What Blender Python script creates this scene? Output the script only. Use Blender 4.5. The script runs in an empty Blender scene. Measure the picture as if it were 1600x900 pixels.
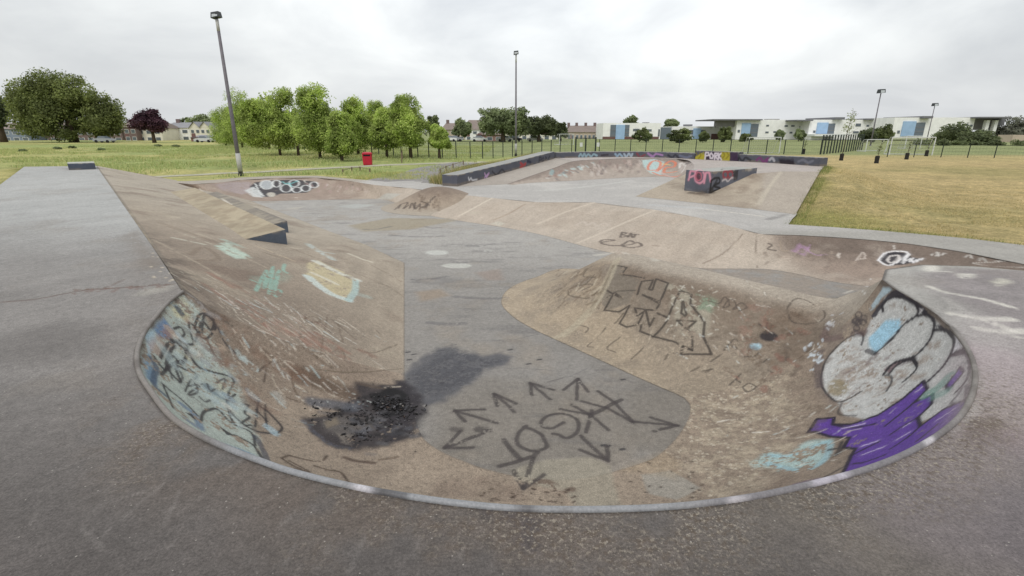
import bpy, math, random
import numpy as np
from mathutils import Vector
random.seed(7)
RNG = np.random.default_rng(11)
scene = bpy.context.scene
COL = scene.collection

# ------------------------------------------------------------------ camera model
FPX, PITCH, CAMZ = 790.0, math.atan(245.0 / 790.0), 1.6
CP, SP = math.cos(PITCH), math.sin(PITCH)
DECK, FLOOR, GRADE, BACK = 0.0, -1.4, -0.88, -0.08     # levels of the skatepark, metres

def W(px, py, z):
    """where the sight line of a photo position meets the level z"""
    u, v = (px - 800) / FPX, (450 - py) / FPX
    dy, dz = CP + SP * v, -SP + CP * v
    s = (z - CAMZ) / dz
    return (u * s, dy * s, z)
def ZAT(py, y):
    v = (450 - py) / FPX
    return CAMZ + y * (-SP + CP * v) / (CP + SP * v)
def XAT(px, py, y):
    v = (450 - py) / FPX
    return y * ((px - 800) / FPX) / (CP + SP * v)
E1, E2 = (0.77, 0.64), (-0.64, 0.77)                    # the park's own axes
def E(a, b, z):
    return (E1[0] * a + E2[0] * b, E1[1] * a + E2[1] * b, z)

# ------------------------------------------------------------------ helpers
def lin(c):
    return tuple(((x / 255.0) / 12.92 if x / 255.0 <= 0.04045 else ((x / 255.0 + 0.055) / 1.055) ** 2.4) for x in c)
def tag(o, label=None, cat=None, group=None, kind=None):
    if label: o['label'] = label
    if cat: o['category'] = cat
    if group: o['group'] = group
    if kind: o['kind'] = kind
    return o
def empty(name, loc=(0, 0, 0), rz=0.0):
    o = bpy.data.objects.new(name, None); COL.objects.link(o)
    o.location = loc; o.rotation_euler = (0, 0, rz); o.empty_display_size = 0.2
    return o
def mesh_obj(name, verts, faces, mat=None, parent=None, cols=None, smooth=False, fcols=None):
    verts = np.asarray(verts, dtype=np.float32).reshape(-1, 3)
    me = bpy.data.meshes.new(name)
    if isinstance(faces, np.ndarray) and faces.ndim == 2:
        n, k = faces.shape
        me.vertices.add(len(verts)); me.vertices.foreach_set('co', verts.ravel())
        me.loops.add(n * k); me.loops.foreach_set('vertex_index', faces.astype(np.int32).ravel())
        me.polygons.add(n); me.polygons.foreach_set('loop_start', np.arange(0, n * k, k, dtype=np.int32))
        me.polygons.foreach_set('loop_total', np.full(n, k, dtype=np.int32))
        me.update(calc_edges=True)
    else:
        me.from_pydata([tuple(map(float, v)) for v in verts], [], [tuple(int(i) for i in f) for f in faces]); me.update()
    if cols is not None:
        a = me.color_attributes.new('Col', 'FLOAT_COLOR', 'POINT')
        rgba = np.ones((len(verts), 4), dtype=np.float32); rgba[:, :3] = cols
        a.data.foreach_set('color', rgba.ravel())
    if smooth:
        me.polygons.foreach_set('use_smooth', np.ones(len(me.polygons), dtype=bool))
    if mat: me.materials.append(mat)
    o = bpy.data.objects.new(name, me); COL.objects.link(o)
    if parent: o.parent = parent
    return o
class MB:
    """collects simple solids that become ONE mesh"""
    def __init__(self): self.v, self.f = [], []
    def add(self, vs, fs):
        b = len(self.v); self.v += [tuple(v) for v in vs]; self.f += [tuple(i + b for i in f) for f in fs]; return self
    def box(self, x0, y0, z0, x1, y1, z1):
        return self.add([(x0,y0,z0),(x1,y0,z0),(x1,y1,z0),(x0,y1,z0),(x0,y0,z1),(x1,y0,z1),(x1,y1,z1),(x0,y1,z1)],
                        [(0,3,2,1),(4,5,6,7),(0,1,5,4),(1,2,6,5),(2,3,7,6),(3,0,4,7)])
    def tube(self, pts, rad, n=8, cap=True):
        pts = [Vector(p) for p in pts]
        if not hasattr(rad, '__len__'): rad = [rad] * len(pts)
        b = len(self.v); up = Vector((0, 0, 1))
        for i, p in enumerate(pts):
            d = (pts[min(i + 1, len(pts) - 1)] - pts[max(i - 1, 0)]).normalized()
            a = d.cross(up if abs(d.z) < 0.95 else Vector((1, 0, 0))).normalized(); c = a.cross(d)
            for k in range(n):
                t = 2 * math.pi * k / n
                self.v.append(tuple(p + (a * math.cos(t) + c * math.sin(t)) * rad[i]))
        for i in range(len(pts) - 1):
            for k in range(n):
                self.f.append((b+i*n+k, b+i*n+(k+1) % n, b+(i+1)*n+(k+1) % n, b+(i+1)*n+k))
        if cap:
            self.f.append(tuple(b + k for k in range(n))[::-1]); m = b + (len(pts) - 1) * n
            self.f.append(tuple(m + k for k in range(n)))
        return self
    def build(self, name, mat, parent=None, smooth=False):
        return mesh_obj(name, self.v, self.f, mat, parent, smooth=smooth)

# value noise, vectorised
def _h(i, j, k, s):
    n = (i.astype(np.int64) * 374761393 + j.astype(np.int64) * 668265263 + k.astype(np.int64) * 2147483647 + s * 1274126177) & 0xffffffff
    n = ((n ^ (n >> 13)) * 1274126177) & 0xffffffff
    n = ((n ^ (n >> 16)) * 2246822519) & 0xffffffff
    return ((n ^ (n >> 15)) & 0xffff).astype(np.float32) / 65535.0
def vn(P, f, s=0):
    q = np.asarray(P, dtype=np.float64) * f + 1000.0; i = np.floor(q); t = (q - i).astype(np.float32); t = t * t * (3 - 2 * t)
    i = i.astype(np.int64); r = 0
    for a in (0, 1):
        for b in (0, 1):
            for c in (0, 1):
                w = (t[:, 0] if a else 1 - t[:, 0]) * (t[:, 1] if b else 1 - t[:, 1]) * (t[:, 2] if c else 1 - t[:, 2])
                r = r + w * _h(i[:, 0] + a, i[:, 1] + b, i[:, 2] + c, s)
    return r
def fbm(P, f, s=0, o=4):
    r, a, tot = 0, 1.0, 0
    for k in range(o):
        r = r + a * vn(P, f * 2.03 ** k, s + k * 17); tot += a; a *= 0.55
    return r / tot
def sst(a, b, x):
    t = np.clip((x - a) / (b - a), 0, 1); return t * t * (3 - 2 * t)

# ------------------------------------------------------------------ curves and lofts
def catmull(P, n_per=24):
    P = np.asarray(P, dtype=np.float64); Q = np.vstack([2 * P[0] - P[1], P, 2 * P[-1] - P[-2]]); out = []
    for i in range(1, len(Q) - 2):
        t = np.linspace(0, 1, n_per, endpoint=False)[:, None]
        a, b, c, d = Q[i-1], Q[i], Q[i+1], Q[i+2]
        out.append(0.5 * (2*b + (c-a)*t + (2*a-5*b+4*c-d)*t*t + (3*b-a-3*c+d)*t**3))
    out.append(P[-1:]); return np.vstack(out)
def polyl(P, n_per=24):
    P = np.asarray(P, dtype=np.float64); out = []
    for i in range(len(P) - 1):
        t = np.linspace(0, 1, n_per, endpoint=False)[:, None]; out.append(P[i] * (1 - t) + P[i + 1] * t)
    out.append(P[-1:]); return np.vstack(out)
def resample(arrs, weight, res):
    """resample parallel arrays so that the length of `weight` advances by res (res may vary: function of point)"""
    d = np.linalg.norm(np.diff(weight, axis=0), axis=1)
    r = res(0.5 * (weight[1:] + weight[:-1])) if callable(res) else np.full(len(d), res)
    s = np.concatenate([[0], np.cumsum(d / r)]); n = max(2, int(math.ceil(s[-1])) + 1)
    t = np.linspace(0, s[-1], n); out = []
    for a in arrs:
        a = np.asarray(a, dtype=np.float64)
        out.append(np.stack([np.interp(t, s, a[:, k]) for k in range(a.shape[1])], axis=1))
    return out
SURF = []     # concrete surfaces: dict(name, V, F, T, S, ...)
def smooth3(a, it=1):
    a = a.copy()
    for _ in range(it):
        a[1:-1] = 0.25 * a[:-2] + 0.5 * a[1:-1] + 0.25 * a[2:]
    return a
def loft(name, ctrl, res, rows, curve=catmull, lift=0.004, rowpow=1.0, smooth_it=0, nper=24, phi=0.0):
    """ctrl: list of (top xyz, bottom xyz, (linear, arc, s-curve) weights)"""
    top = curve([c[0] for c in ctrl], nper); bot = curve([c[1] for c in ctrl], nper)
    wt = polyl([c[2] for c in ctrl], nper)
    if smooth_it: top, bot, wt = smooth3(top, smooth_it), smooth3(bot, smooth_it), smooth3(wt, smooth_it)
    top, bot, wt = resample([top, bot, wt], 0.5 * (top + bot) if True else top, res)
    n = len(top); s = np.linspace(0, 1, rows) ** rowpow
    if phi: s = 1 - np.sin(phi * (1 - s)) / math.sin(phi)      # rows even along the arc, not along its plan
    l = np.maximum(np.linalg.norm((top - bot)[:, :2], axis=1), 1e-3); h = np.abs(top[:, 2] - bot[:, 2]) + 1e-5
    R = (l * l + h * h) / (2 * h)
    S = s[None, :]; x = l[:, None] * (1 - S)
    f_arc = (R[:, None] - np.sqrt(np.maximum(R[:, None] ** 2 - x * x, 0))) / h[:, None]
    f_lin = 1 - S + 0 * x; f_s = 0.5 + 0.5 * np.cos(math.pi * (S + 0 * x))
    w = wt / np.maximum(wt.sum(1, keepdims=True), 1e-6)
    f = w[:, 0:1] * f_lin + w[:, 1:2] * f_arc + w[:, 2:3] * f_s
    V = top[:, None, :] * (1 - S[..., None]) + bot[:, None, :] * S[..., None]
    V[:, :, 2] = bot[:, None, 2] + (top[:, None, 2] - bot[:, None, 2]) * f + lift
    dt = np.concatenate([[0], np.cumsum(np.linalg.norm(np.diff(0.5 * (top + bot), axis=0), axis=1))])
    T = np.repeat(dt[:, None], rows, 1); SS = l[:, None] * S
    I = np.arange(n * rows).reshape(n, rows)
    F = np.stack([I[:-1, :-1], I[:-1, 1:], I[1:, 1:], I[1:, :-1]], axis=-1).reshape(-1, 4)
    V = V.reshape(-1, 3)
    a, b, c = V[F[len(F)//2, 0]], V[F[len(F)//2, 1]], V[F[len(F)//2, 2]]
    if np.cross(b - a, c - a)[2] < 0: F = F[:, ::-1]
    d = dict(name=name, V=V, F=F, T=T.ravel(), S=SS.ravel(), SN=(S + 0 * x).ravel(), L=np.repeat(l[:, None], rows, 1).ravel(), top=top, bot=bot)
    SURF.append(d); return d
def gridsheet(name, xs, ys, z):
    X, Y = np.meshgrid(xs, ys, indexing='ij'); V = np.stack([X, Y, np.full_like(X, z)], -1).reshape(-1, 3)
    n, m = X.shape; I = np.arange(n * m).reshape(n, m)
    F = np.stack([I[:-1, :-1], I[1:, :-1], I[1:, 1:], I[:-1, 1:]], -1).reshape(-1, 4)
    d = dict(name=name, V=V, F=F, T=V[:, 0].copy(), S=V[:, 1].copy(), SN=V[:, 1] * 0, L=V[:, 1] * 0 + 1); SURF.append(d); return d
def lines(*segs):
    out = []
    for a, b, r in segs: out += list(np.linspace(a, b, max(2, int(abs(b - a) / r) + 1))[:-1])
    out.append(segs[-1][1]); return np.array(out)

LINW, ARCW, SW = (1, 0, 0), (0, 1, 0), (0, 0, 1)
F_ = FLOOR
def camdist_res(k, lo, hi):
    return lambda p: np.clip(np.linalg.norm(p - np.array([0, 0, CAMZ]), axis=1) * k, lo, hi)

# ---- left bank: straight slope from the raised deck to the floor
bank_ctrl = [(E(.58, 32.2, 0), E(5.6, 32.2, F_), LINW), (E(.58, 24, 0), E(5.6, 24, F_), LINW), (E(.58, 17, 0), E(5.6, 16, F_), LINW),
             (E(.58, 12.5, 0), W(570, 382, F_), LINW), (E(.58, 10.5, 0), W(632, 411, F_), LINW), (E(.58, 8.7, 0), W(632, 450, F_), LINW), (E(.58, 7.3, 0), W(632, 510, F_), (1, .1, 0)),
             (W(285, 456, 0), W(632, 585, F_), (1, .45, 0))]
bank = loft('left_bank', bank_ctrl, camdist_res(.0022, .014, .06), 260, curve=polyl)
# ---- the round bowl
bowl_px = [(285,456,632,585),(270,467,634,598),(256,480,636,610),(228,516,640,630),(215,548,645,645),(217,580,650,660),(236,612,656,675),(268,652,664,688),
  (312,681,680,700),(360,703,700,711),(404,720,725,721),(460,739,755,732),(560,763,800,743),(660,780,840,748),(740,790,875,750),(820,796,905,748),
  (940,797,930,744),(1058,792,956,738),(1165,779,990,728),(1240,764,1022,716),(1305,748,1042,700),(1360,732,1058,683),(1419,708,1070,665),
  (1474,675,1077,650),(1507,642,1078,643),(1522,606,1078,636),(1522,572,1077,632),(1507,538,1075,629),(1474,500,1073,627),(1431,471,1071,625),
  (1398,452,1068,622),(1378,437,1062,619)]
bowl_ctrl = []
for i, (a, b, c, d) in enumerate(bowl_px):
    w = (1, .45, 0) if i == 0 else ((.6, .7, 0) if i == 1 else ((.2, 1, 0) if i == 2 else ARCW))
    bowl_ctrl.append((W(a, b, 0), W(c, d, F_), w))
bowl = loft('skate_bowl', bowl_ctrl, .0125, 230, smooth_it=14, phi=1.1)
# ---- the rounded spine on the right: front face, nose, rear face
RZ = -0.5
ra, rb = np.array(W(1292, 466, RZ)), np.array(W(985, 398.5, RZ))
fa, fb = np.array(W(985, 585, F_)), np.array(W(868, 531, F_))
tip = bowl['top'][-1]; tipb = bowl['bot'][-1]
def mixp(a, b, t): return tuple(np.asarray(a) * (1 - t) + np.asarray(b) * t)
spine_ctrl = [(tuple(tip), tuple(tipb), ARCW), (W(1368, 443, -.10), W(1052, 614, F_), (0, 1, .1)), (W(1350, 452, -.27), W(1035, 607, F_), (0, .9, .3)),
              (W(1325, 460, -.42), W(1012, 597, F_), (0, .5, .7)), (tuple(ra), tuple(fa), (0, .2, 1))]
for t in (.25, .5, .75, 1.0): spine_ctrl.append((mixp(ra, rb, t), mixp(fa, fb, t), (0, .1, 1)))
u2 = (rb - ra) / np.linalg.norm(rb - ra); nn = np.array([-u2[1], u2[0], 0]); nn = nn if nn[1] < 0 else -nn
def nose(a, r=.42): return tuple(rb + u2 * math.sin(a) * r - np.array([0, 0, .05 * math.sin(a)]))
spine_ctrl += [(nose(math.radians(25)), W(832, 514, F_), (0, .2, 1)), (nose(math.radians(50)), W(800, 494, F_), (0, .45, 1)), (nose(math.radians(75)), W(783, 472, F_), (0, .7, .8)),
               (nose(math.radians(95)), W(797, 450, F_), (0, .9, .6)), (nose(math.radians(115)), W(838, 433, F_), (0, .9, .5)), (nose(math.radians(140)), W(893, 420, F_), (0, .5, .7))]
rear_b = rb - nn * 1.6
spine_ctrl.append((nose(math.radians(180)), tuple(np.array([rear_b[0], rear_b[1], F_])), SW))
spine = loft('spine', spine_ctrl, .0125, 200)
stp = spine['top']; ir = int(np.argmin(np.linalg.norm(stp[:len(stp) * 2 // 3] - rb, axis=1)))
back = stp[:ir + 1][::-1][::6]; back = np.vstack([back, stp[:1]]); rear_ctrl = []
for k, p in enumerate(back):
    t = k / (len(back) - 1); a = np.array([p[0] - nn[0] * 1.6, p[1] - nn[1] * 1.6, F_]); e_ = np.array([tip[0] + .6, tip[1] + 1.6, F_]); g = t ** 3
    rear_ctrl.append((tuple(p), tuple(a * (1 - g) + e_ * g), (0, g, 1 - .6 * g)))
rear_ctrl += [(W(1383, 421, 0), (tip[0] + .65, tip[1] + 1.65, F_), (0, 1, .4)), (W(1440, 413.5, 0), (5.45, 7.75, F_), ARCW),
              (W(1520, 416, 0), (5.9, 7.7, F_), ARCW), (W(1600, 423, 0), (6.5, 7.4, F_), ARCW), ((9.5, 4.4, 0), (10.2, 5.9, F_), ARCW), ((12.5, 2.4, 0), (13.2, 3.9, F_), ARCW)]
rear = loft('spine_rear', rear_ctrl, .04, 60, curve=polyl, nper=4)
# ---- raised deck: from the rim outwards
left_edge = [E(.58, 32.2, 0), E(.58, 20, 0), E(.58, 12, 0), E(.58, 8.7, 0)]
outer_left = [E(-2.05, 33.5, 0), E(-2.05, 20, 0), E(-2.05, 12, 0), E(-2.05, 8.0, 0)]
dk = [(a, b, LINW) for a, b in zip(left_edge, outer_left)]
bt = bowl['top']; ids = np.linspace(0, len(bt) - 1, 40).astype(int)
def outer_pt(p):
    k = np.interp
    ang = math.degrees(math.atan2(p[0], p[1] - 4.2))   # heading around the bowl
    return ang
out_key = [E(-2.05, 6, 0), (-3.6, 1.5, 0), (-3.5, -.5, 0), (-3.2, -2.5, 0), (-1.5, -3.5, 0), (.5, -3.5, 0), (3, -3.5, 0), (6, -3, 0), (8.5, -1.5, 0), (10, 0, 0), (11, 1, 0), (12, 1.8, 0), (12.3, 2.1, 0)]
ok = polyl(out_key, 20); tt = np.linspace(0, 1, len(ok))
for j, i in enumerate(ids):
    t = j / (len(ids) - 1); o = [np.interp(t, tt, ok[:, k]) for k in range(3)]
    dk.append((tuple(bt[i]), tuple(o), LINW))
for p, o in ((W(1383, 421, 0), (12.35, 2.2, 0)), (W(1440, 413.5, 0), (12.38, 2.25, 0)), (W(1520, 416, 0), (12.4, 2.28, 0)), (W(1600, 423, 0), (12.45, 2.3, 0)), ((9.5, 4.4, 0), (12.48, 2.33, 0)), ((12.5, 2.4, 0), (12.5, 2.36, 0))):
    dk.append((p, o, LINW))
deck = loft('raised_deck', dk, camdist_res(.0035, .018, .1), 240, curve=polyl, lift=0.0, rowpow=1.15, nper=30)
# ---- floor of the bowl
floor = gridsheet('bowl_floor', lines((-16, -6, .1), (-6, -1.9, .045), (-1.9, 2.3, .0135), (2.3, 4, .03), (4, 8.5, .06)),
                  lines((2, 3.5, .06), (3.5, 7.6, .0135), (7.6, 12, .03), (12, 30, .08)), F_)
# ---- low wall round the far left, bank up to the plateau, wall of the channel on the right
zl = -.74
far_ctrl = [(W(262, 284.5, -.86), W(300, 300, F_ + .1), (.8, .3, 0)), (W(300, 288, zl), W(345, 311, F_), (.3, .7, 0)), (W(340, 285.5, zl), W(385, 314, F_), ARCW), (W(380, 281, zl), W(430, 314, F_), ARCW), (W(430, 278.3, zl), W(470, 313, F_), ARCW),
            (W(492, 277.5, zl), W(520, 312, F_), ARCW), (W(540, 282, zl - .03), W(560, 311, F_), ARCW), (W(585, 289, -.82), W(600, 312, F_), (.5, .5, 0)), (W(640, 294, -.88), W(630, 322, F_), LINW), (W(700, 302, -.88), W(668, 336, F_), LINW),
            (W(769, 309.5, -.88), W(718, 345, F_), (1, 0, .3)), (W(840, 316, -.88), W(790, 356, F_), (1, 0, .3)), (W(927, 316.5, -.88), W(850, 368, F_), (1, 0, .3)), (W(1023, 328, -.88), W(936, 391, F_), (1, 0, .3)),
            (W(1095, 341, -.88), W(1035, 410, F_), (1, 0, .2)), (W(1150, 356, -.88), W(1092, 419, F_), (.8, .4, 0)), (W(1190, 366, -.88), W(1145, 420, F_), (.4, 1, 0)), (W(1245, 367.5, -.88), W(1200, 421, F_), ARCW), (W(1300, 370.5, -.88), W(1250, 429, F_), ARCW),
            (W(1360, 375, -.88), W(1300, 440, F_), ARCW), (W(1420, 381, -.88), W(1345, 446, F_), ARCW), (W(1500, 393, -.88), W(1400, 452, F_), ARCW), (W(1600, 413, -.88), W(1480, 470, F_), ARCW), (W(1750, 455, -.88), W(1600, 510, F_), ARCW), ((13.4, 5.6, -.88), (11.6, 5.0, F_), ARCW)]
far = loft('far_bank', far_ctrl, camdist_res(.0024, .02, .08), 110)
# ---- plateau at grade
ft = far['top']
def pick(px, py, z):
    p = np.array(W(px, py, z)); return tuple(ft[np.argmin(np.linalg.norm(ft - p, axis=1))])
plat_ctrl = [(pick(262, 284.5, -.86), W(250, 282.5, -.86), LINW), (pick(300, 288, zl), W(290, 283, zl), LINW), (pick(340, 285.5, zl), W(335, 281, zl), LINW), (pick(380, 281, zl), W(378, 277.2, zl), LINW), (pick(430, 278.3, zl), W(432, 275, zl), LINW), (pick(492, 277.5, zl), W(495, 274.6, zl), LINW), (pick(540, 282, zl - .03), W(550, 279.5, zl - .05), LINW),
             (pick(585, 289, -.82), W(605, 284, -.88), LINW), (pick(640, 294, -.88), W(640, 282.5, -.88), LINW), (pick(700, 302, -.88), (-2.9, 26.0, -.88), LINW), (pick(769, 309.5, -.88), (0, 30, -.88), LINW), (pick(840, 316, -.88), (4.5, 33, -.88), LINW),
             (pick(927, 316.5, -.88), (11, 31.5, -.88), LINW), (pick(1023, 328, -.88), (9.5, 22, -.88), LINW), (pick(1095, 341, -.88), W(1246, 334, -.88), LINW), (pick(1150, 356, -.88), W(1238, 342, -.88), LINW), (pick(1190, 366, -.88), W(1232, 350.5, -.88), LINW),
             (pick(1245, 367.5, -.88), W(1262, 352.5, -.88), LINW), (pick(1300, 370.5, -.88), W(1310, 355.5, -.88), LINW), (pick(1360, 375, -.88), W(1370, 360, -.88), LINW), (pick(1420, 381, -.88), W(1430, 365, -.88), LINW), (pick(1500, 393, -.88), W(1512, 372.5, -.88), LINW), (pick(1600, 413, -.88), W(1600, 383, -.88), LINW), (pick(1750, 455, -.88), W(1750, 408, -.88), LINW), ((13.4, 5.6, -.88), (14.2, 6.2, -.88), LINW)]
plat = loft('plateau', plat_ctrl, .05, 90, curve=polyl, lift=0.002)
# ---- the corner at the back: ramp along the ledge, curved wall, bank under the box, back deck
zb = BACK
ramp = loft('ramp', [(W(792, 288, -.878), W(712, 291.5, -.878), LINW), (W(896, 252, zb), W(868, 247, zb), LINW)], .05, 40, curve=polyl)
crest = lambda t: mixp(W(792, 288, -.878), W(896, 252, zb), t)
wall_ctrl = [(crest(0), W(801, 289, -.878), ARCW), (crest(.33), W(828, 286, -.878), ARCW), (crest(.66), W(862, 284, -.878), ARCW), (crest(1), W(895, 282.5, -.878), ARCW), (W(940, 249, zb), W(935, 280, -.878), ARCW), (W(990, 247, zb), W(975, 278, -.878), ARCW), (W(1040, 247.6, zb), W(1015, 276.5, -.878), ARCW),
             (W(1072, 250, zb), W(1048, 277, -.878), ARCW), ((9.6, 27.5, zb), W(1050, 283, -.878), (1, .5, 0)), ((8.1, 23.1, zb), W(993, 307, -.878), LINW)]
bwall = loft('back_wall', wall_ctrl, .045, 60)
bank2 = loft('box_bank', [((8.1, 23.1, zb), W(993, 307, -.878), LINW), (E(21.3, 10, zb), W(1089, 317, -.878), LINW), (W(1219, 268, zb), W(1188, 328, -.878), LINW), (W(1281, 268, zb), W(1243, 335, -.878), LINW)], .05, 70, curve=polyl)
bwt = bwall['top']; k0 = int(np.argmin(np.linalg.norm(bwt - np.array(W(896, 252, zb)), axis=1))); okey = polyl([W(862, 245.5, zb), W(925, 243.5, zb), W(990, 243, zb), W(1085, 246, zb), W(1150, 249, zb), W(1190, 252, zb)], 20)
bd = []
for t in np.linspace(0, 1, 60):
    p = bwt[int(round(k0 + t * (len(bwt) - 1 - k0)))]; o = okey[int(round(t * (len(okey) - 1)))]; bd.append(((p[0], p[1], zb), tuple(o), LINW))
bd += [(E(21.3, 10, zb), W(1240, 254, zb), LINW), (W(1219, 268, zb), W(1275, 257, zb), LINW), (W(1281, 268, zb), W(1288, 259.5, zb), LINW)]
bdeck = loft('back_deck', bd, .06, 40, curve=polyl, lift=.003, nper=6)
# ---- mound
def mound_sheet():
    c = np.array([-3.05, 21.0]); n, m = 140, 60; V = []
    th = np.linspace(0, 2 * math.pi, n, endpoint=False); rr = np.linspace(0, 1, m)
    Rm = 2.45 + .25 * np.cos(th - .5)
    for r in rr:
        for k in range(n):
            rad = Rm[k] * r; h = .82 * (0.5 + .5 * math.cos(math.pi * min(1, r))) ** .85
            V.append((c[0] + math.cos(th[k]) * rad * 1.05, c[1] + math.sin(th[k]) * rad, F_ + .006 + h))
    V = np.array(V); F = []
    for i in range(m - 1):
        for k in range(n): F.append((i*n+k, (i+1)*n+k, (i+1)*n+(k+1) % n, i*n+(k+1) % n))
    d = dict(name='mound', V=V, F=np.array(F), T=V[:, 0], S=V[:, 1], SN=np.repeat(rr, n), L=V[:, 0] * 0 + 1); SURF.append(d); return d
mound = mound_sheet()

# ---- ledges: swept boxes with fine faces that can carry paint
def sweep(name, path, hts, width, res, side=1.0, closed_under=False, botz=None):
    """path = foot line of the visible face; the box lies to the left (side=+1) of the walking direction"""
    p = polyl(path, 12); h = np.interp(np.linspace(0, 1, len(p)), np.linspace(0, 1, len(hts)), hts)[:, None]
    p, h = resample([p, h], p, res); n = len(p)
    d = np.gradient(p[:, :2], axis=0); d /= np.linalg.norm(d, axis=1, keepdims=True)
    nor = np.stack([-d[:, 1], d[:, 0]], 1) * side
    nh, nw = max(4, int(h.max() / res) + 2), max(4, int(width / res) + 2)
    prof = [('f', t) for t in np.linspace(0, 1, nh)] + [('t', t) for t in np.linspace(0, 1, nw)[1:]] + [('b', 1), ('b', 0)]
    V = []
    for k, t in prof:
        q = p.copy()
        if k == 'f': q[:, 2] += h[:, 0] * t - (.1 if t == 0 else 0)
        elif k == 't': q[:, :2] += nor * width * t; q[:, 2] += h[:, 0]
        else: q[:, :2] += nor * width; q[:, 2] += (h[:, 0] * t - .12 * (1 - t))
        V.append(q)
    V = np.stack(V, 1); m = len(prof); I = np.arange(n * m).reshape(n, m)
    F = np.stack([I[:-1, :-1], I[1:, :-1], I[1:, 1:], I[:-1, 1:]], -1).reshape(-1, 4)
    V = V.reshape(-1, 3); kind = np.tile(np.array([0 if k == 'f' else (1 if k == 't' else 2) for k, t in prof]), n)
    # ends, also fine
    extra, ef, ek = [], [], []
    base = len(V)
    for e in (0, n - 1):
        g = []
        for a in np.linspace(0, 1, nw):
            for b in np.linspace(0, 1, nh):
                q = p[e].copy(); q[:2] += nor[e] * width * a; q[2] += h[e, 0] * b - (.1 if b == 0 else 0); g.append(q)
        b0 = base + len(extra); extra += g; ek += [0] * len(g)
        for a in range(nw - 1):
            for b in range(nh - 1):
                q = (b0 + a*nh+b, b0 + (a+1)*nh+b, b0 + (a+1)*nh+b+1, b0 + a*nh+b+1)
                ef.append(q if (e > 0) == (side > 0) else q[::-1])
    V = np.vstack([V, np.array(extra)]); F = np.vstack([F if side > 0 else F[:, ::-1], np.array(ef)]); kind = np.concatenate([kind, ek])
    sn = np.concatenate([np.tile(np.array([t if k == 'f' else .5 for k, t in prof]), n), np.tile(np.linspace(0, 1, nh), nw * 2)])
    d = dict(name=name, V=V, F=F, T=V[:, 0], S=V[:, 1], SN=sn, L=V[:, 2] * 0 + 1, kind=kind); SURF.append(d); return d
ledge_a = sweep('sloping_ledge', [W(714.5, 291.5, -.88), mixp(W(714.5, 291.5, -.88), W(868, 247, zb), .5), W(866, 247.4, zb)], [.52, .45, .42], .85, .035)
ledge_b = sweep('curved_ledge', [W(869, 247, zb), W(930, 245.6, zb), W(990, 245.4, zb), W(1040, 246.6, zb), W(1085, 248.6, zb)], [.36, .36, .36], .5, .035)
ledge_c = sweep('raised_block', [W(1086, 248.8, zb), W(1153, 252, zb)], [.52, .52], .5, .035)
ledge_d = sweep('end_ledge', [W(1154, 252.2, zb), W(1210, 255, zb), W(1280, 260, zb)], [.40, .40, .42], .5, .035)
# box on the bank
def prism_sheet(name, A, B, wid_dir, wid, ztop, zbot, res):
    pass
box_s = sweep('grind_box', [E(18.1, 10.05, -.86), E(21.6, 10.05, -.86)], [1.02, 1.0], 1.12, .03)
small_s = sweep('kicker_block', [E(-.42, 29.3, 0), E(.5, 29.3, 0)], [.27, .27], 1.5, .05)
# two long ledges let into the left bank
def bankz(a): return -1.4 * (a - .58) / 5.02
def wedge(name, a0, a1, b0, b1, z0, z1, res):
    A = np.linspace(a0, a1, max(3, int((a1 - a0) / res))); B = np.linspace(b0, b1, max(3, int((b1 - b0) / .05)))
    V, F, K, SNW = [], [], [], []
    def grid(fn, U, Vv, kind, flip):
        b = len(V)
        for u in U:
            for v in Vv: V.append(fn(u, v)); K.append(kind); SNW.append(v if kind == 0 else .5)
        m = len(Vv)
        for i in range(len(U) - 1):
            for j in range(m - 1):
                q = (b+i*m+j, b+(i+1)*m+j, b+(i+1)*m+j+1, b+i*m+j+1); F.append(q[::-1] if flip else q)
    zt = lambda a: z0 + (z1 - z0) * (a - a0) / (a1 - a0)
    H = np.linspace(0, 1, 10)
    grid(lambda a, b: E(a, b, zt(a)), A, B, 1, False)
    grid(lambda a, t: E(a, b0, zt(a) * t + (bankz(a) - .12) * (1 - t)), A, H, 0, False)
    grid(lambda a, t: E(a, b1, zt(a) * t + (bankz(a) - .12) * (1 - t)), A, H, 0, True)
    grid(lambda b, t: E(a1, b, zt(a1) * t + (bankz(a1) - .12) * (1 - t)), B, H, 0, False)
    grid(lambda b, t: E(a0, b, zt(a0) * t + (bankz(a0) - .12) * (1 - t)), B, H, 0, True)
    V = np.array(V); d = dict(name=name, V=V, F=np.array(F), T=V[:, 0], S=V[:, 1], SN=np.array(SNW), L=V[:, 0] * 0 + 1, kind=np.array(K)); SURF.append(d); return d
wedge_a = wedge('bank_ledge', 2.25, 3.05, 11.1, 21.8, -.475, -.37, .03)
wedge_b = wedge('lower_ledge', 3.06, 3.75, 13.4, 21.8, -.66, -.56, .03)
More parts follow.
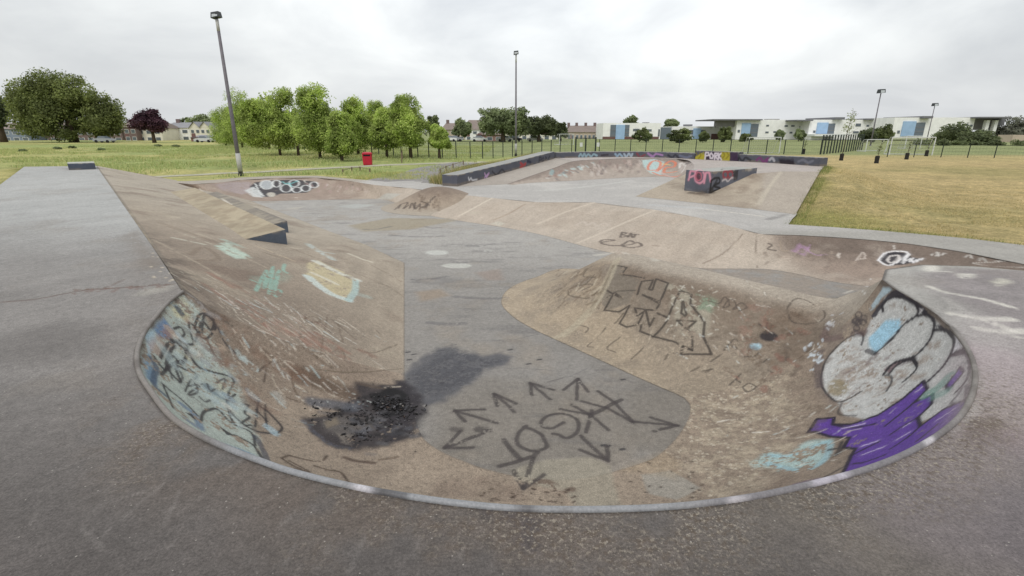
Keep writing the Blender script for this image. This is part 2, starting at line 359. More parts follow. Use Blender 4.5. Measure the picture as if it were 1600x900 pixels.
# ------------------------------------------------------------------ colours of the concrete, worked out per vertex in world / surface coordinates
K = 1.0
def C(*rgb): return np.array(lin(rgb), dtype=np.float32) * K
def lerp(a, b, t): return a * (1 - t[:, None]) + b * t[:, None]
def full(n, c): return np.repeat(np.asarray(c, dtype=np.float32)[None, :], n, 0)
def base_colour(d):
    V, T, S, L, SN = d['V'], d['T'], d['S'], d['L'], d['SN']; n = len(V); name = d['name']
    n1, n2 = fbm(V, .55, 1, 3), fbm(V, 3.1, 5, 4)
    TS = np.stack([T, S, S * 0], 1)
    if name == 'raised_deck':
        c = full(n, C(140, 136, 132))
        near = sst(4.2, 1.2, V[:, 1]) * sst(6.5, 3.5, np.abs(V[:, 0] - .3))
        c = lerp(c, full(n, C(88, 81, 78)), near * .9)  # dark brown foreground, partly a lens vignette put into the colour
        c = lerp(c, full(n, C(168, 170, 168)), sst(4.5, 11, V[:, 1]))  # paler with distance: grazing sky reflection put into the colour
        right = sst(2.6, 4.2, V[:, 0]); c = lerp(c, full(n, C(150, 141, 142)), right * .75)
        c = lerp(c, full(n, C(166, 164, 158)), sst(.62, .15, S) * right * sst(3.2, 4.6, V[:, 1]))
        c = lerp(c, full(n, C(84, 78, 75)), sst(.52, .8, n1) * .5 * sst(9, 4, V[:, 1]))
        c = lerp(c, full(n, C(140, 128, 112)), sst(.55, .75, fbm(V, 1.3, 44, 4)) * .22)
        # worn, gritty strip along the rim
        ang = np.degrees(np.arctan2(V[:, 0] - .3, V[:, 1] - 4.2)); w = fbm(V, 2.2, 9, 4)
        strip = sst(.62 + .2 * n1, .12, S + .45 * (w - .5)) * (sst(3.6, 2.6, V[:, 1]) * sst(-2.9, -1.8, V[:, 0]) + .35 * sst(-1, -4, V[:, 0]) * sst(8, 6, V[:, 1]))
        strip = np.clip(strip, 0, 1) * sst(.38, .6, w + .08)
        rightside = sst(0, 1.2, V[:, 0])
        c = lerp(c, lerp(full(n, C(112, 93, 76)), full(n, C(112, 102, 90)), rightside), strip * .45)
        d['grit'] = strip * sst(.36, .52, fbm(V, 1.4, 133, 3)) * (.8 + .2 * sst(-.2, .6, V[:, 0]))
        band = sst(.045, .02, S) * sst(-3.4, -3.0, V[:, 0]); c = lerp(c, full(n, C(74, 66, 60)), band * .75 * sst(.25, .55, n2 + .1))  # thin dark line beside the pipe: shadow gap painted onto the deck
        st = fbm(np.stack([V[:, 0] * .75 + V[:, 1] * .9, (V[:, 0] * -.9 + V[:, 1] * .75) * 9, V[:, 2]], 1), .8, 13, 4)
        c = c * (1 + .16 * (st - .5))[:, None]
    elif name == 'bowl_floor':
        c = full(n, C(140, 136, 130))
        c = lerp(c, full(n, C(164, 161, 155)), sst(8, 15, V[:, 1]))
        tan = sst(7.2, 4.8, V[:, 1] + .8 * (n1 - .5)) * sst(.35, .6, fbm(V, .8, 31, 3)); c = lerp(c, full(n, C(128, 120, 108)), tan * .75)
        st = fbm(np.stack([V[:, 0] * 1.2, V[:, 1] * 4.5, V[:, 2]], 1), 1.0, 15, 4); c = lerp(c, full(n, C(108, 106, 106)), sst(.55, .78, st) * .5)
        ch = sst(3.4, 4.4, V[:, 0]) * sst(8.2, 9.2, V[:, 1]); c = lerp(c, full(n, C(146, 132, 116)), ch * sst(.3, .6, n2) * .8)
        st = fbm(V, 1.1, 91, 4); c = lerp(c, full(n, C(150, 136, 116)), sst(.55, .75, st) * .4)
    elif name == 'skate_bowl':
        c = full(n, C(156, 138, 116))
        c = lerp(c, full(n, C(138, 119, 100)), sst(.40, .68, fbm(TS, 1.3, 3, 4)) * .75)
        right = sst(1.0, 1.9, V[:, 0])
        c = lerp(c, lerp(full(n, C(146, 128, 107)), full(n, C(174, 158, 131)), sst(.40, .66, fbm(V, 9, 77, 4))), right * sst(.3, .55, SN + .2 * (n1 - .5)) * .85)
        g = _grain(V, 34, 5); c = lerp(c, full(n, C(196, 184, 160)), right * sst(.35, .6, SN) * sst(.86, .95, g) * .7)
        st = fbm(np.stack([T * 7, S * 1.2, S * 0], 1), 1.0, 23, 4); c = c * (1 + .3 * (st - .5))[:, None]
        c = lerp(c, full(n, C(112, 88, 74)), sst(.60, .78, fbm(V, 1.9, 55, 4)) * .35)
        g = _grain(V, 55, 12); c = lerp(c, full(n, C(82, 66, 55)), sst(.9, .97, g) * .35)
        toe = sst(.022, .006, np.abs(L - S)); c = lerp(c, full(n, C(98, 92, 86)), toe * .45); c = lerp(c, full(n, C(70, 62, 56)), sst(.05, .012, S) * .7)  # toe joint; dark top line is the rim pipe's shadow gap, painted in
    elif name in ('left_bank',):
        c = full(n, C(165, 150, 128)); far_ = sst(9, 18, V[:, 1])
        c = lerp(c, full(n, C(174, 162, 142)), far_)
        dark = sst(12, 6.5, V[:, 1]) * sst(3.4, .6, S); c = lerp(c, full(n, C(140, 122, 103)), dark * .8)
        st = fbm(np.stack([T * .9 - S * .5, (S * .8 + T * .45) * 5, S * 0], 1), .9, 23, 5); c = c * (1 + .34 * (st - .5))[:, None]
        c = lerp(c, full(n, C(120, 96, 78)), sst(.54, .75, fbm(V, 1.0, 61, 4)) * .5)
        c = lerp(c, full(n, C(182, 168, 142)), sst(.60, .78, fbm(V, .8, 63, 3)) * .4)
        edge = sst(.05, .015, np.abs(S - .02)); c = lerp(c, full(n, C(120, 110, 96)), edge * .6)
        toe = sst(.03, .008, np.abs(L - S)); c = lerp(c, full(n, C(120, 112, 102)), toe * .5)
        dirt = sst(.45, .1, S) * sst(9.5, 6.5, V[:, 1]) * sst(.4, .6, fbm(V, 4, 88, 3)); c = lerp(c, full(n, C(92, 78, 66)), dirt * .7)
    elif name in ('spine', 'spine_rear'):
        c = full(n, C(146, 131, 111)); crest = sst(.30, .08, SN + .06 * (n2 - .5))
        c = lerp(c, full(n, C(174, 162, 144)), crest * .8)
        brown = sst(.08, .24, SN) * sst(.6, .3, SN); c = lerp(c, full(n, C(122, 103, 84)), brown * sst(.3, .6, n2 + .1) * .8)
        g = fbm(V, 14, 77, 3); c = lerp(c, full(n, C(102, 86, 70)), sst(.5, .75, g) * sst(.1, .3, SN) * sst(.95, .5, SN) * .45)
        c = lerp(c, full(n, C(170, 152, 124)), sst(.5, .8, SN) * .45)
        st = fbm(np.stack([T * 6, S * 1.0, S * 0], 1), 1.0, 29, 4); c = c * (1 + .2 * (st - .5))[:, None]
        nose_ = sst(2.05, 1.5, V[:, 0]); c = lerp(c, full(n, C(178, 158, 126)), nose_ * sst(.3, .6, n2) * .55)
        right = sst(3.0, 3.6, V[:, 0]) * sst(.15, .3, SN); c = lerp(c, full(n, C(128, 108, 88)), right * sst(.35, .6, fbm(V, 5, 19, 4)) * .7)
        g = _grain(V, 40, 5); c = lerp(c, full(n, C(194, 178, 150)), sst(.9, .97, g) * .4 * sst(.35, .7, SN))
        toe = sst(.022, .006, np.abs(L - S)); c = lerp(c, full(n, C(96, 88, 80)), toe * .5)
    elif name == 'far_bank':
        c = full(n, C(184, 169, 150)); c = lerp(c, full(n, C(168, 151, 131)), sst(.45, .7, n1) * .6)
        left = sst(-6.5, -8, V[:, 0]); c = lerp(c, full(n, C(150, 127, 110)), left * .8)
        chan = sst(6.0, 7.2, V[:, 0]) * sst(13.2, 12.2, V[:, 1]); c = lerp(c, full(n, C(150, 130, 113)), chan)
        c = lerp(c, full(n, C(108, 92, 80)), chan * sst(.55, .15, SN + .3 * (n2 - .5)) * .75)
        st = fbm(np.stack([T * 5, S * .9, S * 0], 1), 1.0, 29, 4); c = c * (1 + .22 * (st - .5))[:, None]
        c = lerp(c, full(n, C(182, 168, 150)), sst(.55, .8, fbm(V, 1.4, 70, 3)) * .4)
        edge = sst(.04, .01, S) * chan; c = lerp(c, full(n, C(66, 60, 56)), edge * .9)
    elif name == 'plateau':
        c = full(n, C(176, 173, 168)); c = lerp(c, full(n, C(190, 187, 180)), sst(.45, .7, n1) * .6)
        c = lerp(c, full(n, C(136, 136, 134)), sst(.55, .75, n2) * .3)
        walk = sst(5.4, 6.4, V[:, 0]) * sst(13.5, 12.6, V[:, 1]); c = lerp(c, full(n, C(160, 157, 149)), walk)
        left = sst(-7, -8, V[:, 0]); c = lerp(c, full(n, C(168, 158, 142)), left)
    elif name in ('ramp', 'back_deck'):
        c = full(n, C(172, 162, 150)); c = lerp(c, full(n, C(150, 140, 128)), sst(.45, .7, n1) * .5)
        if name == 'back_deck': c = lerp(c, full(n, C(180, 168, 164)), n2)
    elif name == 'back_wall':
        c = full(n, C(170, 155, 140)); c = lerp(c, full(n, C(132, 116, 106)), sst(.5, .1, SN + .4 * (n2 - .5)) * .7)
        st = fbm(np.stack([T * 5, S * .5, S * 0], 1), 1.0, 29, 4); c = c * (1 + .3 * (st - .5))[:, None]
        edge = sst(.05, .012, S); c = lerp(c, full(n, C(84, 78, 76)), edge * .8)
    elif name == 'box_bank':
        c = full(n, C(174, 159, 136)); c = lerp(c, full(n, C(142, 124, 104)), sst(.42, .7, fbm(V, .9, 4, 4)) * .6)
        right = sst(10.9, 11.3, V[:, 0] + (V[:, 1] - 22.7) * -.5); c = lerp(c, full(n, C(172, 160, 144)), right * .8)
    elif name == 'mound':
        c = full(n, C(160, 142, 120)); c = lerp(c, full(n, C(122, 102, 86)), sst(.65, .2, SN + .3 * (n2 - .5)) * .75)
        c = lerp(c, full(n, C(168, 156, 138)), sst(.6, .95, SN))
    else:                                               # ledges: painted blue-grey faces, bare tops
        kind = d['kind']; top = (kind == 1).astype(np.float32)
        face = full(n, C(86, 88, 98)); tp = full(n, C(150, 150, 146))
        if name == 'grind_box': face = full(n, C(94, 97, 108)); tp = full(n, C(160, 160, 154))
        if name in ('bank_ledge', 'lower_ledge'): face = full(n, C(82, 90, 102)); tp = lerp(full(n, C(170, 157, 133)), full(n, C(148, 134, 112)), sst(.4, .65, n2))
        if name == 'lower_ledge': tp = lerp(full(n, C(150, 141, 126)), full(n, C(126, 118, 108)), sst(.4, .6, n2))
        if name == 'kicker_block': face = full(n, C(74, 80, 94)); tp = full(n, C(176, 176, 168))
        face = lerp(face, full(n, C(150, 140, 126)), sst(.86, .97, SN) * sst(.46, .6, fbm(V, 6, 71, 3)) * .8); face = lerp(face, full(n, C(128, 116, 102)), sst(.34, .12, SN) * sst(.3, .6, fbm(V, 3, 72, 3)) * .65)
        c = lerp(face, tp, top); c = c * (1 + .3 * (fbm(V, 2.5, 9, 3) - .5))[:, None]
    # common dirt and fine variation
    c = c * (1 + .22 * (n2 - .5) + .16 * (n1 - .5))[:, None]
    c = c * (1 + .18 * (vn(V, 38, 2) - .5))[:, None]
    if 'kind' not in d:
        g = c.mean(1, keepdims=True); c = g + (c - g) * .70; c = c * (.97 + .05 * sst(6, 12, V[:, 1]))[:, None] * np.array([1.02, 1.0, .99], dtype=np.float32)
    return np.clip(c, .008, .9)
def _grain(V, f, s):
    q = np.floor(V * f + 500 + .35 * np.sin(V[:, [1, 2, 0]] * f * 1.7)).astype(np.int64)
    return _h(q[:, 0], q[:, 1], q[:, 2], s)

ALLV = np.vstack([d['V'] for d in SURF]).astype(np.float32)
OFF = np.cumsum([0] + [len(d['V']) for d in SURF])
ALLC = np.vstack([base_colour(d) for d in SURF]).astype(np.float32)
NAME_I = {d['name']: i for i, d in enumerate(SURF)}

# ------------------------------------------------------------------ spray paint, chalk, scorch marks: laid on the surface in world millimetres
def near_idx(P, r, only):
    lo, hi = P.min(0) - r, P.max(0) + r; out = []
    for i, d in enumerate(SURF):
        if only and d['name'] not in only: continue
        A = ALLV[OFF[i]:OFF[i + 1]]
        if 'bb' not in d: d['bb'] = (A.min(0), A.max(0))
        if (d['bb'][0] > hi).any() or (d['bb'][1] < lo).any(): continue
        m = np.all((A >= lo) & (A <= hi), axis=1); out.append(np.nonzero(m)[0] + OFF[i])
    return np.concatenate(out) if out else np.zeros(0, dtype=int)
def wobble(A, amp, f=9.0):
    return A + amp * np.stack([vn(A, f, 41) - .5, vn(A, f, 42) - .5, vn(A, f, 43) - .5], 1) * 2
def put(idx, a, col, wear):
    if wear > 0:
        P = ALLV[idx]; w = .7 * fbm(P, 7, 66, 4) + .3 * vn(P, 45, 67); t = .27 + .46 * wear; a = a * sst(t - .05, t + .05, w)
    ALLC[idx] = ALLC[idx] * (1 - a[:, None]) + np.asarray(col, dtype=np.float32)[None, :] * a[:, None]
def stroke(pts, width, col, alpha=1.0, soft=.012, wear=0.0, amp=.006, only=None):
    P = np.asarray(pts, dtype=np.float32) / 1000.0
    idx = near_idx(P, width * 1.7 + .03 + soft + amp, only)
    if not len(idx): return
    A = wobble(ALLV[idx].astype(np.float64), amp); best = np.full(len(idx), 1e9)
    for a, b in zip(P[:-1], P[1:]):
        ab = b - a; t = np.clip(((A - a) @ ab) / max(1e-9, float(ab @ ab)), 0, 1)
        best = np.minimum(best, np.linalg.norm(A - (a + t[:, None] * ab), axis=1))
    if width < .06 and alpha > .78: put(idx, .16 * alpha * sst(width * 1.6 + .03, width * .4, best), col, .35)      # overspray
    put(idx, alpha * sst(width / 2 + soft, width / 2 - soft * .3, best), col, wear)
def fill(pts, col, alpha=1.0, soft=.012, wear=0.0, amp=.012, only=None):
    P = np.asarray(pts, dtype=np.float64) / 1000.0
    idx = near_idx(P, .25 + soft, only)
    if not len(idx): return
    c = P.mean(0); u, s, vt = np.linalg.svd(P - c); ax = vt[:2]
    A = wobble(ALLV[idx].astype(np.float64), amp)
    off = np.abs((A - c) @ vt[2]); q = (A - c) @ ax.T; p = (P - c) @ ax.T
    ins = np.zeros(len(q), dtype=bool); dist = np.full(len(q), 1e9)
    for i in range(len(p)):
        a, b = p[i], p[(i + 1) % len(p)]
        cr = ((a[1] > q[:, 1]) != (b[1] > q[:, 1]))
        xi = a[0] + (q[:, 1] - a[1]) * (b[0] - a[0]) / ((b[1] - a[1]) if abs(b[1] - a[1]) > 1e-9 else 1e-9)
        ins ^= cr & (q[:, 0] < xi)
        ab = b - a; t = np.clip(((q - a) @ ab) / max(1e-9, ab @ ab), 0, 1); dist = np.minimum(dist, np.linalg.norm(q - (a + t[:, None] * ab), axis=1))
    sd = np.where(ins, dist, -dist); put(idx, alpha * sst(-soft, soft, sd), col, wear)
MARKS = '''
f 154 147 132 0 .75 .03 0 .012 - -3 994 -350 90 39 0 102 9 0 40 -31 0 0 -47 1 -2 -49 5 -3 -55 10 -91 2 -5 -18 56 -8 -107 41 -2
f 152 147 138 0 .85 .02 0 .012 - 294 974 -348 70 13 3 9 -17 4 14 -37 10 11 -40 13 -60 -33 -3 -22 21 -10 -24 18 -6 2 50 -8
f 165 145 115 0 .25 .06 0 .012 - 247 992 -349 65 46 -1 64 26 1 21 -42 4 -15 -39 3 -15 -38 4 -26 17 -6 -28 14 -3 -14 7 -1 -35 6 -1
c 92 72 62 .05 .7 .03 .3 .006 - 50 951 -349 31 0 0 28 -33 2 22 7 -1
s 70 56 48 .017 .8 .008 0 .006 - 58 889 -344 4 -3 1
s 70 56 48 .016 .8 .008 0 .006 - 124 925 -348 -1 -3 0
s 70 56 48 .015 .8 .008 0 .006 - 119 921 -347 0 2 -1
s 70 56 48 .019 .8 .008 0 .006 - 49 926 -348 -4 1 0
s 70 56 48 .015 .8 .008 0 .006 - 90 919 -347 4 2 -1
s 70 56 48 .011 .8 .008 0 .006 - -47 923 -345 5 3 -1
s 70 56 48 .014 .8 .008 0 .006 - 132 882 -343 -4 -3 1
s 70 56 48 .02 .8 .008 0 .006 - 71 916 -347 6 -1 0
s 70 56 48 .01 .8 .008 0 .006 - 117 912 -347 -2 2 0
s 70 56 48 .016 .8 .008 0 .006 - -59 907 -343 1 3 0
s 70 56 48 .012 .8 .008 0 .006 - -2 909 -345 5 1 0
s 70 56 48 .008 .8 .008 0 .006 - 28 890 -343 -6 -4 0
s 70 56 48 .012 .8 .008 0 .006 - 84 884 -343 -7 -2 0
s 70 56 48 .019 .8 .008 0 .006 - 50 926 -348 -6 2 0
s 70 56 48 .012 .8 .008 0 .006 - -31 884 -341 6 -2 1
s 70 56 48 .017 .8 .008 0 .006 - 2 898 -344 4 3 0
s 70 56 48 .009 .8 .008 0 .006 - 94 883 -343 -7 -3 0
s 70 56 48 .019 .8 .008 0 .006 - -1 894 -343 6 1 -1
s 70 56 48 .009 .8 .008 0 .006 - 42 910 -346 -2 3 0
s 70 56 48 .009 .8 .008 0 .006 - -41 887 -341 7 3 0
s 70 56 48 .015 .8 .008 0 .006 - 135 899 -345 -1 2 0
s 70 56 48 .019 .8 .008 0 .006 - 101 904 -346 0 3 0
s 70 56 48 .017 .8 .008 0 .006 - -66 896 -341 5 3 0
s 70 56 48 .013 .8 .008 0 .006 - 126 895 -345 5 2 0
s 70 56 48 .02 .8 .008 0 .006 - -41 879 -339 -2 0 0
s 70 56 48 .017 .8 .008 0 .006 - 104 877 -342 0 0 0
s 64 54 48 .012 .8 .008 0 .006 - 366 980 -344 0 3 0
s 64 54 48 .011 .8 .008 0 .006 - 406 837 -294 1 -1 1
s 64 54 48 .012 .8 .008 0 .006 - 291 989 -349 3 -3 1
s 64 54 48 .016 .8 .008 0 .006 - 391 886 -317 1 -3 1
s 64 54 48 .016 .8 .008 0 .006 - 326 921 -339 -3 0 0
s 64 54 48 .014 .8 .008 0 .006 - 404 969 -336 4 -3 1
s 64 54 48 .013 .8 .008 0 .006 - 267 950 -347 -4 -1 0
s 64 54 48 .014 .8 .008 0 .006 - 403 904 -320 3 -1 1
s 64 54 48 .017 .8 .008 0 .006 - 381 881 -318 -3 -2 0
s 64 54 48 .013 .8 .008 0 .006 - 365 861 -316 4 -2 2
s 64 54 48 .015 .8 .008 0 .006 - 285 906 -339 5 -1 0
s 64 54 48 .014 .8 .008 0 .006 - 384 898 -323 -5 -1 -1
s 64 54 48 .014 .8 .008 0 .006 - 392 951 -334 1 -3 0
s 64 54 48 .015 .8 .008 0 .006 - 424 1011 -340 -4 1 -1
s 64 54 48 .013 .8 .008 0 .006 - 300 927 -342 3 3 0
s 64 54 48 .01 .8 .008 0 .006 - 326 1019 -349 -4 2 0
f 190 190 184 0 .9 .04 0 .012 - -409 3189 -350 -6 -34 0 -24 -25 0 -37 -10 0 -39 10 0 -32 25 0 -16 34 0 5 36 0 24 26 0 38 10 0 41 -10 0 32 -26 0
f 186 185 178 0 .9 .04 0 .012 - -232 2857 -350 -10 -28 0 -31 -21 0 -43 -7 0 -45 7 0 -35 21 0 -16 28 0 9 29 0 30 22 0 45 8 0 46 -8 0 35 -22 0
c 180 178 172 .05 .7 .012 0 .006 - -135 3239 -350 -4 -17 0 -11 -10 0 -14 0 0 -11 10 0 -5 17 0 3 16 0 11 10 0 14 0 0 12 -10 0 5 -16 0
f 182 180 172 0 .8 .06 0 .012 - -1574 5896 -349 68 4 34 76 -31 38 186 -146 6 -57 -19 -30 -67 24 -35 -112 122 -11
f 178 180 176 0 .7 .08 0 .012 - -1826 5281 -350 139 204 0 254 -60 0 -153 -281 0 -159 90 0
f 184 178 166 0 .6 .06 0 .012 - -2313 5157 -350 161 138 0 -17 -204 0 -72 33 0
f 154 142 118 0 .7 .15 0 .012 - -1363 4171 -350 262 390 0 462 -46 0 67 -13 1 78 -95 -1 -324 -408 0 -346 -82 0 -97 123 0
f 150 132 112 0 .6 .1 0 .012 - -472 2355 -350 115 47 0 61 -107 0 -123 -86 0
f 146 128 116 0 .5 .1 0 .012 - -206 2706 -350 137 82 0 13 -121 0 12 -112 0 -91 0 0 -35 74 0
f 190 184 170 0 .8 .04 0 .012 - -183 4223 -343 64 41 14 66 -74 -4 -47 -63 -14
c 98 96 98 .09 .55 .06 .25 .006 - -1187 3999 -350 104 12 0 82 115 0
c 98 96 98 .09 .55 .06 .25 .006 - -717 4126 -350 74 -69 0 57 35 0
c 98 96 98 .09 .55 .06 .25 .006 - -918 3764 -350 214 -62 0 196 26 0
c 98 96 98 .09 .55 .06 .25 .006 - -364 2967 -350 45 -42 0 39 14 0
c 98 96 98 .09 .55 .06 .25 .006 - -522 2573 -350 85 5 0 81 51 0
c 98 96 98 .09 .55 .06 .25 .006 - -276 2280 -350 124 -27 0 122 2 1
c 98 96 98 .09 .55 .06 .25 .006 - -341 1940 -350 73 -19 0 69 8 0
c 98 96 98 .09 .55 .06 .25 .006 - -307 3396 -350 92 -6 0 90 68 0
f 86 86 91 0 .86 .08 0 .06 - -344 1488 -350 24 106 0 53 85 0 47 29 0 41 -69 0 41 8 0 36 -39 0 64 35 0 38 -39 0 -18 -59 0 -64 -32 0 -71 -142 0 -49 -63 0 -42 -35 0 -49 49 0 -23 45 0 -23 42 4
f 60 60 66 0 .7 .08 .5 .03 - -321 1471 -350 70 152 0 70 40 0 79 -69 0 81 0 0 -136 -178 0 -63 -73 0 -54 -14 0 -31 92 0
f 92 92 96 0 .5 .06 .62 .03 - -332 1488 -350 113 216 0 117 -96 0 98 -4 0 -21 -33 0 -128 -200 0 -91 -98 0 -69 167 0
f 54 50 54 0 .88 .07 .12 .05 - -389 1380 -331 60 51 -19 62 -102 0 35 -91 0 -26 -72 1 26 -42 0 -18 -8 1 -36 -19 3 -29 -24 6 -37 152 -5 -10 40 1 -19 80 5
f 50 46 50 0 .93 .06 .03 .06 - -469 1334 -304 61 32 -22 65 51 -20 23 -15 -4 24 -23 0 31 -91 0 -1 -144 2 -30 -45 4 -13 -23 4 -34 -22 9 -45 -39 19 -62 12 20 -55 44 13 -18 34 0 27 45 -20 30 45 -16 12 96 -4 -8 24 6
f 104 98 94 0 .7 .06 .2 .04 - -484 1135 -302 26 36 -14 14 17 -6 36 3 -10 37 -1 -7 8 -53 3 -31 -41 12 -13 -22 7 -43 0 14 -17 31 1
f 128 116 100 0 .8 .03 0 .012 - -475 1127 -304 14 34 -10 18 -27 -2 -15 -38 12
f 120 112 104 0 .7 .02 .2 .012 - -433 1087 -311 37 8 -13 10 -51 6 -24 0 7
f 22 20 22 0 .96 .03 0 .04 - -413 1327 -330 48 49 -10 19 -7 -5 40 -21 -5 7 -54 1 6 -49 0 -49 -34 5 -46 31 5 -12 42 4
c 84 84 92 .05 .7 .02 .3 .006 - -513 1090 -280 41 -36 -10 52 -32 -13 38 8 -14
c 96 96 102 .07 .6 .03 .3 .006 - -419 1171 -327 41 -26 -7 -1 -42 5
c 80 80 88 .06 .6 .03 .3 .006 - -358 1166 -339 35 -31 -3 23 43 -5
c 92 76 64 .16 .8 .1 .1 .006 - -591 1270 -247 50 13 -31 75 1 -36
c 84 87 95 .12 .8 .07 0 .006 - -529 1191 -286 44 23 -21 48 18 -18
c 168 158 144 .025 .7 .015 .3 .02 - -385 1362 -335 20 15 -4 23 8 -6
s 84 80 80 .009 .8 .008 0 .006 - -338 1244 -346 1 -2 0
s 20 18 18 .008 .8 .008 0 .006 - -363 1294 -343 2 0 0
s 84 80 80 .014 .8 .008 0 .006 - -347 1269 -346 2 -1 0
s 20 18 18 .014 .8 .008 0 .006 - -329 1447 -350 2 -2 0
s 20 18 18 .01 .8 .008 0 .006 - -386 1280 -338 2 -1 -1
s 20 18 18 .013 .8 .008 0 .006 - -350 1157 -340 1 -1 0
s 20 18 18 .01 .8 .008 0 .006 - -388 1166 -334 1 -1 0
s 84 80 80 .014 .8 .008 0 .006 - -308 1193 -347 1 -1 0
s 20 18 18 .013 .8 .008 0 .006 - -296 1302 -350 1 -2 0
s 20 18 18 .011 .8 .008 0 .006 - -387 1337 -337 2 -1 0
s 84 80 80 .009 .8 .008 0 .006 - -372 1295 -341 1 -1 0
s 84 80 80 .014 .8 .008 0 .006 - -302 1289 -349 1 -1 0
s 20 18 18 .011 .8 .008 0 .006 - -376 1088 -328 2 -1 0
s 84 80 80 .008 .8 .008 0 .006 - -297 1022 -336 2 0 0
s 20 18 18 .01 .8 .008 0 .006 - -241 1246 -350 2 -2 0
s 190 186 182 .011 .8 .008 0 .006 - -334 1162 -343 2 -1 0
s 190 186 182 .012 .8 .008 0 .006 - -321 1289 -348 2 -1 0
s 20 18 18 .008 .8 .008 0 .006 - -348 1281 -345 2 -1 -1
s 84 80 80 .008 .8 .008 0 .006 - -358 1260 -344 2 -1 -1
s 20 18 18 .01 .8 .008 0 .006 - -237 1061 -347 2 -1 0
s 190 186 182 .006 .8 .008 0 .006 - -298 1278 -349 2 -1 0
s 20 18 18 .011 .8 .008 0 .006 - -312 1215 -347 2 -1 0
c 78 62 54 .03 .8 .02 0 .006 - -381 983 -307 26 -3 -8 38 9 -11
s 96 80 66 .025 .6 .02 0 .006 - -310 1008 -331 36 24 -10
s 66 64 68 .016 .6 .01 0 .006 - -210 1715 -350 5 0 0
s 66 64 68 .015 .6 .01 0 .006 - -196 1675 -350 2 0 0
s 66 64 68 .01 .6 .01 0 .006 - -212 1685 -350 8 0 0
s 66 64 68 .016 .6 .01 0 .006 - -213 1455 -350 6 0 0
s 66 64 68 .018 .6 .01 0 .006 - -163 1502 -350 8 0 0
s 66 64 68 .019 .6 .01 0 .006 - -213 1492 -350 7 0 0
s 66 64 68 .008 .6 .01 0 .006 - -211 1469 -350 3 0 0
s 66 64 68 .014 .6 .01 0 .006 - -184 1522 -350 7 0 0
s 66 64 68 .019 .6 .01 0 .006 - -254 1663 -350 8 0 0
s 66 64 68 .014 .6 .01 0 .006 - -164 1536 -350 5 0 0
s 66 64 68 .009 .6 .01 0 .006 - -257 1476 -350 4 0 0
s 66 64 68 .013 .6 .01 0 .006 - -246 1416 -350 4 0 0
s 66 64 68 .009 .6 .01 0 .006 - -270 1579 -350 6 0 0
s 66 64 68 .009 .6 .01 0 .006 - -254 1512 -350 8 0 0
s 66 64 68 .013 .6 .01 0 .006 - -160 1402 -350 7 0 0
s 66 64 68 .009 .6 .01 0 .006 - -268 1656 -350 9 0 0
s 66 64 68 .017 .6 .01 0 .006 - -247 1531 -350 7 0 0
s 66 64 68 .013 .6 .01 0 .006 - -239 1526 -350 3 0 0
s 66 64 68 .016 .6 .01 0 .006 - -224 1722 -350 3 0 0
s 66 64 68 .019 .6 .01 0 .006 - -225 1597 -350 7 0 0
s 66 64 68 .016 .6 .01 0 .006 - -267 1617 -350 6 0 0
s 66 64 68 .011 .6 .01 0 .006 - -223 1416 -350 6 0 0
s 66 64 68 .011 .6 .01 0 .006 - -279 1638 -350 8 0 0
s 66 64 68 .013 .6 .01 0 .006 - -156 1454 -350 8 0 0
s 66 64 68 .012 .6 .01 0 .006 - -246 1676 -350 2 0 0
s 66 64 68 .014 .6 .01 0 .006 - -229 1712 -350 10 0 0
s 66 64 68 .02 .6 .01 0 .006 - -227 1585 -350 5 0 0
s 66 64 68 .013 .6 .01 0 .006 - -259 1539 -350 5 0 0
s 66 64 68 .018 .6 .01 0 .006 - -166 1416 -350 5 0 0
s 66 64 68 .014 .6 .01 0 .006 - -205 1694 -350 9 0 0
s 66 64 68 .018 .6 .01 0 .006 - -241 1486 -350 5 0 0
s 66 64 68 .018 .6 .01 0 .006 - -223 1420 -350 6 0 0
s 66 64 68 .012 .6 .01 0 .006 - -222 1479 -350 4 0 0
s 66 64 68 .008 .6 .01 0 .006 - -187 1411 -350 4 0 0
s 66 64 68 .009 .6 .01 0 .006 - -172 1645 -350 3 0 0
s 66 64 68 .014 .6 .01 0 .006 - -285 1656 -350 4 0 0
s 66 64 68 .013 .6 .01 0 .006 - -164 1498 -350 4 0 0
s 66 64 68 .012 .6 .01 0 .006 - -222 1419 -350 8 0 0
s 66 64 68 .009 .6 .01 0 .006 - -235 1654 -350 7 0 0
s 66 64 68 .015 .6 .01 0 .006 - -166 1437 -350 5 0 0
s 52 50 54 .025 .85 .015 0 .006 - -351 1629 -350 11 4 0
s 52 50 54 .025 .85 .015 0 .006 - -375 1647 -350 11 4 0
s 52 50 54 .025 .85 .015 0 .006 - -359 1585 -350 11 4 0
s 52 50 54 .025 .85 .015 0 .006 - 88 1585 -350 12 4 0
s 52 50 54 .025 .85 .015 0 .006 - -13 1667 -350 12 4 0
s 52 50 54 .025 .85 .015 0 .006 - 51 1552 -350 11 4 0
s 52 50 54 .025 .85 .015 0 .006 - 346 1439 -350 11 3 0
s 52 50 54 .025 .85 .015 0 .006 - 225 1090 -350 9 2 0
s 52 50 54 .025 .85 .015 0 .006 - 268 1074 -350 9 2 0
s 52 50 54 .025 .85 .015 0 .006 - 236 1088 -350 8 2 0
s 66 60 60 .036 .79 .016 .16 .01 bowl_floor,skate_bowl 260 1367 -350 38 -72 0 29 -100 0
s 66 60 60 .036 .79 .016 .16 .01 bowl_floor,skate_bowl 203 1308 -350 66 -39 0 58 -74 0
s 66 60 60 .05 .79 .016 .16 .01 bowl_floor,skate_bowl 319 1315 -350 -102 -83 0
s 66 60 60 .036 .79 .016 .16 .01 bowl_floor,skate_bowl 136 1263 -350 82 -29 0
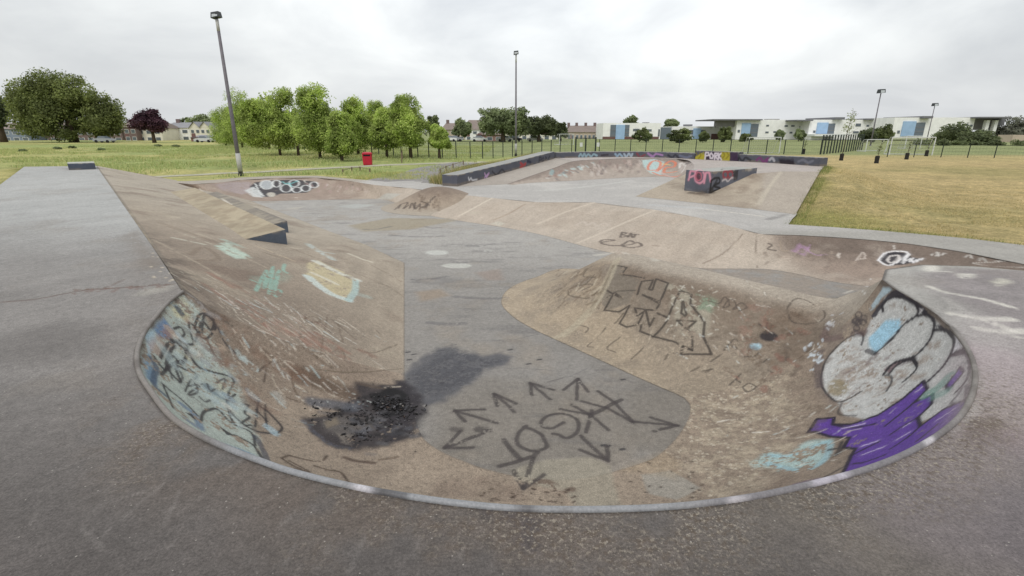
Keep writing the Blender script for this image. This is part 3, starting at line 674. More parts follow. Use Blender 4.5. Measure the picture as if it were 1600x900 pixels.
s 66 60 60 .036 .79 .016 .16 .01 bowl_floor,skate_bowl 167 1291 -350 50 -59 0 37 -72 0
s 66 60 60 .036 .79 .016 .16 .01 bowl_floor,skate_bowl 224 1256 -350 -31 -108 0
c 66 60 60 .034 .8 .016 .16 .01 bowl_floor,skate_bowl 139 1196 -350 -31 -28 0 -24 6 0 -6 22 0 22 32 0 40 10 0 33 -24 0 5 -35 0 -14 -38 0 -23 -19 0 -20 14 0 -15 4 0
c 66 60 60 .036 .8 .016 .16 .01 bowl_floor,skate_bowl 31 1173 -350 7 4 0 -23 -36 0 1 -46 0 27 -25 0 29 3 0 15 17 0 -10 44 0 -19 23 0 -25 16 0
s 66 60 60 .05 .79 .016 .16 .01 bowl_floor,skate_bowl -21 1112 -350 40 -76 0
s 66 60 60 .045 .79 .016 .16 .01 bowl_floor,skate_bowl -30 1009 -350 38 15 0 46 23 0 9 16 0
s 66 60 60 .036 .79 .016 .16 .01 bowl_floor,skate_bowl 189 1318 -350 20 129 0
s 66 60 60 .036 .79 .016 .16 .01 bowl_floor,skate_bowl 156 1374 -350 53 73 0 21 -83 0
s 66 60 60 .036 .79 .016 .16 .01 bowl_floor,skate_bowl 114 1315 -350 -57 104 0
s 66 60 60 .036 .79 .016 .16 .01 bowl_floor,skate_bowl 60 1340 -350 -3 79 0 69 -45 0
s 66 60 60 .036 .79 .016 .16 .01 bowl_floor,skate_bowl 8 1248 -350 -61 104 0
s 66 60 60 .036 .79 .016 .16 .01 bowl_floor,skate_bowl -42 1278 -350 -11 74 0 64 -60 0
s 66 60 60 .036 .79 .016 .16 .01 bowl_floor,skate_bowl -38 1191 -350 -127 65 0
s 66 60 60 .036 .79 .016 .16 .01 bowl_floor,skate_bowl -126 1200 -350 -39 56 0 87 5 0
s 66 60 60 .036 .79 .016 .16 .01 bowl_floor,skate_bowl -58 1157 -350 -108 -78 0
s 66 60 60 .036 .79 .016 .16 .01 bowl_floor,skate_bowl -137 1152 -350 -29 -73 0 68 4 0
s 66 60 60 .036 .79 .016 .16 .01 bowl_floor,skate_bowl 52 1039 -350 -14 -56 0 -13 -54 2
s 66 60 60 .036 .79 .016 .16 .01 bowl_floor,skate_bowl 4 991 -350 21 -62 2 48 49 -2
s 66 60 60 .036 .79 .016 .16 .01 bowl_floor,skate_bowl 177 1132 -350 50 -104 0
s 66 60 60 .036 .79 .016 .16 .01 bowl_floor,skate_bowl 169 1072 -350 58 -44 0 10 59 0
s 66 60 60 .036 .79 .016 .16 .01 bowl_floor,skate_bowl 329 1198 -350 113 -19 0
s 66 60 60 .036 .79 .016 .16 .01 bowl_floor,skate_bowl 381 1219 -350 61 -40 0 -71 -27 0
s 66 60 60 .09 .7 .04 .2 .006 - -87 1162 -350 19 -5 0
s 66 60 60 .07 .6 .04 .2 .006 - -155 1163 -350 16 -6 0
s 80 76 74 .015 .5 .016 .16 .01 bowl_floor,skate_bowl 114 1424 -350 50 31 0
s 100 98 98 .012 .5 .016 .16 .01 bowl_floor,skate_bowl -174 1585 -350 123 -63 0 93 0 0 92 -17 0
s 100 98 98 .012 .5 .016 .16 .01 bowl_floor,skate_bowl -93 1748 -350 106 17 0 91 51 0
s 100 98 98 .01 .5 .016 .16 .01 bowl_floor,skate_bowl 176 1455 -350 76 67 0
f 176 186 178 0 .92 .05 .22 .03 skate_bowl -847 1238 -10 30 9 -33 70 -70 -78 42 -47 -30 43 -32 -32 17 -22 -10 18 -25 -7 20 -28 -4 40 -57 -5 38 -55 -1 39 -59 6 25 -30 2 -19 -13 21 -8 -8 12 -13 -20 25 -15 -15 27 -5 -10 14 -2 -13 16 -5 -8 14 -2 -10 15 0 -15 17 7 -21 21 -17 16 1 -48 42 7 -26 28 -2 -21 21 2 -17 16 5 -23 31 -2 -38 53 4 -21 39 -2 -35 71 0 -44 117 -3 -13 41 -1 -9 38 0
f 196 190 156 0 .8 .04 .3 .012 - -825 1141 -8 -9 34 -2 -13 61 1 26 -14 -28 19 -47 -17 -11 -26 23 -6 -4 11
f 92 126 166 0 .85 .03 .2 .012 - -778 1020 -9 -29 79 -3 21 -7 -29 19 -43 -5 1 -33 20
f 100 134 164 0 .8 .03 .25 .012 - -699 873 -10 -30 62 -12 29 -35 -14 16 -19 -5 22 -31 0 25 -34 3 -5 -13 22 -22 26 0 -18 23 2
f 60 70 86 0 .8 .015 0 .012 - -834 1174 -10 -2 17 -3 20 -4 -26 3 -18 1 -10 2 14
f 168 192 204 0 .8 .02 0 .012 - -758 970 -3 -20 52 -7 20 -23 -17 20 -43 1 23 -45 4 -30 40 11
c 170 128 110 .12 .5 .06 .4 .006 - -733 950 -29 -24 64 -11 -16 53 -7
c 146 112 94 .2 .4 .1 .45 .006 - -773 1067 -47 26 17 -43 33 -6 -36 14 43 -28
c 196 176 156 .14 .6 .05 .4 .006 - -797 1175 -61 32 -11 -37 17 20 -22
c 172 184 172 .1 .6 .04 .4 .006 - -721 1063 -112 25 10 -31 6 59 -23
s 96 120 136 .12 .6 .05 .4 .006 - -666 998 -143 14 10 -18
f 200 196 164 0 .6 .04 .3 .012 - -692 1064 -145 20 1 -21 24 -27 -12 -10 -19 17 -18 24 7
c 70 84 104 .05 .8 .02 .1 .006 - -712 911 -28 21 -19 -13 53 -83 11 17 -3 -18
c 96 120 150 .06 .7 .03 .2 .006 - -614 834 -85 21 -2 -21 42 -53 6 -9 -15 25
c 110 140 166 .04 .8 .015 0 .006 - -514 789 -143 19 25 -34 29 4 -22
c 52 48 50 .022 .88 .009 .1 .006 skate_bowl -790 1101 -40 -4 27 -8 14 -12 -13 12 -39 2 8 30 -24 -22 61 4 -20 6 25 37 -53 -29
c 52 48 50 .022 .88 .009 .1 .006 skate_bowl -789 1171 -70 -18 56 17 5 24 -6 16 -4 -16 11 -36 -15 -20 3 24 19 -48 -19 8 14 -13 -7 53 11 -28 9 30 24 -61 -27
c 52 48 50 .028 .88 .009 .1 .006 skate_bowl -721 931 -32 24 -9 -26 -44 82 2 -17 57 -9 18 -5 -21 20 -56 3 -15 3 18 27 -62 6 31 -11 -30 -36 44 14 4 24 -21
c 52 48 50 .03 .88 .009 .1 .006 skate_bowl -722 949 -46 -34 74 -1 -7 47 -16 12 4 -17 21 -42 -8 12 -57 18 36 -86 19
c 52 48 50 .04 .88 .009 .1 .006 skate_bowl -765 1050 -49 3 35 -22 20 -27 -13
c 52 48 50 .022 .88 .009 .1 .006 skate_bowl -746 1070 -84 29 -23 -27 16 26 -27 16 28 -25 16 -7 -13 26 -75 3 37 -58 -5 45 -22 -24 29 23 -29 4 53 -21 -58 50 18
c 52 48 50 .024 .88 .009 .1 .006 skate_bowl -580 828 -115 -28 54 -15 -9 53 -25 35 -19 -19 35 6 -29 34 -49 3
s 52 48 50 .022 .88 .009 .1 .006 skate_bowl -655 853 -54 21 -23 -4 23 -27 0 29 -35 5
c 52 48 50 .022 .88 .009 .1 .006 skate_bowl -655 853 -54 30 3 -39 31 -14 -20
f 46 44 48 0 .9 .008 0 .012 - -589 805 -85 -6 24 -16 21 -23 -1 -8 0 8
f 46 44 48 0 .9 .008 0 .012 - -570 864 -152 25 3 -22 -1 -24 17
c 52 48 50 .025 .88 .009 .1 .006 skate_bowl -546 868 -174 32 -1 -23 38 -41 -1
c 70 72 84 .05 .7 .009 .1 .006 skate_bowl -535 914 -207 25 -27 -3 45 -63 6
c 52 48 50 .013 .88 .009 .1 .006 skate_bowl -655 907 -99 -33 73 -11 29 -32 -12 11 -45 18 -30 88 -23 8 -49 21
c 52 48 50 .013 .88 .009 .1 .006 skate_bowl -712 1013 -101 16 -4 -16 16 -42 7 2 28 -19
c 52 48 50 .02 .88 .009 .1 .006 skate_bowl -645 1053 -186 14 -55 12 58 -82 -7 8 41 -26
c 52 48 50 .018 .88 .009 .1 .006 skate_bowl -618 1026 -197 6 15 -10 15 -45 7 14 -8 -7 7 -48 16
s 52 48 50 .018 .88 .009 .1 .006 skate_bowl -614 1071 -217 32 -11 -17
s 52 48 50 .018 .88 .009 .1 .006 skate_bowl -596 1040 -219 36 -27 -13
s 52 48 50 .018 .88 .009 .1 .006 skate_bowl -616 1093 -221 28 -65 2 29 -67 6
s 52 48 50 .018 .88 .009 .1 .006 skate_bowl -598 1085 -232 55 -107 2
c 84 70 60 .018 .88 .009 .1 .006 skate_bowl -465 873 -230 2 28 -15 25 13 -17 24 16 -18 1 36 -11
c 84 70 60 .018 .88 .009 .1 .006 skate_bowl -452 877 -239 43 -11 -18 -26 -5 16 -30 12 11
c 84 70 60 .02 .88 .009 .1 .006 skate_bowl -413 901 -269 25 3 -12 24 6 -11 27 -33 2
s 84 70 60 .016 .88 .009 .1 .006 skate_bowl -431 851 -238 24 11 -18
c 92 76 64 .02 .7 .009 .1 .006 skate_bowl -607 1260 -238 26 -51 -20 21 -21 -11
s 92 76 64 .02 .6 .009 .1 .006 skate_bowl -597 1156 -243 45 11 -29
c 80 66 58 .02 .7 .009 .1 .006 skate_bowl -664 1200 -200 5 34 -2 20 -62 -13
c 90 74 62 .02 .6 .009 .1 .006 skate_bowl -685 1271 -166 32 -3 -29 -5 -22 -5
s 172 172 166 .07 .5 .04 .3 .006 - -600 1151 -240 19 -19 -12
c 184 196 194 .044 .61 .03 .45 .02 skate_bowl -850 1241 -6 9 6 -11 10 -4 -11
c 206 206 196 .028 .58 .03 .45 .02 skate_bowl -766 1123 -82 11 -5 -12 1 8 -4
c 184 196 194 .06 .58 .03 .45 .02 skate_bowl -810 1150 -35 2 5 -4 4 -2 -6
c 98 90 86 .04 .61 .03 .45 .02 skate_bowl -698 1158 -164 12 0 -12 11 -4 -8
c 128 108 94 .071 .44 .03 .45 .02 skate_bowl -643 1027 -177 19 -15 -10 4 8 -6
c 98 90 86 .086 .6 .03 .45 .02 skate_bowl -722 1010 -86 0 7 -4 6 -5 -5
c 184 196 194 .055 .62 .03 .45 .02 skate_bowl -798 1155 -54 9 -2 -12 3 6 -5
c 196 190 160 .033 .53 .03 .45 .02 skate_bowl -839 1213 -14 3 9 -5
c 206 206 196 .062 .65 .03 .45 .02 skate_bowl -750 1089 -88 4 6 -7 6 -4 -6
c 128 108 94 .057 .4 .03 .45 .02 skate_bowl -786 1183 -76 10 -1 -12 4 4 -6
c 190 170 150 .037 .38 .03 .45 .02 skate_bowl -614 969 -175 6 -3 -3 3 0 -3
c 184 196 194 .069 .63 .03 .45 .02 skate_bowl -750 1085 -86 5 -3 -5 0 5 -2
c 184 196 194 .083 .58 .03 .45 .02 skate_bowl -616 1025 -198 16 -7 -9 10 -3 -6
c 184 196 194 .071 .6 .03 .45 .02 skate_bowl -670 1020 -150 18 -8 -13 6 4 -7
c 206 206 196 .03 .52 .03 .45 .02 skate_bowl -801 1182 -57 2 6 -3 5 -4 -6
c 168 188 196 .024 .4 .03 .45 .02 skate_bowl -756 1161 -107 10 5 -12 11 -4 -10
c 128 108 94 .029 .42 .03 .45 .02 skate_bowl -782 1250 -79 11 1 -11 9 -1 -9
c 150 168 178 .057 .41 .03 .45 .02 skate_bowl -726 1089 -116 9 -8 -8 -1 8 -1
c 98 90 86 .051 .43 .03 .45 .02 skate_bowl -643 906 -111 9 3 -12 11 -5 -7
c 190 170 150 .088 .56 .03 .45 .02 skate_bowl -689 1064 -148 10 2 -11 9 -3 -8
c 184 196 194 .084 .43 .03 .45 .02 skate_bowl -839 1204 -11 7 -6 -8 -2 8 1
c 150 168 178 .059 .47 .03 .45 .02 skate_bowl -644 972 -151 10 -8 -4 0 6 -3
c 184 196 194 .063 .49 .03 .45 .02 skate_bowl -625 987 -174 12 -12 -5 -1 9 -3
c 168 188 196 .073 .45 .03 .45 .02 skate_bowl -830 1209 -23 1 4 -3 4 -3 -4
c 168 188 196 .076 .48 .03 .45 .02 skate_bowl -638 1094 -203 12 -4 -9 6 -1 -5
c 184 196 194 .058 .63 .03 .45 .02 skate_bowl -722 1031 -97 10 1 -13 6 2 -8
c 168 188 196 .022 .62 .03 .45 .02 skate_bowl -777 1087 -51 6 5 -11 5 1 -8
c 184 196 194 .039 .6 .03 .45 .02 skate_bowl -717 1211 -152 12 -7 -13 3 7 -2
c 196 190 160 .054 .38 .03 .45 .02 skate_bowl -844 1210 -7 5 11 -8
c 128 108 94 .046 .61 .03 .45 .02 skate_bowl -770 1027 -27 9 -4 -12 -1 11 -4
c 98 90 86 .037 .39 .03 .45 .02 skate_bowl -676 1032 -149 6 0 -6 6 -2 -5
c 168 188 196 .064 .62 .03 .45 .02 skate_bowl -808 1215 -51 7 -6 -8 -1 7 1
c 128 108 94 .049 .5 .03 .45 .02 skate_bowl -776 1165 -85 17 -6 -18 4 9 -7
c 98 90 86 .033 .36 .03 .45 .02 skate_bowl -722 1135 -136 9 -4 -8 3 3 -4
c 98 90 86 .033 .51 .03 .45 .02 skate_bowl -639 1062 -194 22 -17 -11 6 8 -7
c 168 188 196 .02 .59 .03 .45 .02 skate_bowl -761 1227 -103 13 -4 -15 6 5 -5
c 190 170 150 .072 .64 .03 .45 .02 skate_bowl -791 1079 -26 9 3 -16 4 7 -8
c 168 188 196 .046 .63 .03 .45 .02 skate_bowl -697 1111 -154 19 -7 -16 8 4 -9
c 168 188 196 .037 .68 .03 .45 .02 skate_bowl -782 1094 -48 16 -5 -19 1 13 -8
c 184 196 194 .055 .69 .03 .45 .02 skate_bowl -702 1203 -168 17 0 -15 14 -4 -11
c 168 188 196 .077 .7 .03 .45 .02 skate_bowl -553 990 -229 16 -8 -7 11 -6 -4
c 168 188 196 .06 .45 .03 .45 .02 skate_bowl -626 1002 -181 10 -11 -3 0 8 -3
c 196 190 160 .039 .6 .03 .45 .02 skate_bowl -783 1190 -80 3 0 -4 2 1 -3
c 128 108 94 .08 .44 .03 .45 .02 skate_bowl -809 1206 -49 7 4 -9 6 -2 -7
c 184 196 194 .021 .55 .03 .45 .02 skate_bowl -725 1094 -119 11 4 -14 10 -3 -9
c 190 170 150 .021 .53 .03 .45 .02 skate_bowl -593 1003 -207 19 -6 -10 14 -8 -6
c 206 206 196 .047 .62 .03 .45 .02 skate_bowl -630 978 -166 6 4 -7 10 -9 -4
c 184 196 194 .035 .5 .03 .45 .02 skate_bowl -769 1068 -53 10 0 -14 3 6 -7
c 184 196 194 .09 .61 .03 .45 .02 skate_bowl -696 1154 -166 14 -10 -10 3 7 -4
c 98 90 86 .035 .5 .03 .45 .02 skate_bowl -558 954 -211 17 -16 -3 1 7 -5
c 206 206 196 .073 .38 .03 .45 .02 skate_bowl -773 1076 -51 6 8 -12 7 -1 -9
c 190 170 150 .087 .56 .03 .45 .02 skate_bowl -657 1079 -183 7 -4 -6 2 3 -2
c 206 206 196 .077 .38 .03 .45 .02 skate_bowl -753 1050 -65 8 8 -16 10 -1 -12
c 168 188 196 .04 .39 .03 .45 .02 skate_bowl -827 1146 -7 2 5 -6 3 0 -5
c 196 190 160 .088 .4 .03 .45 .02 skate_bowl -694 976 -101 9 0 -10 5 2 -6
c 184 196 194 .021 .62 .03 .45 .02 skate_bowl -834 1197 -16 7 -1 -9 1 4 -3
c 196 190 160 .023 .48 .03 .45 .02 skate_bowl -744 1040 -73 7 7 -13 9 -2 -10
c 98 90 86 .06 .45 .03 .45 .02 skate_bowl -756 1147 -103 11 -4 -11 3 5 -5
c 168 188 196 .065 .37 .03 .45 .02 skate_bowl -718 1063 -116 11 -5 -10 1 7 -4
c 98 90 86 .078 .4 .03 .45 .02 skate_bowl -800 1128 -39 10 -2 -13 1 9 -6
c 184 196 194 .072 .39 .03 .45 .02 skate_bowl -757 1048 -59 4 2 -7 2 1 -4
c 206 206 196 .072 .44 .03 .45 .02 skate_bowl -595 936 -175 17 -8 -8 9 -1 -7
c 150 168 178 .061 .66 .03 .45 .02 skate_bowl -654 1026 -167 11 -1 -10 10 -4 -6
c 98 90 86 .059 .35 .03 .45 .02 skate_bowl -626 1080 -210 17 -14 -9 5 7 -5
c 128 108 94 .028 .6 .03 .45 .02 skate_bowl -846 1229 -9 11 -2 -12
c 168 188 196 .07 .56 .03 .45 .02 skate_bowl -707 1066 -130 13 3 -14 11 -3 -11
c 168 188 196 .087 .59 .03 .45 .02 skate_bowl -842 1178 1 3 6 -7
c 66 62 64 .016 .8 .009 .1 .006 skate_bowl -714 979 -78 23 -22 -14 16 -35 5
s 66 62 64 .016 .8 .009 .1 .006 skate_bowl -732 1057 -97 20 -11 -20
c 66 62 64 .016 .8 .009 .1 .006 skate_bowl -678 1012 -137 18 -23 -7 -5 25 -8
c 66 62 64 .016 .8 .009 .1 .006 skate_bowl -647 933 -125 12 -4 -10 -5 25 -9
c 66 62 64 .016 .8 .009 .1 .006 skate_bowl -771 1234 -91 27 -24 -34 25 -5 -26
s 66 62 64 .016 .8 .009 .1 .006 skate_bowl -764 1172 -101 33 -33 -27
s 66 62 64 .016 .8 .009 .1 .006 skate_bowl -709 951 -64 29 -39 -9
c 66 62 64 .016 .8 .009 .1 .006 skate_bowl -679 1044 -152 -2 39 -10 18 -45 -2
c 182 196 196 .1 .55 .05 .4 .03 skate_bowl -732 1016 -77 31 -14 -31 41 -47 -17
c 182 196 196 .1 .55 .05 .4 .03 skate_bowl -654 969 -139 40 -20 -26 41 -33 -16
s 182 196 196 .08 .55 .05 .4 .03 skate_bowl -750 996 -38 12 -8 -12 25 -18 -23
s 182 196 196 .08 .55 .05 .4 .03 skate_bowl -767 1147 -91 40 -26 -36
c 86 76 68 .06 .7 .04 .1 .006 - -882 1305 -11 54 -36 -22 34 2 -33 33 5 -31
c 158 152 148 .05 .6 .03 .2 .006 - -859 1281 -15 49 -24 -35 25 8 -24
c 104 92 78 .014 .7 .008 0 .006 - -558 1316 -253 64 42 -30 66 61 -27 67 91 -36
c 112 98 84 .02 .6 .012 .25 .006 - -685 1563 -195 0 53 -8 28 3 -14 12 -89 6
c 112 98 84 .02 .6 .012 .25 .006 - -656 1694 -226 46 -174 -2 42 -149 -4
c 112 98 84 .02 .6 .012 .25 .006 - -655 1447 -193 46 -89 -12 4 -41 -13
c 112 98 84 .02 .6 .012 .25 .006 - -549 1421 -246 6 51 -10 33 -55 -9
c 112 98 84 .02 .6 .012 .25 .006 - -516 1512 -274 50 23 -26 30 81 -22 19 72 -15
s 112 98 84 .02 .6 .012 .25 .006 - -502 1740 -303 19 -20 -7
s 112 98 84 .02 .6 .012 .25 .006 - -609 1653 -244 60 -136 -14
s 112 98 84 .02 .6 .012 .25 .006 - -589 1368 -218 20 -16 -17
c 142 182 168 .034 .68 .02 .3 .006 - -938 1742 -109 36 -14 -12 31 -89 5 -107 309 -13 106 -251 2 -122 343 -11 158 -387 3 -121 355 -11 135 -346 4 -17 87 -9 -55 -52 33
c 142 182 168 .2 .2 .12 .3 .006 - -925 1790 -123 19 61 -18 -21 115 -9
c 142 182 168 .04 .7 .03 .2 .006 - -994 2142 -154 44 -114 3 26 -22 -6
f 186 204 190 0 .85 .06 .25 .05 - -1283 2141 -72 -36 154 -16 130 -136 -12 90 -80 -12 -9 -92 19 -78 50 13 -47 50 4
c 196 192 176 .07 .7 .05 .3 .006 - -1424 2095 -29 55 5 -14 57 8 -16
c 192 184 166 .04 .6 .03 .35 .006 - -1528 2276 -37 146 -76 -20 78 -50 -11
s 170 196 184 .08 .5 .06 .3 .006 - -1358 2335 -85 46 -31 -6 82 -49 -13
c 120 104 88 .06 .5 .04 .2 .006 - -1191 1824 -37 -83 221 -20 143 -149 -12 0 -139 27
f 194 182 148 0 .8 .05 .24 .06 - -944 2255 -186 -8 147 -17 152 -85 -39 76 -38 -22 41 -170 1 11 -102 7 10 -94 7 -50 -5 21 -67 45 22 -75 70 21 -40 104 1
c 206 206 196 .14 .8 .05 .2 .006 - -950 2374 -200 70 -47 -16 67 -41 -17 91 -20 -30
c 196 206 202 .14 .85 .05 .2 .006 - -863 2055 -186 75 -77 -19 68 -46 -22 57 8 -25
c 168 190 188 .09 .8 .04 .15 .006 - -725 2251 -261 44 -161 0 20 -157 9
c 212 208 192 .07 .7 .04 .25 .006 - -877 2133 -191 63 -18 -21 57 -24 -19
c 186 196 192 .12 .7 .06 .35 .006 - -1167 2835 -215 143 -211 4 105 -103 -16
s 190 196 190 .08 .6 .05 .3 .006 - -1024 2624 -211 57 37 -19
c 206 198 180 .05 .8 .03 .2 .006 - -929 2796 -262 87 -79 -8 69 -5 -21
s 190 180 160 .05 .6 .04 0 .006 - -1269 2824 -190 51 6 -13
s 196 186 166 .05 .5 .04 0 .006 - -1139 2523 -167 38 70 -21
s 170 186 180 .12 .35 .08 .2 .006 - -667 2056 -263 42 20 -20
c 196 178 152 .03 .6 .02 .2 .006 - -1223 2366 -123 118 -64 -22 107 -51 -24
c 100 84 72 .03 .6 .02 .2 .006 - -700 1607 -193 29 -53 -8 21 42 -16 49 -37 -20
s 110 98 86 .02 .5 .02 .2 .006 - -659 2332 -294 59 17 -25
c 128 100 84 .16 .35 .1 .45 .006 - -752 1165 -112 95 -54 -78 74 -40 -47
c 128 100 84 .16 .35 .1 .45 .006 - -774 1272 -85 112 -13 -106 76 6 -62
s 128 100 84 .16 .35 .1 .45 .006 - -805 1191 -53 38 -23 -43 43 -31 -38
s 96 82 70 .025 .5 .02 .2 .006 - -618 1362 -199 91 -13 -66
s 96 82 70 .025 .5 .02 .2 .006 - -631 1667 -235 99 -80 -39
s 96 82 70 .025 .5 .02 .2 .006 - -573 1276 -258 20 -8 -15 21 -14 -13
s 96 82 70 .025 .5 .02 .2 .006 - -453 1339 -311 46 14 -17 24 4 -8
f 124 112 104 0 .6 .05 .3 .04 skate_bowl,spine 1004 1313 -43 8 -35 39 -18 -89 1 -22 -86 -1 -8 -28 1 -29 -69 0 -17 -37 2 -59 -103 1 -66 -82 -1 -51 -53 -2 -30 -31 3 6 35 -39 -2 19 -24 -6 16 -22 10 27 -17 14 51 -30 9 47 -29 2 45 -27 8 49 -21 3 48 -19 26 81 -14 10 39 -4 36 87 9 44 61 28 41 51 28 19 23 16 25 -13 29 19 -20 31 5 -46 29 12 7 16
f 192 192 190 0 .96 .02 .1 .015 skate_bowl,spine 1007 1293 -25 -5 -56 18 -14 -69 1 -17 -63 -1 -26 -67 -7 -29 -67 8 -52 -92 4 -42 -56 -4 -42 -46 -6 -25 -27 0 -37 -34 -3 2 33 -37 -6 26 -34 4 30 -24 2 28 -23 25 88 -43 9 52 -23 3 47 -21 32 71 -7 14 67 -11 30 75 7 40 49 27 42 16 39 27 -12 36 -2 -35 6 38 35 46 18 3 32
f 146 130 116 0 .6 .03 .46 .05 skate_bowl,spine 862 1145 -186 -11 -13 -7 -11 0 -9 -7 12 -10 -3 21 -7 4 25 -4 8 22 3 11 13 7 12 1 10 7 -13 10 2 -22 7 -4 -25 2
f 146 130 116 0 .6 .03 .46 .05 skate_bowl,spine 885 1120 -153 -8 -7 -6 -8 5 -11 -5 17 -11 -2 23 -9 2 24 -4 6 19 1 9 8 7 9 -5 11 6 -18 11 1 -24 8 -3 -24 5
f 146 130 116 0 .6 .03 .46 .05 skate_bowl,spine 909 1206 -152 -8 -8 -7 -7 2 -9 -5 12 -9 -2 19 -6 2 21 -1 6 17 3 8 9 7 8 -2 10 6 -13 8 1 -20 6 -2 -20 1
f 146 130 116 0 .6 .03 .46 .05 skate_bowl,spine 878 1075 -140 -7 -6 -5 -4 5 -8 -3 13 -8 1 19 -8 3 18 -4 5 14 1 7 6 5 6 -5 8 3 -13 8 0 -18 7 -4 -19 4
f 146 130 116 0 .6 .03 .46 .05 skate_bowl,spine 841 1040 -161 -7 -5 -5 -6 7 -9 -4 18 -12 0 23 -10 2 23 -7 6 16 -1 8 6 4 8 -7 9 5 -17 12 0 -23 10 -5 -24 7
f 146 130 116 0 .6 .03 .46 .05 skate_bowl,spine 849 1006 -133 -6 -5 -3 -3 4 -7 -1 11 -7 2 16 -7 4 16 -5 6 12 0 5 5 3 4 -3 6 2 -12 8 -2 -16 7 -5 -16 4
f 146 130 116 0 .6 .03 .46 .05 skate_bowl,spine 871 1001 -103 -5 -4 -4 -2 5 -6 0 12 -8 3 16 -7 5 16 -4 6 12 0 5 4 4 3 -4 6 0 -12 8 -3 -17 6 -6 -16 5
f 146 130 116 0 .6 .03 .46 .05 skate_bowl,spine 794 907 -123 -6 -4 -3 -2 6 -7 0 13 -9 3 19 -9 6 17 -7 6 13 -2 5 4 2 4 -6 7 0 -13 9 -3 -19 9 -6 -18 7
f 146 130 116 0 .6 .03 .46 .05 skate_bowl,spine 787 1020 -198 -7 -7 -2 -5 2 -5 -4 9 -7 -1 14 -7 3 15 -5 5 13 -1 7 7 2 6 -1 5 4 -9 7 1 -15 6 -3 -16 5
f 146 130 116 0 .6 .03 .46 .05 skate_bowl,spine 990 1203 -21 -2 -1 -4 -1 18 -11 2 25 -4 2 8 2 3 1 4 1 -7 6 0 -11 5 -3 -26 4
f 146 130 116 0 .6 .03 .46 .05 skate_bowl,spine 889 979 -61 -4 -4 -4 -2 4 -5 1 10 -6 10 28 -8 5 10 0 5 4 4 2 -3 5 -1 -10 7 -4 -15 5 -6 -14 2
f 146 130 116 0 .6 .03 .46 .05 skate_bowl,spine 912 994 -37 -6 -5 -4 -2 0 -6 1 7 -4 3 12 -4 6 13 -1 7 11 2 5 6 4 3 -1 6 -1 -7 5 -4 -12 3 -6 -13 0
f 146 130 116 0 .6 .03 .46 .05 skate_bowl,spine 854 948 -85 -5 -5 -3 -2 3 -5 1 9 -6 3 13 -6 6 14 -3 6 11 -1 5 5 3 3 -2 6 -1 -10 6 -4 -14 6 -5 -14 3
s 206 206 204 .01 .6 .014 .3 .02 skate_bowl,spine 866 1177 -190 13 -3 13
s 150 136 122 .026 .6 .014 .3 .02 skate_bowl,spine 861 1035 -137 8 -21 22
s 150 136 122 .019 .6 .014 .3 .02 skate_bowl,spine 888 1032 -103 5 -16 18
s 150 136 122 .015 .6 .014 .3 .02 skate_bowl,spine 851 1215 -213 19 -4 18
s 206 206 204 .033 .6 .014 .3 .02 skate_bowl,spine 909 1070 -98 12 -5 20
s 150 136 122 .024 .6 .014 .3 .02 skate_bowl,spine 876 1237 -194 16 -5 17
s 206 206 204 .025 .6 .014 .3 .02 skate_bowl,spine 877 1082 -145 14 -10 22
s 116 98 96 .026 .6 .014 .3 .02 skate_bowl,spine 859 1189 -200 18 -14 20
s 206 206 204 .012 .6 .014 .3 .02 skate_bowl,spine 787 954 -162 17 12 8
s 116 98 96 .014 .6 .014 .3 .02 skate_bowl,spine 894 1058 -111 3 -25 19
s 132 116 104 .018 .6 .014 .3 .02 skate_bowl,spine 816 1075 -200 19 15 10
s 132 116 104 .018 .6 .014 .3 .02 skate_bowl,spine 876 1187 -183 16 -21 22
s 116 98 96 .013 .6 .014 .3 .02 skate_bowl,spine 779 1060 -222 25 2 17
s 206 206 204 .026 .6 .014 .3 .02 skate_bowl,spine 896 1182 -161 12 6 12
s 116 98 96 .013 .6 .014 .3 .02 skate_bowl,spine 891 1098 -137 5 -13 13
s 116 98 96 .021 .6 .014 .3 .02 skate_bowl,spine 918 1118 -111 4 -19 15
s 150 136 122 .032 .6 .014 .3 .02 skate_bowl,spine 847 1143 -199 16 -18 21
s 150 136 122 .018 .6 .014 .3 .02 skate_bowl,spine 912 1059 -87 1 -22 17
s 116 98 96 .018 .6 .014 .3 .02 skate_bowl,spine 858 1018 -130 4 -7 9
s 150 136 122 .029 .6 .014 .3 .02 skate_bowl,spine 815 1016 -172 9 -14 16
s 150 136 122 .025 .6 .014 .3 .02 skate_bowl,spine 857 1165 -197 17 -9 20
s 150 136 122 .013 .6 .014 .3 .02 skate_bowl,spine 788 998 -187 13 -11 18
s 150 136 122 .03 .6 .014 .3 .02 skate_bowl,spine 899 1272 -177 16 -5 18
s 132 116 104 .024 .6 .014 .3 .02 skate_bowl,spine 890 1152 -159 14 -17 23
s 116 98 96 .026 .6 .014 .3 .02 skate_bowl,spine 903 1153 -143 11 5 12
s 206 206 204 .011 .6 .014 .3 .02 skate_bowl,spine 801 1011 -182 11 -20 20
s 150 136 122 .017 .6 .014 .3 .02 skate_bowl,spine 851 1146 -196 13 -3 12
s 150 136 122 .018 .6 .014 .3 .02 skate_bowl,spine 778 1054 -220 15 10 6
s 116 98 96 .018 .6 .014 .3 .02 skate_bowl,spine 835 976 -129 14 1 15
s 132 116 104 .014 .6 .014 .3 .02 skate_bowl,spine 863 1044 -140 11 -12 20
s 206 206 204 .011 .6 .014 .3 .02 skate_bowl,spine 926 1209 -132 14 -14 24
s 150 136 122 .031 .6 .014 .3 .02 skate_bowl,spine 867 1099 -164 8 -3 9
s 150 136 122 .026 .6 .014 .3 .02 skate_bowl,spine 801 1079 -213 16 -8 15
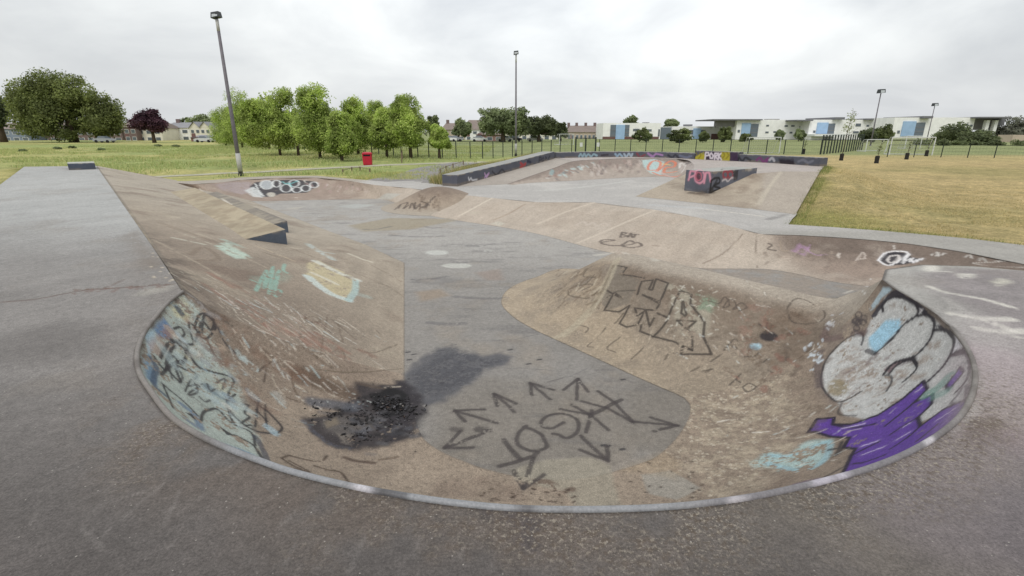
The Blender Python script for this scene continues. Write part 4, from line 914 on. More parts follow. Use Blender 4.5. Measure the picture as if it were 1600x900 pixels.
s 206 206 204 .021 .6 .014 .3 .02 skate_bowl,spine 904 1061 -100 3 -11 11
s 116 98 96 .03 .6 .014 .3 .02 skate_bowl,spine 820 1089 -203 16 2 13
s 116 98 96 .011 .6 .014 .3 .02 skate_bowl,spine 798 950 -150 3 -17 14
s 116 98 96 .032 .6 .014 .3 .02 skate_bowl,spine 798 1143 -238 15 7 8
s 116 98 96 .031 .6 .014 .3 .02 skate_bowl,spine 890 1156 -159 14 8 13
s 132 116 104 .026 .6 .014 .3 .02 skate_bowl,spine 829 1022 -163 13 -13 21
s 150 136 122 .013 .6 .014 .3 .02 skate_bowl,spine 861 1115 -177 17 -14 24
s 116 98 96 .011 .6 .014 .3 .02 skate_bowl,spine 911 1223 -154 6 -11 10
s 132 116 104 .032 .6 .014 .3 .02 skate_bowl,spine 792 1078 -220 20 8 12
s 116 98 96 .034 .6 .014 .3 .02 skate_bowl,spine 905 1118 -129 9 -8 16
s 206 206 204 .029 .6 .014 .3 .02 skate_bowl,spine 850 1149 -198 16 6 13
s 116 98 96 .028 .6 .014 .3 .02 skate_bowl,spine 789 908 -129 6 -16 19
s 132 116 104 .015 .6 .014 .3 .02 skate_bowl,spine 838 1151 -209 22 -2 20
c 46 42 50 .07 .93 .014 .05 .008 skate_bowl,spine 979 1282 -73 14 5 23 15 -13 39 -5 -35 6
c 46 42 50 .035 .93 .01 0 .006 skate_bowl,spine 1003 1239 -5 -14 -69 1 -13 -48 -4
f 44 40 48 0 .95 .008 0 .012 - 983 1161 -13 3 -5 9 -7 -30 0 -11 -35 -3 9 42 -6
f 44 40 48 0 .95 .008 0 .012 - 952 1064 -22 -4 -22 11 -18 -43 4 -17 -34 1 26 60 -8
f 44 40 48 0 .95 .008 0 .012 - 883 938 -34 0 -27 29 -19 -34 4 12 45 -29
f 50 46 54 0 .9 .01 0 .012 - 780 782 -18 -7 -18 13 -49 -51 3 4 13 -13 27 29 -3
f 214 212 216 0 .95 .008 0 .012 - 917 972 -4 -30 -54 -1 -3 5 -11 -3 5 -11 25 30 15
f 190 186 186 0 .8 .008 0 .012 - 984 1152 -8 -3 -17 4 -5 8 -18
f 156 198 220 0 .92 .03 .16 .03 skate_bowl,spine 943 1231 -115 27 -4 45 4 -41 23 -13 -22 -14 -24 -1 -41 -23 5 -33 12 40 4
f 176 198 208 0 .75 .02 .25 .02 skate_bowl,spine 1028 1339 -10 -14 -51 5 -7 18 -27 -9 2 -20 -11 1 -19 6 18 2 25 9 39
f 110 84 88 0 .85 .015 .15 .01 skate_bowl,spine 884 1093 -142 18 -8 26 4 -38 29 -6 -5 -6 -5 27 -24 -19 -6 -20
c 40 36 42 .028 .95 .008 .03 .004 skate_bowl,spine 984 1262 -56 11 22 11 7 -11 21 0 -36 17 -8 -48 4 -10 -32 -6 -9 -13 -15 -11 19 -32 -19 -3 -31 -32 7 -48
c 40 36 42 .03 .95 .008 .03 .004 skate_bowl,spine 974 1139 -23 -1 -22 11 -11 -36 0 -14 -23 -13 -17 -16 -20 -17 -3 -26 -8 6 -17 -8 39 -33 -24 -8 -25
c 40 36 42 .03 .95 .008 .03 .004 skate_bowl,spine 945 1052 -26 -8 -33 14 -24 -51 3 -22 -28 -13 -26 -20 -24 -21 -2 -28 -18 1 -24
c 40 36 42 .03 .95 .008 .03 .004 skate_bowl,spine 877 929 -34 4 -13 19 -17 -36 10 -31 -43 -1 -38 -40 -9 -23 -11 -18
c 40 36 42 .022 .95 .008 .03 .004 skate_bowl,spine 873 1060 -138 21 7 21 6 -25 24 -14 -34 5 -13 -15 -7 -22 -3 -26
c 40 36 42 .018 .8 .008 .03 .004 skate_bowl,spine 872 1073 -147 -3 -23 9 -15 -25 -1 -23 -21 -12
s 40 36 42 .035 .95 .008 .03 .004 skate_bowl,spine 906 1045 -88 -19 -36 0
c 40 36 42 .018 .8 .008 .03 .004 skate_bowl,spine 925 1233 -140 14 19 15 5 22 1 -19 26 -31 -42 -11 -41 -41 -44 -30 -31 -61 -13 -21 -84 9 6 -23 14 33 -5 27
s 40 36 42 .05 .7 .008 .03 .004 skate_bowl,spine 913 1167 -135 4 32 -6
c 40 36 42 .03 .7 .008 .03 .004 skate_bowl,spine 775 781 -23 -16 -13 -6 -16 -9 -9 -24 -34 13
c 40 36 42 .02 .6 .008 .03 .004 skate_bowl,spine 787 1072 -221 -30 -39 -5 3 -49 25
c 96 78 78 .08 .6 .04 .25 .01 skate_bowl,spine 944 1411 -159 -27 -42 -19 15 -48 26 15 -56 34
c 88 78 80 .06 .6 .04 .2 .01 skate_bowl,spine 884 1329 -202 -40 -58 -25 -32 -73 -14
s 200 208 214 .028 .7 .012 .3 .01 - 869 1376 -218 3 10 3
s 200 208 214 .014 .7 .012 .3 .01 - 865 1323 -218 4 15 1
s 200 208 214 .039 .7 .012 .3 .01 - 869 1333 -216 -4 6 -4
s 200 208 214 .015 .7 .012 .3 .01 - 894 1358 -199 7 3 6
s 200 208 214 .024 .7 .012 .3 .01 - 877 1328 -208 -2 -7 -1
s 200 208 214 .026 .7 .012 .3 .01 - 898 1368 -195 2 -7 1
s 200 208 214 .017 .7 .012 .3 .01 - 859 1291 -217 -3 -6 -3
s 200 208 214 .017 .7 .012 .3 .01 - 837 1274 -234 -4 4 -3
s 200 208 214 .022 .7 .012 .3 .01 - 892 1387 -200 -5 1 -4
s 200 208 214 .03 .7 .012 .3 .01 - 834 1278 -236 4 0 3
s 200 208 214 .037 .7 .012 .3 .01 - 863 1288 -214 -4 3 -4
s 200 208 214 .023 .7 .012 .3 .01 - 879 1347 -210 1 0 0
s 200 208 214 .03 .7 .012 .3 .01 - 865 1301 -215 4 10 3
s 200 208 214 .038 .7 .012 .3 .01 - 859 1301 -220 0 11 -1
s 200 208 214 .013 .7 .012 .3 .01 - 866 1319 -216 -6 -7 -4
s 200 208 214 .013 .7 .012 .3 .01 - 861 1318 -220 2 -2 2
s 200 208 214 .036 .7 .012 .3 .01 - 893 1352 -199 2 -1 2
s 200 208 214 .035 .7 .012 .3 .01 - 874 1313 -209 1 9 0
s 200 208 214 .027 .7 .012 .3 .01 - 871 1350 -218 -5 -8 -2
s 200 208 214 .023 .7 .012 .3 .01 - 858 1339 -226 2 1 1
s 200 208 214 .021 .7 .012 .3 .01 - 863 1292 -214 4 -1 4
s 200 208 214 .032 .7 .012 .3 .01 - 883 1380 -207 -2 5 -1
s 200 208 214 .012 .7 .012 .3 .01 - 875 1322 -209 -3 -13 0
s 200 208 214 .011 .7 .012 .3 .01 - 868 1288 -209 -3 0 -3
s 200 208 214 .025 .7 .012 .3 .01 - 869 1337 -217 -3 -1 -2
s 200 208 214 .015 .7 .012 .3 .01 - 912 1374 -182 -2 -8 -3
s 192 192 194 .028 .6 .012 .3 .01 - 954 1426 -155 5 6 3
s 192 192 194 .018 .6 .012 .3 .01 - 940 1410 -162 -2 -16 1
s 192 192 194 .025 .6 .012 .3 .01 - 991 1425 -120 -3 4 -5
s 192 192 194 .029 .6 .012 .3 .01 - 953 1423 -154 0 8 -2
s 192 192 194 .022 .6 .012 .3 .01 - 951 1415 -154 1 -1 1
s 192 192 194 .023 .6 .012 .3 .01 - 953 1422 -154 -5 3 -5
s 192 192 194 .028 .6 .012 .3 .01 - 946 1391 -153 0 -2 0
s 192 192 194 .013 .6 .012 .3 .01 - 967 1427 -143 -1 1 -2
s 192 192 194 .021 .6 .012 .3 .01 - 959 1410 -145 3 4 1
s 192 192 194 .014 .6 .012 .3 .01 - 957 1397 -144 -2 -15 2
s 192 192 194 .03 .6 .012 .3 .01 - 956 1416 -150 3 14 -2
s 192 192 194 .03 .6 .012 .3 .01 - 949 1405 -153 3 15 -1
s 192 192 194 .015 .6 .012 .3 .01 - 987 1468 -141 -4 -15 2
s 192 192 194 .024 .6 .012 .3 .01 - 951 1393 -149 2 14 -1
c 76 68 68 .012 .8 .012 0 .006 - 965 1304 -103 -2 -3 -3 -2 3 -4 -1 7 -3 2 9 0 3 8 1 3 3 3 2 -3 4 0 -8 3 -2 -9 1 -3 -7 -2
c 76 68 68 .012 .8 .012 0 .006 - 953 1291 -116 -3 -3 -3 -2 2 -4 0 7 -3 1 9 0 3 7 1 3 4 3 2 -3 4 0 -7 2 -1 -9 1 -3 -7 -1
c 76 68 68 .012 .8 .012 0 .006 - 974 1300 -88 -3 -3 -3 -1 3 -4 0 7 -3 2 10 -1 3 7 2 3 3 3 1 -3 4 0 -8 2 -2 -9 1 -3 -7 -1
c 76 68 68 .012 .8 .012 0 .006 - 981 1333 -92 -3 -3 -3 -2 3 -4 0 8 -3 2 10 -1 4 8 2 3 3 3 2 -3 4 -1 -8 3 -2 -10 1 -3 -8 -2
c 76 68 68 .012 .8 .012 0 .006 - 968 1322 -106 -3 -3 -3 -2 2 -4 0 8 -3 2 10 -1 3 7 1 3 4 3 2 -3 4 0 -8 3 -2 -9 1 -3 -8 -1
c 76 68 68 .012 .8 .012 0 .006 - 968 1319 -105 -3 -3 -3 -2 2 -4 0 8 -3 2 9 -1 3 8 2 3 3 3 2 -2 4 0 -8 3 -2 -10 1 -3 -7 -2
c 76 68 68 .012 .8 .012 0 .006 - 965 1286 -98 -3 -2 -3 -2 2 -4 0 7 -2 1 9 -1 3 8 1 3 3 3 2 -3 4 0 -8 3 -2 -9 1 -2 -7 -2
c 76 68 68 .012 .8 .012 0 .006 - 965 1308 -106 -3 -3 -3 -2 3 -4 -1 7 -3 2 10 -1 3 7 2 3 4 3 2 -3 4 0 -8 3 -2 -9 1 -2 -8 -2
f 136 122 92 0 .8 .03 .25 .012 - 832 1120 -205 -12 -14 -5 -10 -3 -6 -7 9 -8 -1 17 -7 4 23 -4 9 21 1 10 13 6 11 2 8 7 -8 8 2 -18 5 -4 -22 3
f 92 58 150 0 .98 .008 .04 .004 skate_bowl 679 1011 -261 47 47 6 18 -30 23 -19 -29 0 8 -43 27 18 -12 19 14 -13 20 22 1 19 20 -3 20 12 3 12 23 1 26 -25 -42 4 -29 -11 -23 10 -24 33 -33 -37 -1 -30 -14 -19 -36 -49 13 17 2 15 15 0 17 -2 -24 26 -3 -14 14 -26 -32 10 -24 -14 -9 -15 -9 -2 -16 -4 -12 -10 -4 -5 -16 0 -15 -22 -5 -11 -8 1 -7 -18 -2 -13 -103 -109 74 -29 -12 0 -13 -3 0 129 176 -137 -3 14 -14 55 62 -19 25 28 -7 23 22 -1 2 35 -21 34 34 0 -5 50 -31 3 54 -23
s 38 30 48 .03 .96 .008 0 .003 skate_bowl 679 1011 -261 47 47 6 18 -30 23 -19 -29 0 8 -43 27 18 -12 19 14 -13 20 22 1 19 20 -3 20 12 3 12 23 1 26 -25 -42 4 -29 -11 -23 10 -24 33 -33 -37 -1 -30 -14 -19 -36 -49 13 17 2 15 15 0 17 -2 -24 26 -3 -14 14 -26 -32 10 -24 -14 -9 -15 -9 -2 -16 -4 -12 -10 -4 -5 -16 0 -15 -22 -5 -11 -8 1 -7 -18 -2 -13 -145 -124 74 129 176 -137 -3 14 -14 55 62 -19 25 28 -7 23 22 -1 2 35 -21 34 34 0 -5 50 -31 3 54 -23 -10 9 -8
c 40 30 52 .022 .95 .007 0 .003 skate_bowl 724 998 -232 -1 -57 29 14 -41 35
s 40 30 52 .022 .95 .007 0 .003 skate_bowl 788 880 -108 -34 -8 -26 -27 -10 -15
c 40 30 52 .022 .95 .007 0 .003 skate_bowl 735 805 -95 -17 5 -20 -22 -1 -17
c 40 30 52 .022 .95 .007 0 .003 skate_bowl 699 756 -82 -29 -13 -12 -32 -9 -17
s 40 30 52 .022 .95 .007 0 .003 skate_bowl 675 804 -145 -20 3 -17 -23 0 -15
c 40 30 52 .022 .95 .007 0 .003 skate_bowl 614 716 -111 -15 17 -26 0 22 -19
s 40 30 52 .022 .95 .007 0 .003 skate_bowl 678 705 -46 -21 -8 -10 -25 -13 -8
s 186 172 210 .016 .95 .006 0 .003 skate_bowl 718 958 -216 21 -30 32
s 186 172 210 .016 .95 .006 0 .003 skate_bowl 664 827 -170 15 -15 21
s 186 172 210 .016 .95 .006 0 .003 skate_bowl 632 783 -158 15 -11 19 6 -7 10
s 186 172 210 .016 .95 .006 0 .003 skate_bowl 671 764 -114 17 -2 17
s 186 172 210 .016 .95 .006 0 .003 skate_bowl 697 728 -54 15 -9 28
s 186 172 210 .016 .95 .006 0 .003 skate_bowl 713 804 -114 8 0 8
s 186 172 210 .016 .95 .006 0 .003 skate_bowl 818 915 -104 8 -1 10
f 92 58 150 0 .98 .006 0 .003 - 809 847 -53 32 16 30 -19 -29 4 -19 -8 -20 -12 -6 -9
s 38 30 48 .026 .95 .006 0 .003 - 809 847 -53 32 16 30 -19 -29 4 -19 -8 -20 -12 -6 -9 18 27 -5
c 108 150 138 .1 .75 .04 .2 .006 - 803 871 -83 8 -8 16 18 4 21
s 112 152 142 .08 .6 .04 .2 .006 - 789 841 -72 0 -19 20
f 168 192 190 0 .85 .05 .45 .05 - 522 928 -290 56 63 -5 15 -55 27 59 26 14 23 -32 28 -58 -81 13 -51 -30 -5 -9 25 -20 -13 24 -17 -15 46 -27
c 150 186 196 .04 .7 .03 .35 .006 - 568 964 -288 31 -37 26 69 0 33 -51 -76 15 -52 -25 -10 -18 97 -55
c 44 40 44 .028 .8 .012 0 .006 - 675 895 -207 -45 -52 5 23 23 -1 -7 19 -15
c 44 40 44 .03 .6 .012 0 .006 - 538 747 -184 26 7 9 21 8 5
c 96 76 120 .04 .6 .03 .25 .006 - 512 770 -213 23 -13 21 16 -40 40
f 46 42 46 0 .92 .02 0 .01 spine,skate_bowl 843 1485 -221 -6 -7 -6 -11 -2 -5 -12 4 -4 -11 8 -1 -6 10 2 0 9 5 6 6 6 11 2 6 13 -1 3 11 -7 0 6 -11 -2
f 160 192 206 0 .8 .02 .2 .012 - 789 1473 -249 -5 -5 -4 -7 -3 -4 -8 2 -3 -7 6 0 -4 7 1 1 8 3 4 5 5 7 2 4 9 -2 2 7 -5 0 3 -7 -1
c 84 74 66 .016 .8 .009 .1 .006 - 896 1532 -177 11 38 24 47 34 19 27 -49 -4 6 -54 -7 -31 -34 -19 -47 38 -21 -13 27 8
c 80 72 66 .018 .75 .01 .1 .006 - 685 1499 -274 36 21 27 11 -11 -3
s 80 72 66 .018 .75 .01 .1 .006 - 701 1511 -260 20 -18 -7
s 80 72 66 .018 .75 .01 .1 .006 - 636 1474 -305 38 16 21
c 80 72 66 .018 .75 .01 .1 .006 - 732 1457 -278 24 -12 5 21 12 13
s 80 72 66 .018 .75 .01 .1 .006 - 768 1408 -273 11 7 5
c 80 72 66 .018 .75 .01 .1 .006 - 680 1337 -320 22 9 7 6 -29 3 -27 -9 -10 -1 29 0
s 80 72 66 .018 .75 .01 .1 .006 - 652 1360 -326 44 32 20
s 80 72 66 .018 .75 .01 .1 .006 - 677 1375 -316 6 -15 -1
s 80 72 66 .018 .75 .01 .1 .006 - 764 1370 -282 8 -17 0
s 80 72 66 .018 .75 .01 .1 .006 - 597 1445 -324 37 0 10
s 80 72 66 .018 .75 .01 .1 .006 - 806 1539 -201 18 -24 -14
s 80 72 66 .018 .75 .01 .1 .006 - 814 1510 -222 16 25 28
c 96 80 68 .036 .5 .03 .3 .006 - 853 1358 -232 -9 -10 -5 2 -3 1
c 132 94 82 .031 .5 .03 .3 .006 - 786 1369 -271 -5 0 -2 11 -15 2
c 110 92 76 .022 .5 .03 .3 .006 - 845 1522 -202 -11 -5 -8 15 12 17
c 96 80 68 .036 .5 .03 .3 .006 - 832 1520 -208 -7 -2 -4 -6 -4 -6
c 132 94 82 .018 .5 .03 .3 .006 - 784 1542 -208 5 5 4 -5 2 -1
c 86 74 66 .048 .5 .03 .3 .006 - 817 1316 -252 7 10 3 0 -12 2
c 86 74 66 .025 .5 .03 .3 .006 - 844 1408 -232 -3 20 -2 -10 -21 -6
c 110 92 76 .041 .5 .03 .3 .006 - 759 1452 -269 7 7 5 -9 -8 -6
c 110 92 76 .025 .5 .03 .3 .006 - 780 1541 -210 13 3 6 -8 6 0
c 110 92 76 .048 .5 .03 .3 .006 - 882 1458 -210 5 2 3 -12 14 -3
c 86 74 66 .038 .5 .03 .3 .006 - 887 1474 -203 11 5 7 -21 -18 -16
c 96 80 68 .022 .5 .03 .3 .006 - 863 1508 -204 -2 -7 -3 15 -4 4
c 110 92 76 .047 .5 .03 .3 .006 - 870 1472 -212 3 8 4 -9 -16 -10
c 96 80 68 .025 .5 .03 .3 .006 - 856 1532 -188 8 3 5 -4 -6 -7
c 86 74 66 .048 .5 .03 .3 .006 - 882 1370 -208 -4 -7 -4 -7 7 -5
c 96 80 68 .019 .5 .03 .3 .006 - 761 1435 -274 13 -3 5 -14 -19 -8
c 110 92 76 .049 .5 .03 .3 .006 - 772 1436 -269 8 9 6 3 3 2
c 96 80 68 .027 .5 .03 .3 .006 - 931 1527 -169 -10 6 -1 15 -31 -3
c 110 92 76 .032 .5 .03 .3 .006 - 887 1503 -196 2 -6 0 5 -8 0
c 86 74 66 .05 .5 .03 .3 .006 - 756 1469 -264 5 10 6 12 -12 0
c 86 74 66 .038 .5 .03 .3 .006 - 808 1305 -258 -10 -7 -5 2 9 0
c 96 80 68 .026 .5 .03 .3 .006 - 743 1533 -230 0 5 2 -7 4 -1
c 132 94 82 .019 .5 .03 .3 .006 - 873 1465 -213 -2 10 2 7 -30 -1
c 96 80 68 .019 .5 .03 .3 .006 - 810 1468 -242 -1 -4 -1 -16 7 -5
c 86 74 66 .046 .5 .03 .3 .006 - 810 1384 -255 11 -1 6 -11 15 -4
c 96 80 68 .015 .5 .03 .3 .006 - 832 1417 -239 -11 -9 -7 12 -6 7
c 132 94 82 .025 .5 .03 .3 .006 - 784 1358 -274 3 -19 0 -19 11 -10
c 96 80 68 .026 .5 .03 .3 .006 - 675 1430 -306 -12 5 -3 14 -26 -1
c 86 74 66 .033 .5 .03 .3 .006 - 870 1469 -213 3 11 4 -17 -21 -14
c 96 80 68 .037 .5 .03 .3 .006 - 834 1528 -199 1 2 3 -9 14 5
c 132 94 82 .022 .5 .03 .3 .006 - 678 1398 -311 -1 -1 -1 8 -19 -1
c 132 94 82 .05 .5 .03 .3 .006 - 904 1458 -197 -3 19 2 8 -37 3
c 110 92 76 .022 .5 .03 .3 .006 - 747 1428 -281 4 11 4 -10 3 -3
c 86 74 66 .035 .5 .03 .3 .006 - 826 1387 -246 4 7 4 -12 -19 -9
c 96 80 68 .049 .5 .03 .3 .006 - 900 1447 -199 -3 13 -2 -4 1 -2
c 132 94 82 .038 .5 .03 .3 .006 - 718 1301 -305 0 -18 1 13 30 4
c 110 92 76 .028 .5 .03 .3 .006 - 787 1395 -266 -2 -6 -2 -5 0 -3
c 96 80 68 .027 .5 .03 .3 .006 - 755 1410 -280 -6 -8 -3 3 27 4
c 96 80 68 .03 .5 .03 .3 .006 - 874 1281 -203 4 -9 5 -11 -4 -9
c 132 94 82 .02 .5 .03 .3 .006 - 826 1358 -251 -3 16 2 3 -47 1
c 96 80 68 .042 .5 .03 .3 .006 - 736 1332 -299 -1 9 -1 -13 -19 -5
c 132 94 82 .033 .5 .03 .3 .006 - 814 1396 -251 -5 -11 -5 0 34 4
c 96 80 68 .043 .5 .03 .3 .006 - 752 1467 -267 -5 -11 -5 -1 2 0
c 132 94 82 .039 .5 .03 .3 .006 - 852 1473 -221 1 10 4 -18 -7 -11
c 96 80 68 .04 .5 .03 .3 .006 - 909 1541 -164 10 -3 -1 6 -4 -2
c 140 98 86 .12 .3 .08 .45 .006 - 767 1590 -197 -2 -75 -37 -27 -33 -32
c 140 98 86 .12 .3 .08 .45 .006 - 819 1616 -167 27 -41 -5 -19 -47 -29
s 140 98 86 .12 .3 .08 .45 .006 - 745 1577 -211 33 20 22
s 104 90 78 .05 .4 .04 .3 .006 - 651 1022 -278 10 1 4
s 104 90 78 .05 .4 .04 .3 .006 - 737 1094 -261 14 -14 13
s 104 90 78 .05 .4 .04 .3 .006 - 753 1109 -257 11 -17 13
s 104 90 78 .05 .4 .04 .3 .006 - 696 1027 -259 7 -7 6
s 104 90 78 .05 .4 .04 .3 .006 - 659 1015 -272 13 -8 9
s 104 90 78 .05 .4 .04 .3 .006 - 701 1045 -264 5 -8 6
s 104 90 78 .05 .4 .04 .3 .006 - 679 1097 -290 18 -1 8
s 104 90 78 .05 .4 .04 .3 .006 - 686 1009 -257 13 -15 13
s 104 90 78 .05 .4 .04 .3 .006 - 709 1087 -273 12 -1 6
s 104 90 78 .05 .4 .04 .3 .006 - 747 1125 -265 15 -15 14
s 104 90 78 .05 .4 .04 .3 .006 - 719 1044 -253 11 -9 9
s 104 90 78 .05 .4 .04 .3 .006 - 717 1168 -290 15 -12 9
s 104 90 78 .05 .4 .04 .3 .006 - 661 1058 -286 17 -5 9
s 104 90 78 .05 .4 .04 .3 .006 - 735 1143 -276 13 -16 11
f 166 160 144 0 .7 .06 .35 .05 - 599 1882 -164 37 -43 1 26 -60 -9 55 -90 -8 -59 -115 -71 -80 49 -16 17 216 88
f 118 138 116 0 .7 .06 .25 .05 - 677 1770 -169 55 -67 -1 -17 -27 -15 -16 -23 -16 -34 41 1 6 37 15
f 130 118 104 0 .5 .1 .2 .012 - 711 1671 -188 64 -45 8 -37 -78 -46 -11 -23 -15 -62 59 -3 30 56 37
f 116 108 98 0 .75 .03 .12 .012 - 446 2116 -151 39 -50 0 -28 -38 -20 60 -69 1 -63 -105 -67 -27 4 -11 -54 8 -22 -21 66 15 72 138 84
f 126 116 104 0 .6 .03 .2 .012 - 511 1949 -176 49 -23 11 45 -51 1 -46 -86 -49 -14 -26 -16 -62 50 -10 18 88 42
s 66 59 54 .026 .86 .012 .14 .006 spine,skate_bowl 444 2118 -152 41 -52 1 -28 -35 -19 76 -73 5
s 66 59 54 .026 .86 .012 .14 .006 spine,skate_bowl 444 2118 -152 -24 -49 -21 -44 -77 -47 57 -97 -11 -21 48 10 -50 -71 -52 51 -39 9 40 8 22 -49 -68 -48 21 -32 -1 36 -8 12 30 43 30
s 66 59 54 .026 .86 .012 .14 .006 spine,skate_bowl 490 1881 -210 30 63 36 42 -18 10 -27 -43 -25 9 -11 0 29 56 29 33 -51 -3 -50 -80 -48 -48 70 4 44 -78 -9 -21 -23 -19 -63 52 -9 1 -41 -15 34 8 19 -7 -81 -34 38 45 35 29 -44 -4 -34 -35 -28 -31 -18 -20 -36 47 1 12 27 14
s 66 59 54 .026 .86 .012 .14 .006 spine,skate_bowl 566 1717 -237 67 97 65 28 -41 -3 -16 -43 -21 17 -104 -32 -20 -56 -31 3 -73 -30 -85 36 -17 12 30 14 24 -28 0 18 59 30 -29 87 21 53 -37 10 -36 -19 -25
s 66 59 54 .028 .86 .012 .14 .006 spine,skate_bowl 626 1755 -195 -20 -51 -28 13 -28 -5 7 79 33
s 66 59 54 .026 .86 .012 .14 .006 spine,skate_bowl 498 1652 -291 54 -53 4 44 -64 -5
s 66 59 54 .02 .6 .012 .14 .006 spine,skate_bowl 383 1934 -239 41 9 23 63 -36 15
c 92 82 72 .02 .7 .012 .2 .006 - 361 2116 -193 -47 -38 -34 -39 26 -17 69 -56 26 -63 -1 -35
c 92 82 72 .02 .7 .012 .2 .006 - 244 2092 -263 2 -38 -8 64 -74 13 50 12 31
c 92 82 72 .02 .7 .012 .2 .006 - 340 2206 -195 -25 -53 -18 43 -62 13
c 92 82 72 .02 .7 .012 .2 .006 - 231 1841 -331 31 -1 9 31 -35 1 -15 -20 -9
c 92 82 72 .02 .7 .012 .2 .006 - 353 1775 -309 -75 -78 -36 15 -18 1
c 92 82 72 .02 .7 .012 .2 .006 - 393 1703 -315 -54 -40 -24 24 -37 -1
s 92 82 72 .02 .7 .012 .2 .006 - 455 1613 -319 -50 -43 -21
c 92 82 72 .02 .7 .012 .2 .006 - 508 1533 -323 19 20 11 41 -13 11
s 92 82 72 .02 .7 .012 .2 .006 - 425 1817 -264 -36 -34 -28
s 92 82 72 .02 .7 .012 .2 .006 - 569 1456 -328 28 9 9
s 92 82 72 .02 .7 .012 .2 .006 - 606 1435 -325 30 16 13
c 84 74 66 .018 .75 .01 .1 .006 - 703 1708 -179 25 -26 1 28 21 17 -3 -47 -16 -19 2 -7 35 26 22 3 -48 -16 -13 -1 -5 32 16 18 7 -27 -7 -26 -6 -12
c 172 162 142 .11 .65 .04 .1 .01 spine 466 2169 -138 -63 -136 -54 -72 -111 -76 -80 -75 -56 -80 -73 -25
c 112 98 82 .03 .5 .03 .2 .006 - 438 2119 -154 -62 -131 -68 -58 -70 -54
s 110 94 78 .028 .5 .025 .3 .006 - 315 2016 -244 -17 0 -9
s 104 90 74 .028 .5 .025 .3 .006 - 234 2123 -263 -33 -17 -20
s 104 90 74 .038 .5 .025 .3 .006 - 308 2239 -213 -20 -44 -11
s 104 90 74 .031 .5 .025 .3 .006 - 310 2075 -231 -32 -15 -21
s 104 90 74 .03 .5 .025 .3 .006 - 284 2797 -350 -54 -108 3
s 104 90 74 .027 .5 .025 .3 .006 - 284 2109 -238 -23 -5 -14
s 110 94 78 .033 .5 .025 .3 .006 - 355 1926 -256 -15 -28 -17
s 104 90 74 .038 .5 .025 .3 .006 - 346 2214 -192 -37 -30 -21
s 104 90 74 .022 .5 .025 .3 .006 - 255 2082 -260 -34 -34 -25
s 110 94 78 .019 .5 .025 .3 .006 - 264 2757 -349 -29 -173 14
s 104 90 74 .025 .5 .025 .3 .006 - 222 2029 -289 -28 -29 -19
s 110 94 78 .037 .5 .025 .3 .006 - 321 2170 -208 -41 31 -20
s 110 94 78 .025 .5 .025 .3 .006 - 332 2127 -208 -37 -27 -26
s 184 174 156 .02 .5 .025 .3 .006 - 363 2072 -201 -16 -28 -17
s 104 90 74 .027 .5 .025 .3 .006 - 334 2221 -198 -14 -38 -9
s 184 174 156 .03 .5 .025 .3 .006 - 291 2110 -234 -16 -45 -19
s 110 94 78 .023 .5 .025 .3 .006 - 287 2016 -259 -29 -17 -20
s 184 174 156 .028 .5 .025 .3 .006 - 367 1947 -241 -27 -26 -23
s 104 90 74 .018 .5 .025 .3 .006 - 244 2165 -252 -12 -22 -9
s 104 90 74 .039 .5 .025 .3 .006 - 332 1998 -240 -24 -4 -15
s 184 174 156 .037 .5 .025 .3 .006 - 300 2058 -240 -17 -8 -12
s 104 90 74 .038 .5 .025 .3 .006 - 219 2146 -268 -30 14 -14
s 184 174 156 .019 .5 .025 .3 .006 - 381 2812 -350 -89 -596 128
s 104 90 74 .022 .5 .025 .3 .006 - 373 2080 -194 -20 -1 -12
s 104 90 74 .02 .5 .025 .3 .006 - 231 2110 -266 -29 -24 -20
s 184 174 156 .039 .5 .025 .3 .006 - 293 2232 -221 -21 -26 -12
s 184 174 156 .038 .5 .025 .3 .006 - 368 2007 -218 -42 -11 -26
s 104 90 74 .022 .5 .025 .3 .006 - 388 2110 -180 -18 -38 -18
s 104 90 74 .035 .5 .025 .3 .006 - 341 1938 -257 -37 5 -16
s 110 94 78 .024 .5 .025 .3 .006 - 286 2561 -315 -52 -337 61
s 104 90 74 .024 .5 .025 .3 .006 - 352 1982 -235 -21 3 -10
s 110 94 78 .037 .5 .025 .3 .006 - 300 2704 -341 -66 -184 17
s 104 90 74 .035 .5 .025 .3 .006 - 365 1978 -230 -32 -13 -21
s 110 94 78 .033 .5 .025 .3 .006 - 284 2104 -239 -41 -3 -23
s 104 90 74 .04 .5 .025 .3 .006 - 347 2016 -226 -34 7 -17
s 104 90 74 .029 .5 .025 .3 .006 - 389 2139 -175 -15 -25 -12
s 184 174 156 .039 .5 .025 .3 .006 - 309 2718 -343 -34 -116 17
s 110 94 78 .031 .5 .025 .3 .006 - 265 2755 -348 -33 -56 1
s 104 90 74 .018 .5 .025 .3 .006 - 351 1979 -237 -31 2 -16
s 110 94 78 .038 .5 .025 .3 .006 - 238 2005 -287 -23 -7 -12
c 200 194 182 .08 .6 .06 .2 .006 - 527 3120 -350 205 10 4 -123 -1042 222
s 192 188 176 .018 .6 .01 .3 .006 - 560 1621 -276 -7 -8 -5
s 192 188 176 .018 .6 .01 .3 .006 - 660 1746 -184 -8 12 1
s 192 188 176 .018 .6 .01 .3 .006 - 700 1688 -187 -12 0 -5
s 192 188 176 .018 .6 .01 .3 .006 - 590 1771 -205 2 -14 -4
s 192 188 176 .018 .6 .01 .3 .006 - 663 1645 -219 0 -12 -5
s 192 188 176 .018 .6 .01 .3 .006 - 689 1777 -163 14 1 5
s 192 188 176 .018 .6 .01 .3 .006 - 562 1701 -245 5 15 8
s 192 188 176 .018 .6 .01 .3 .006 - 676 1801 -161 -1 17 5
s 192 188 176 .018 .6 .01 .3 .006 - 710 1666 -191 -10 20 3
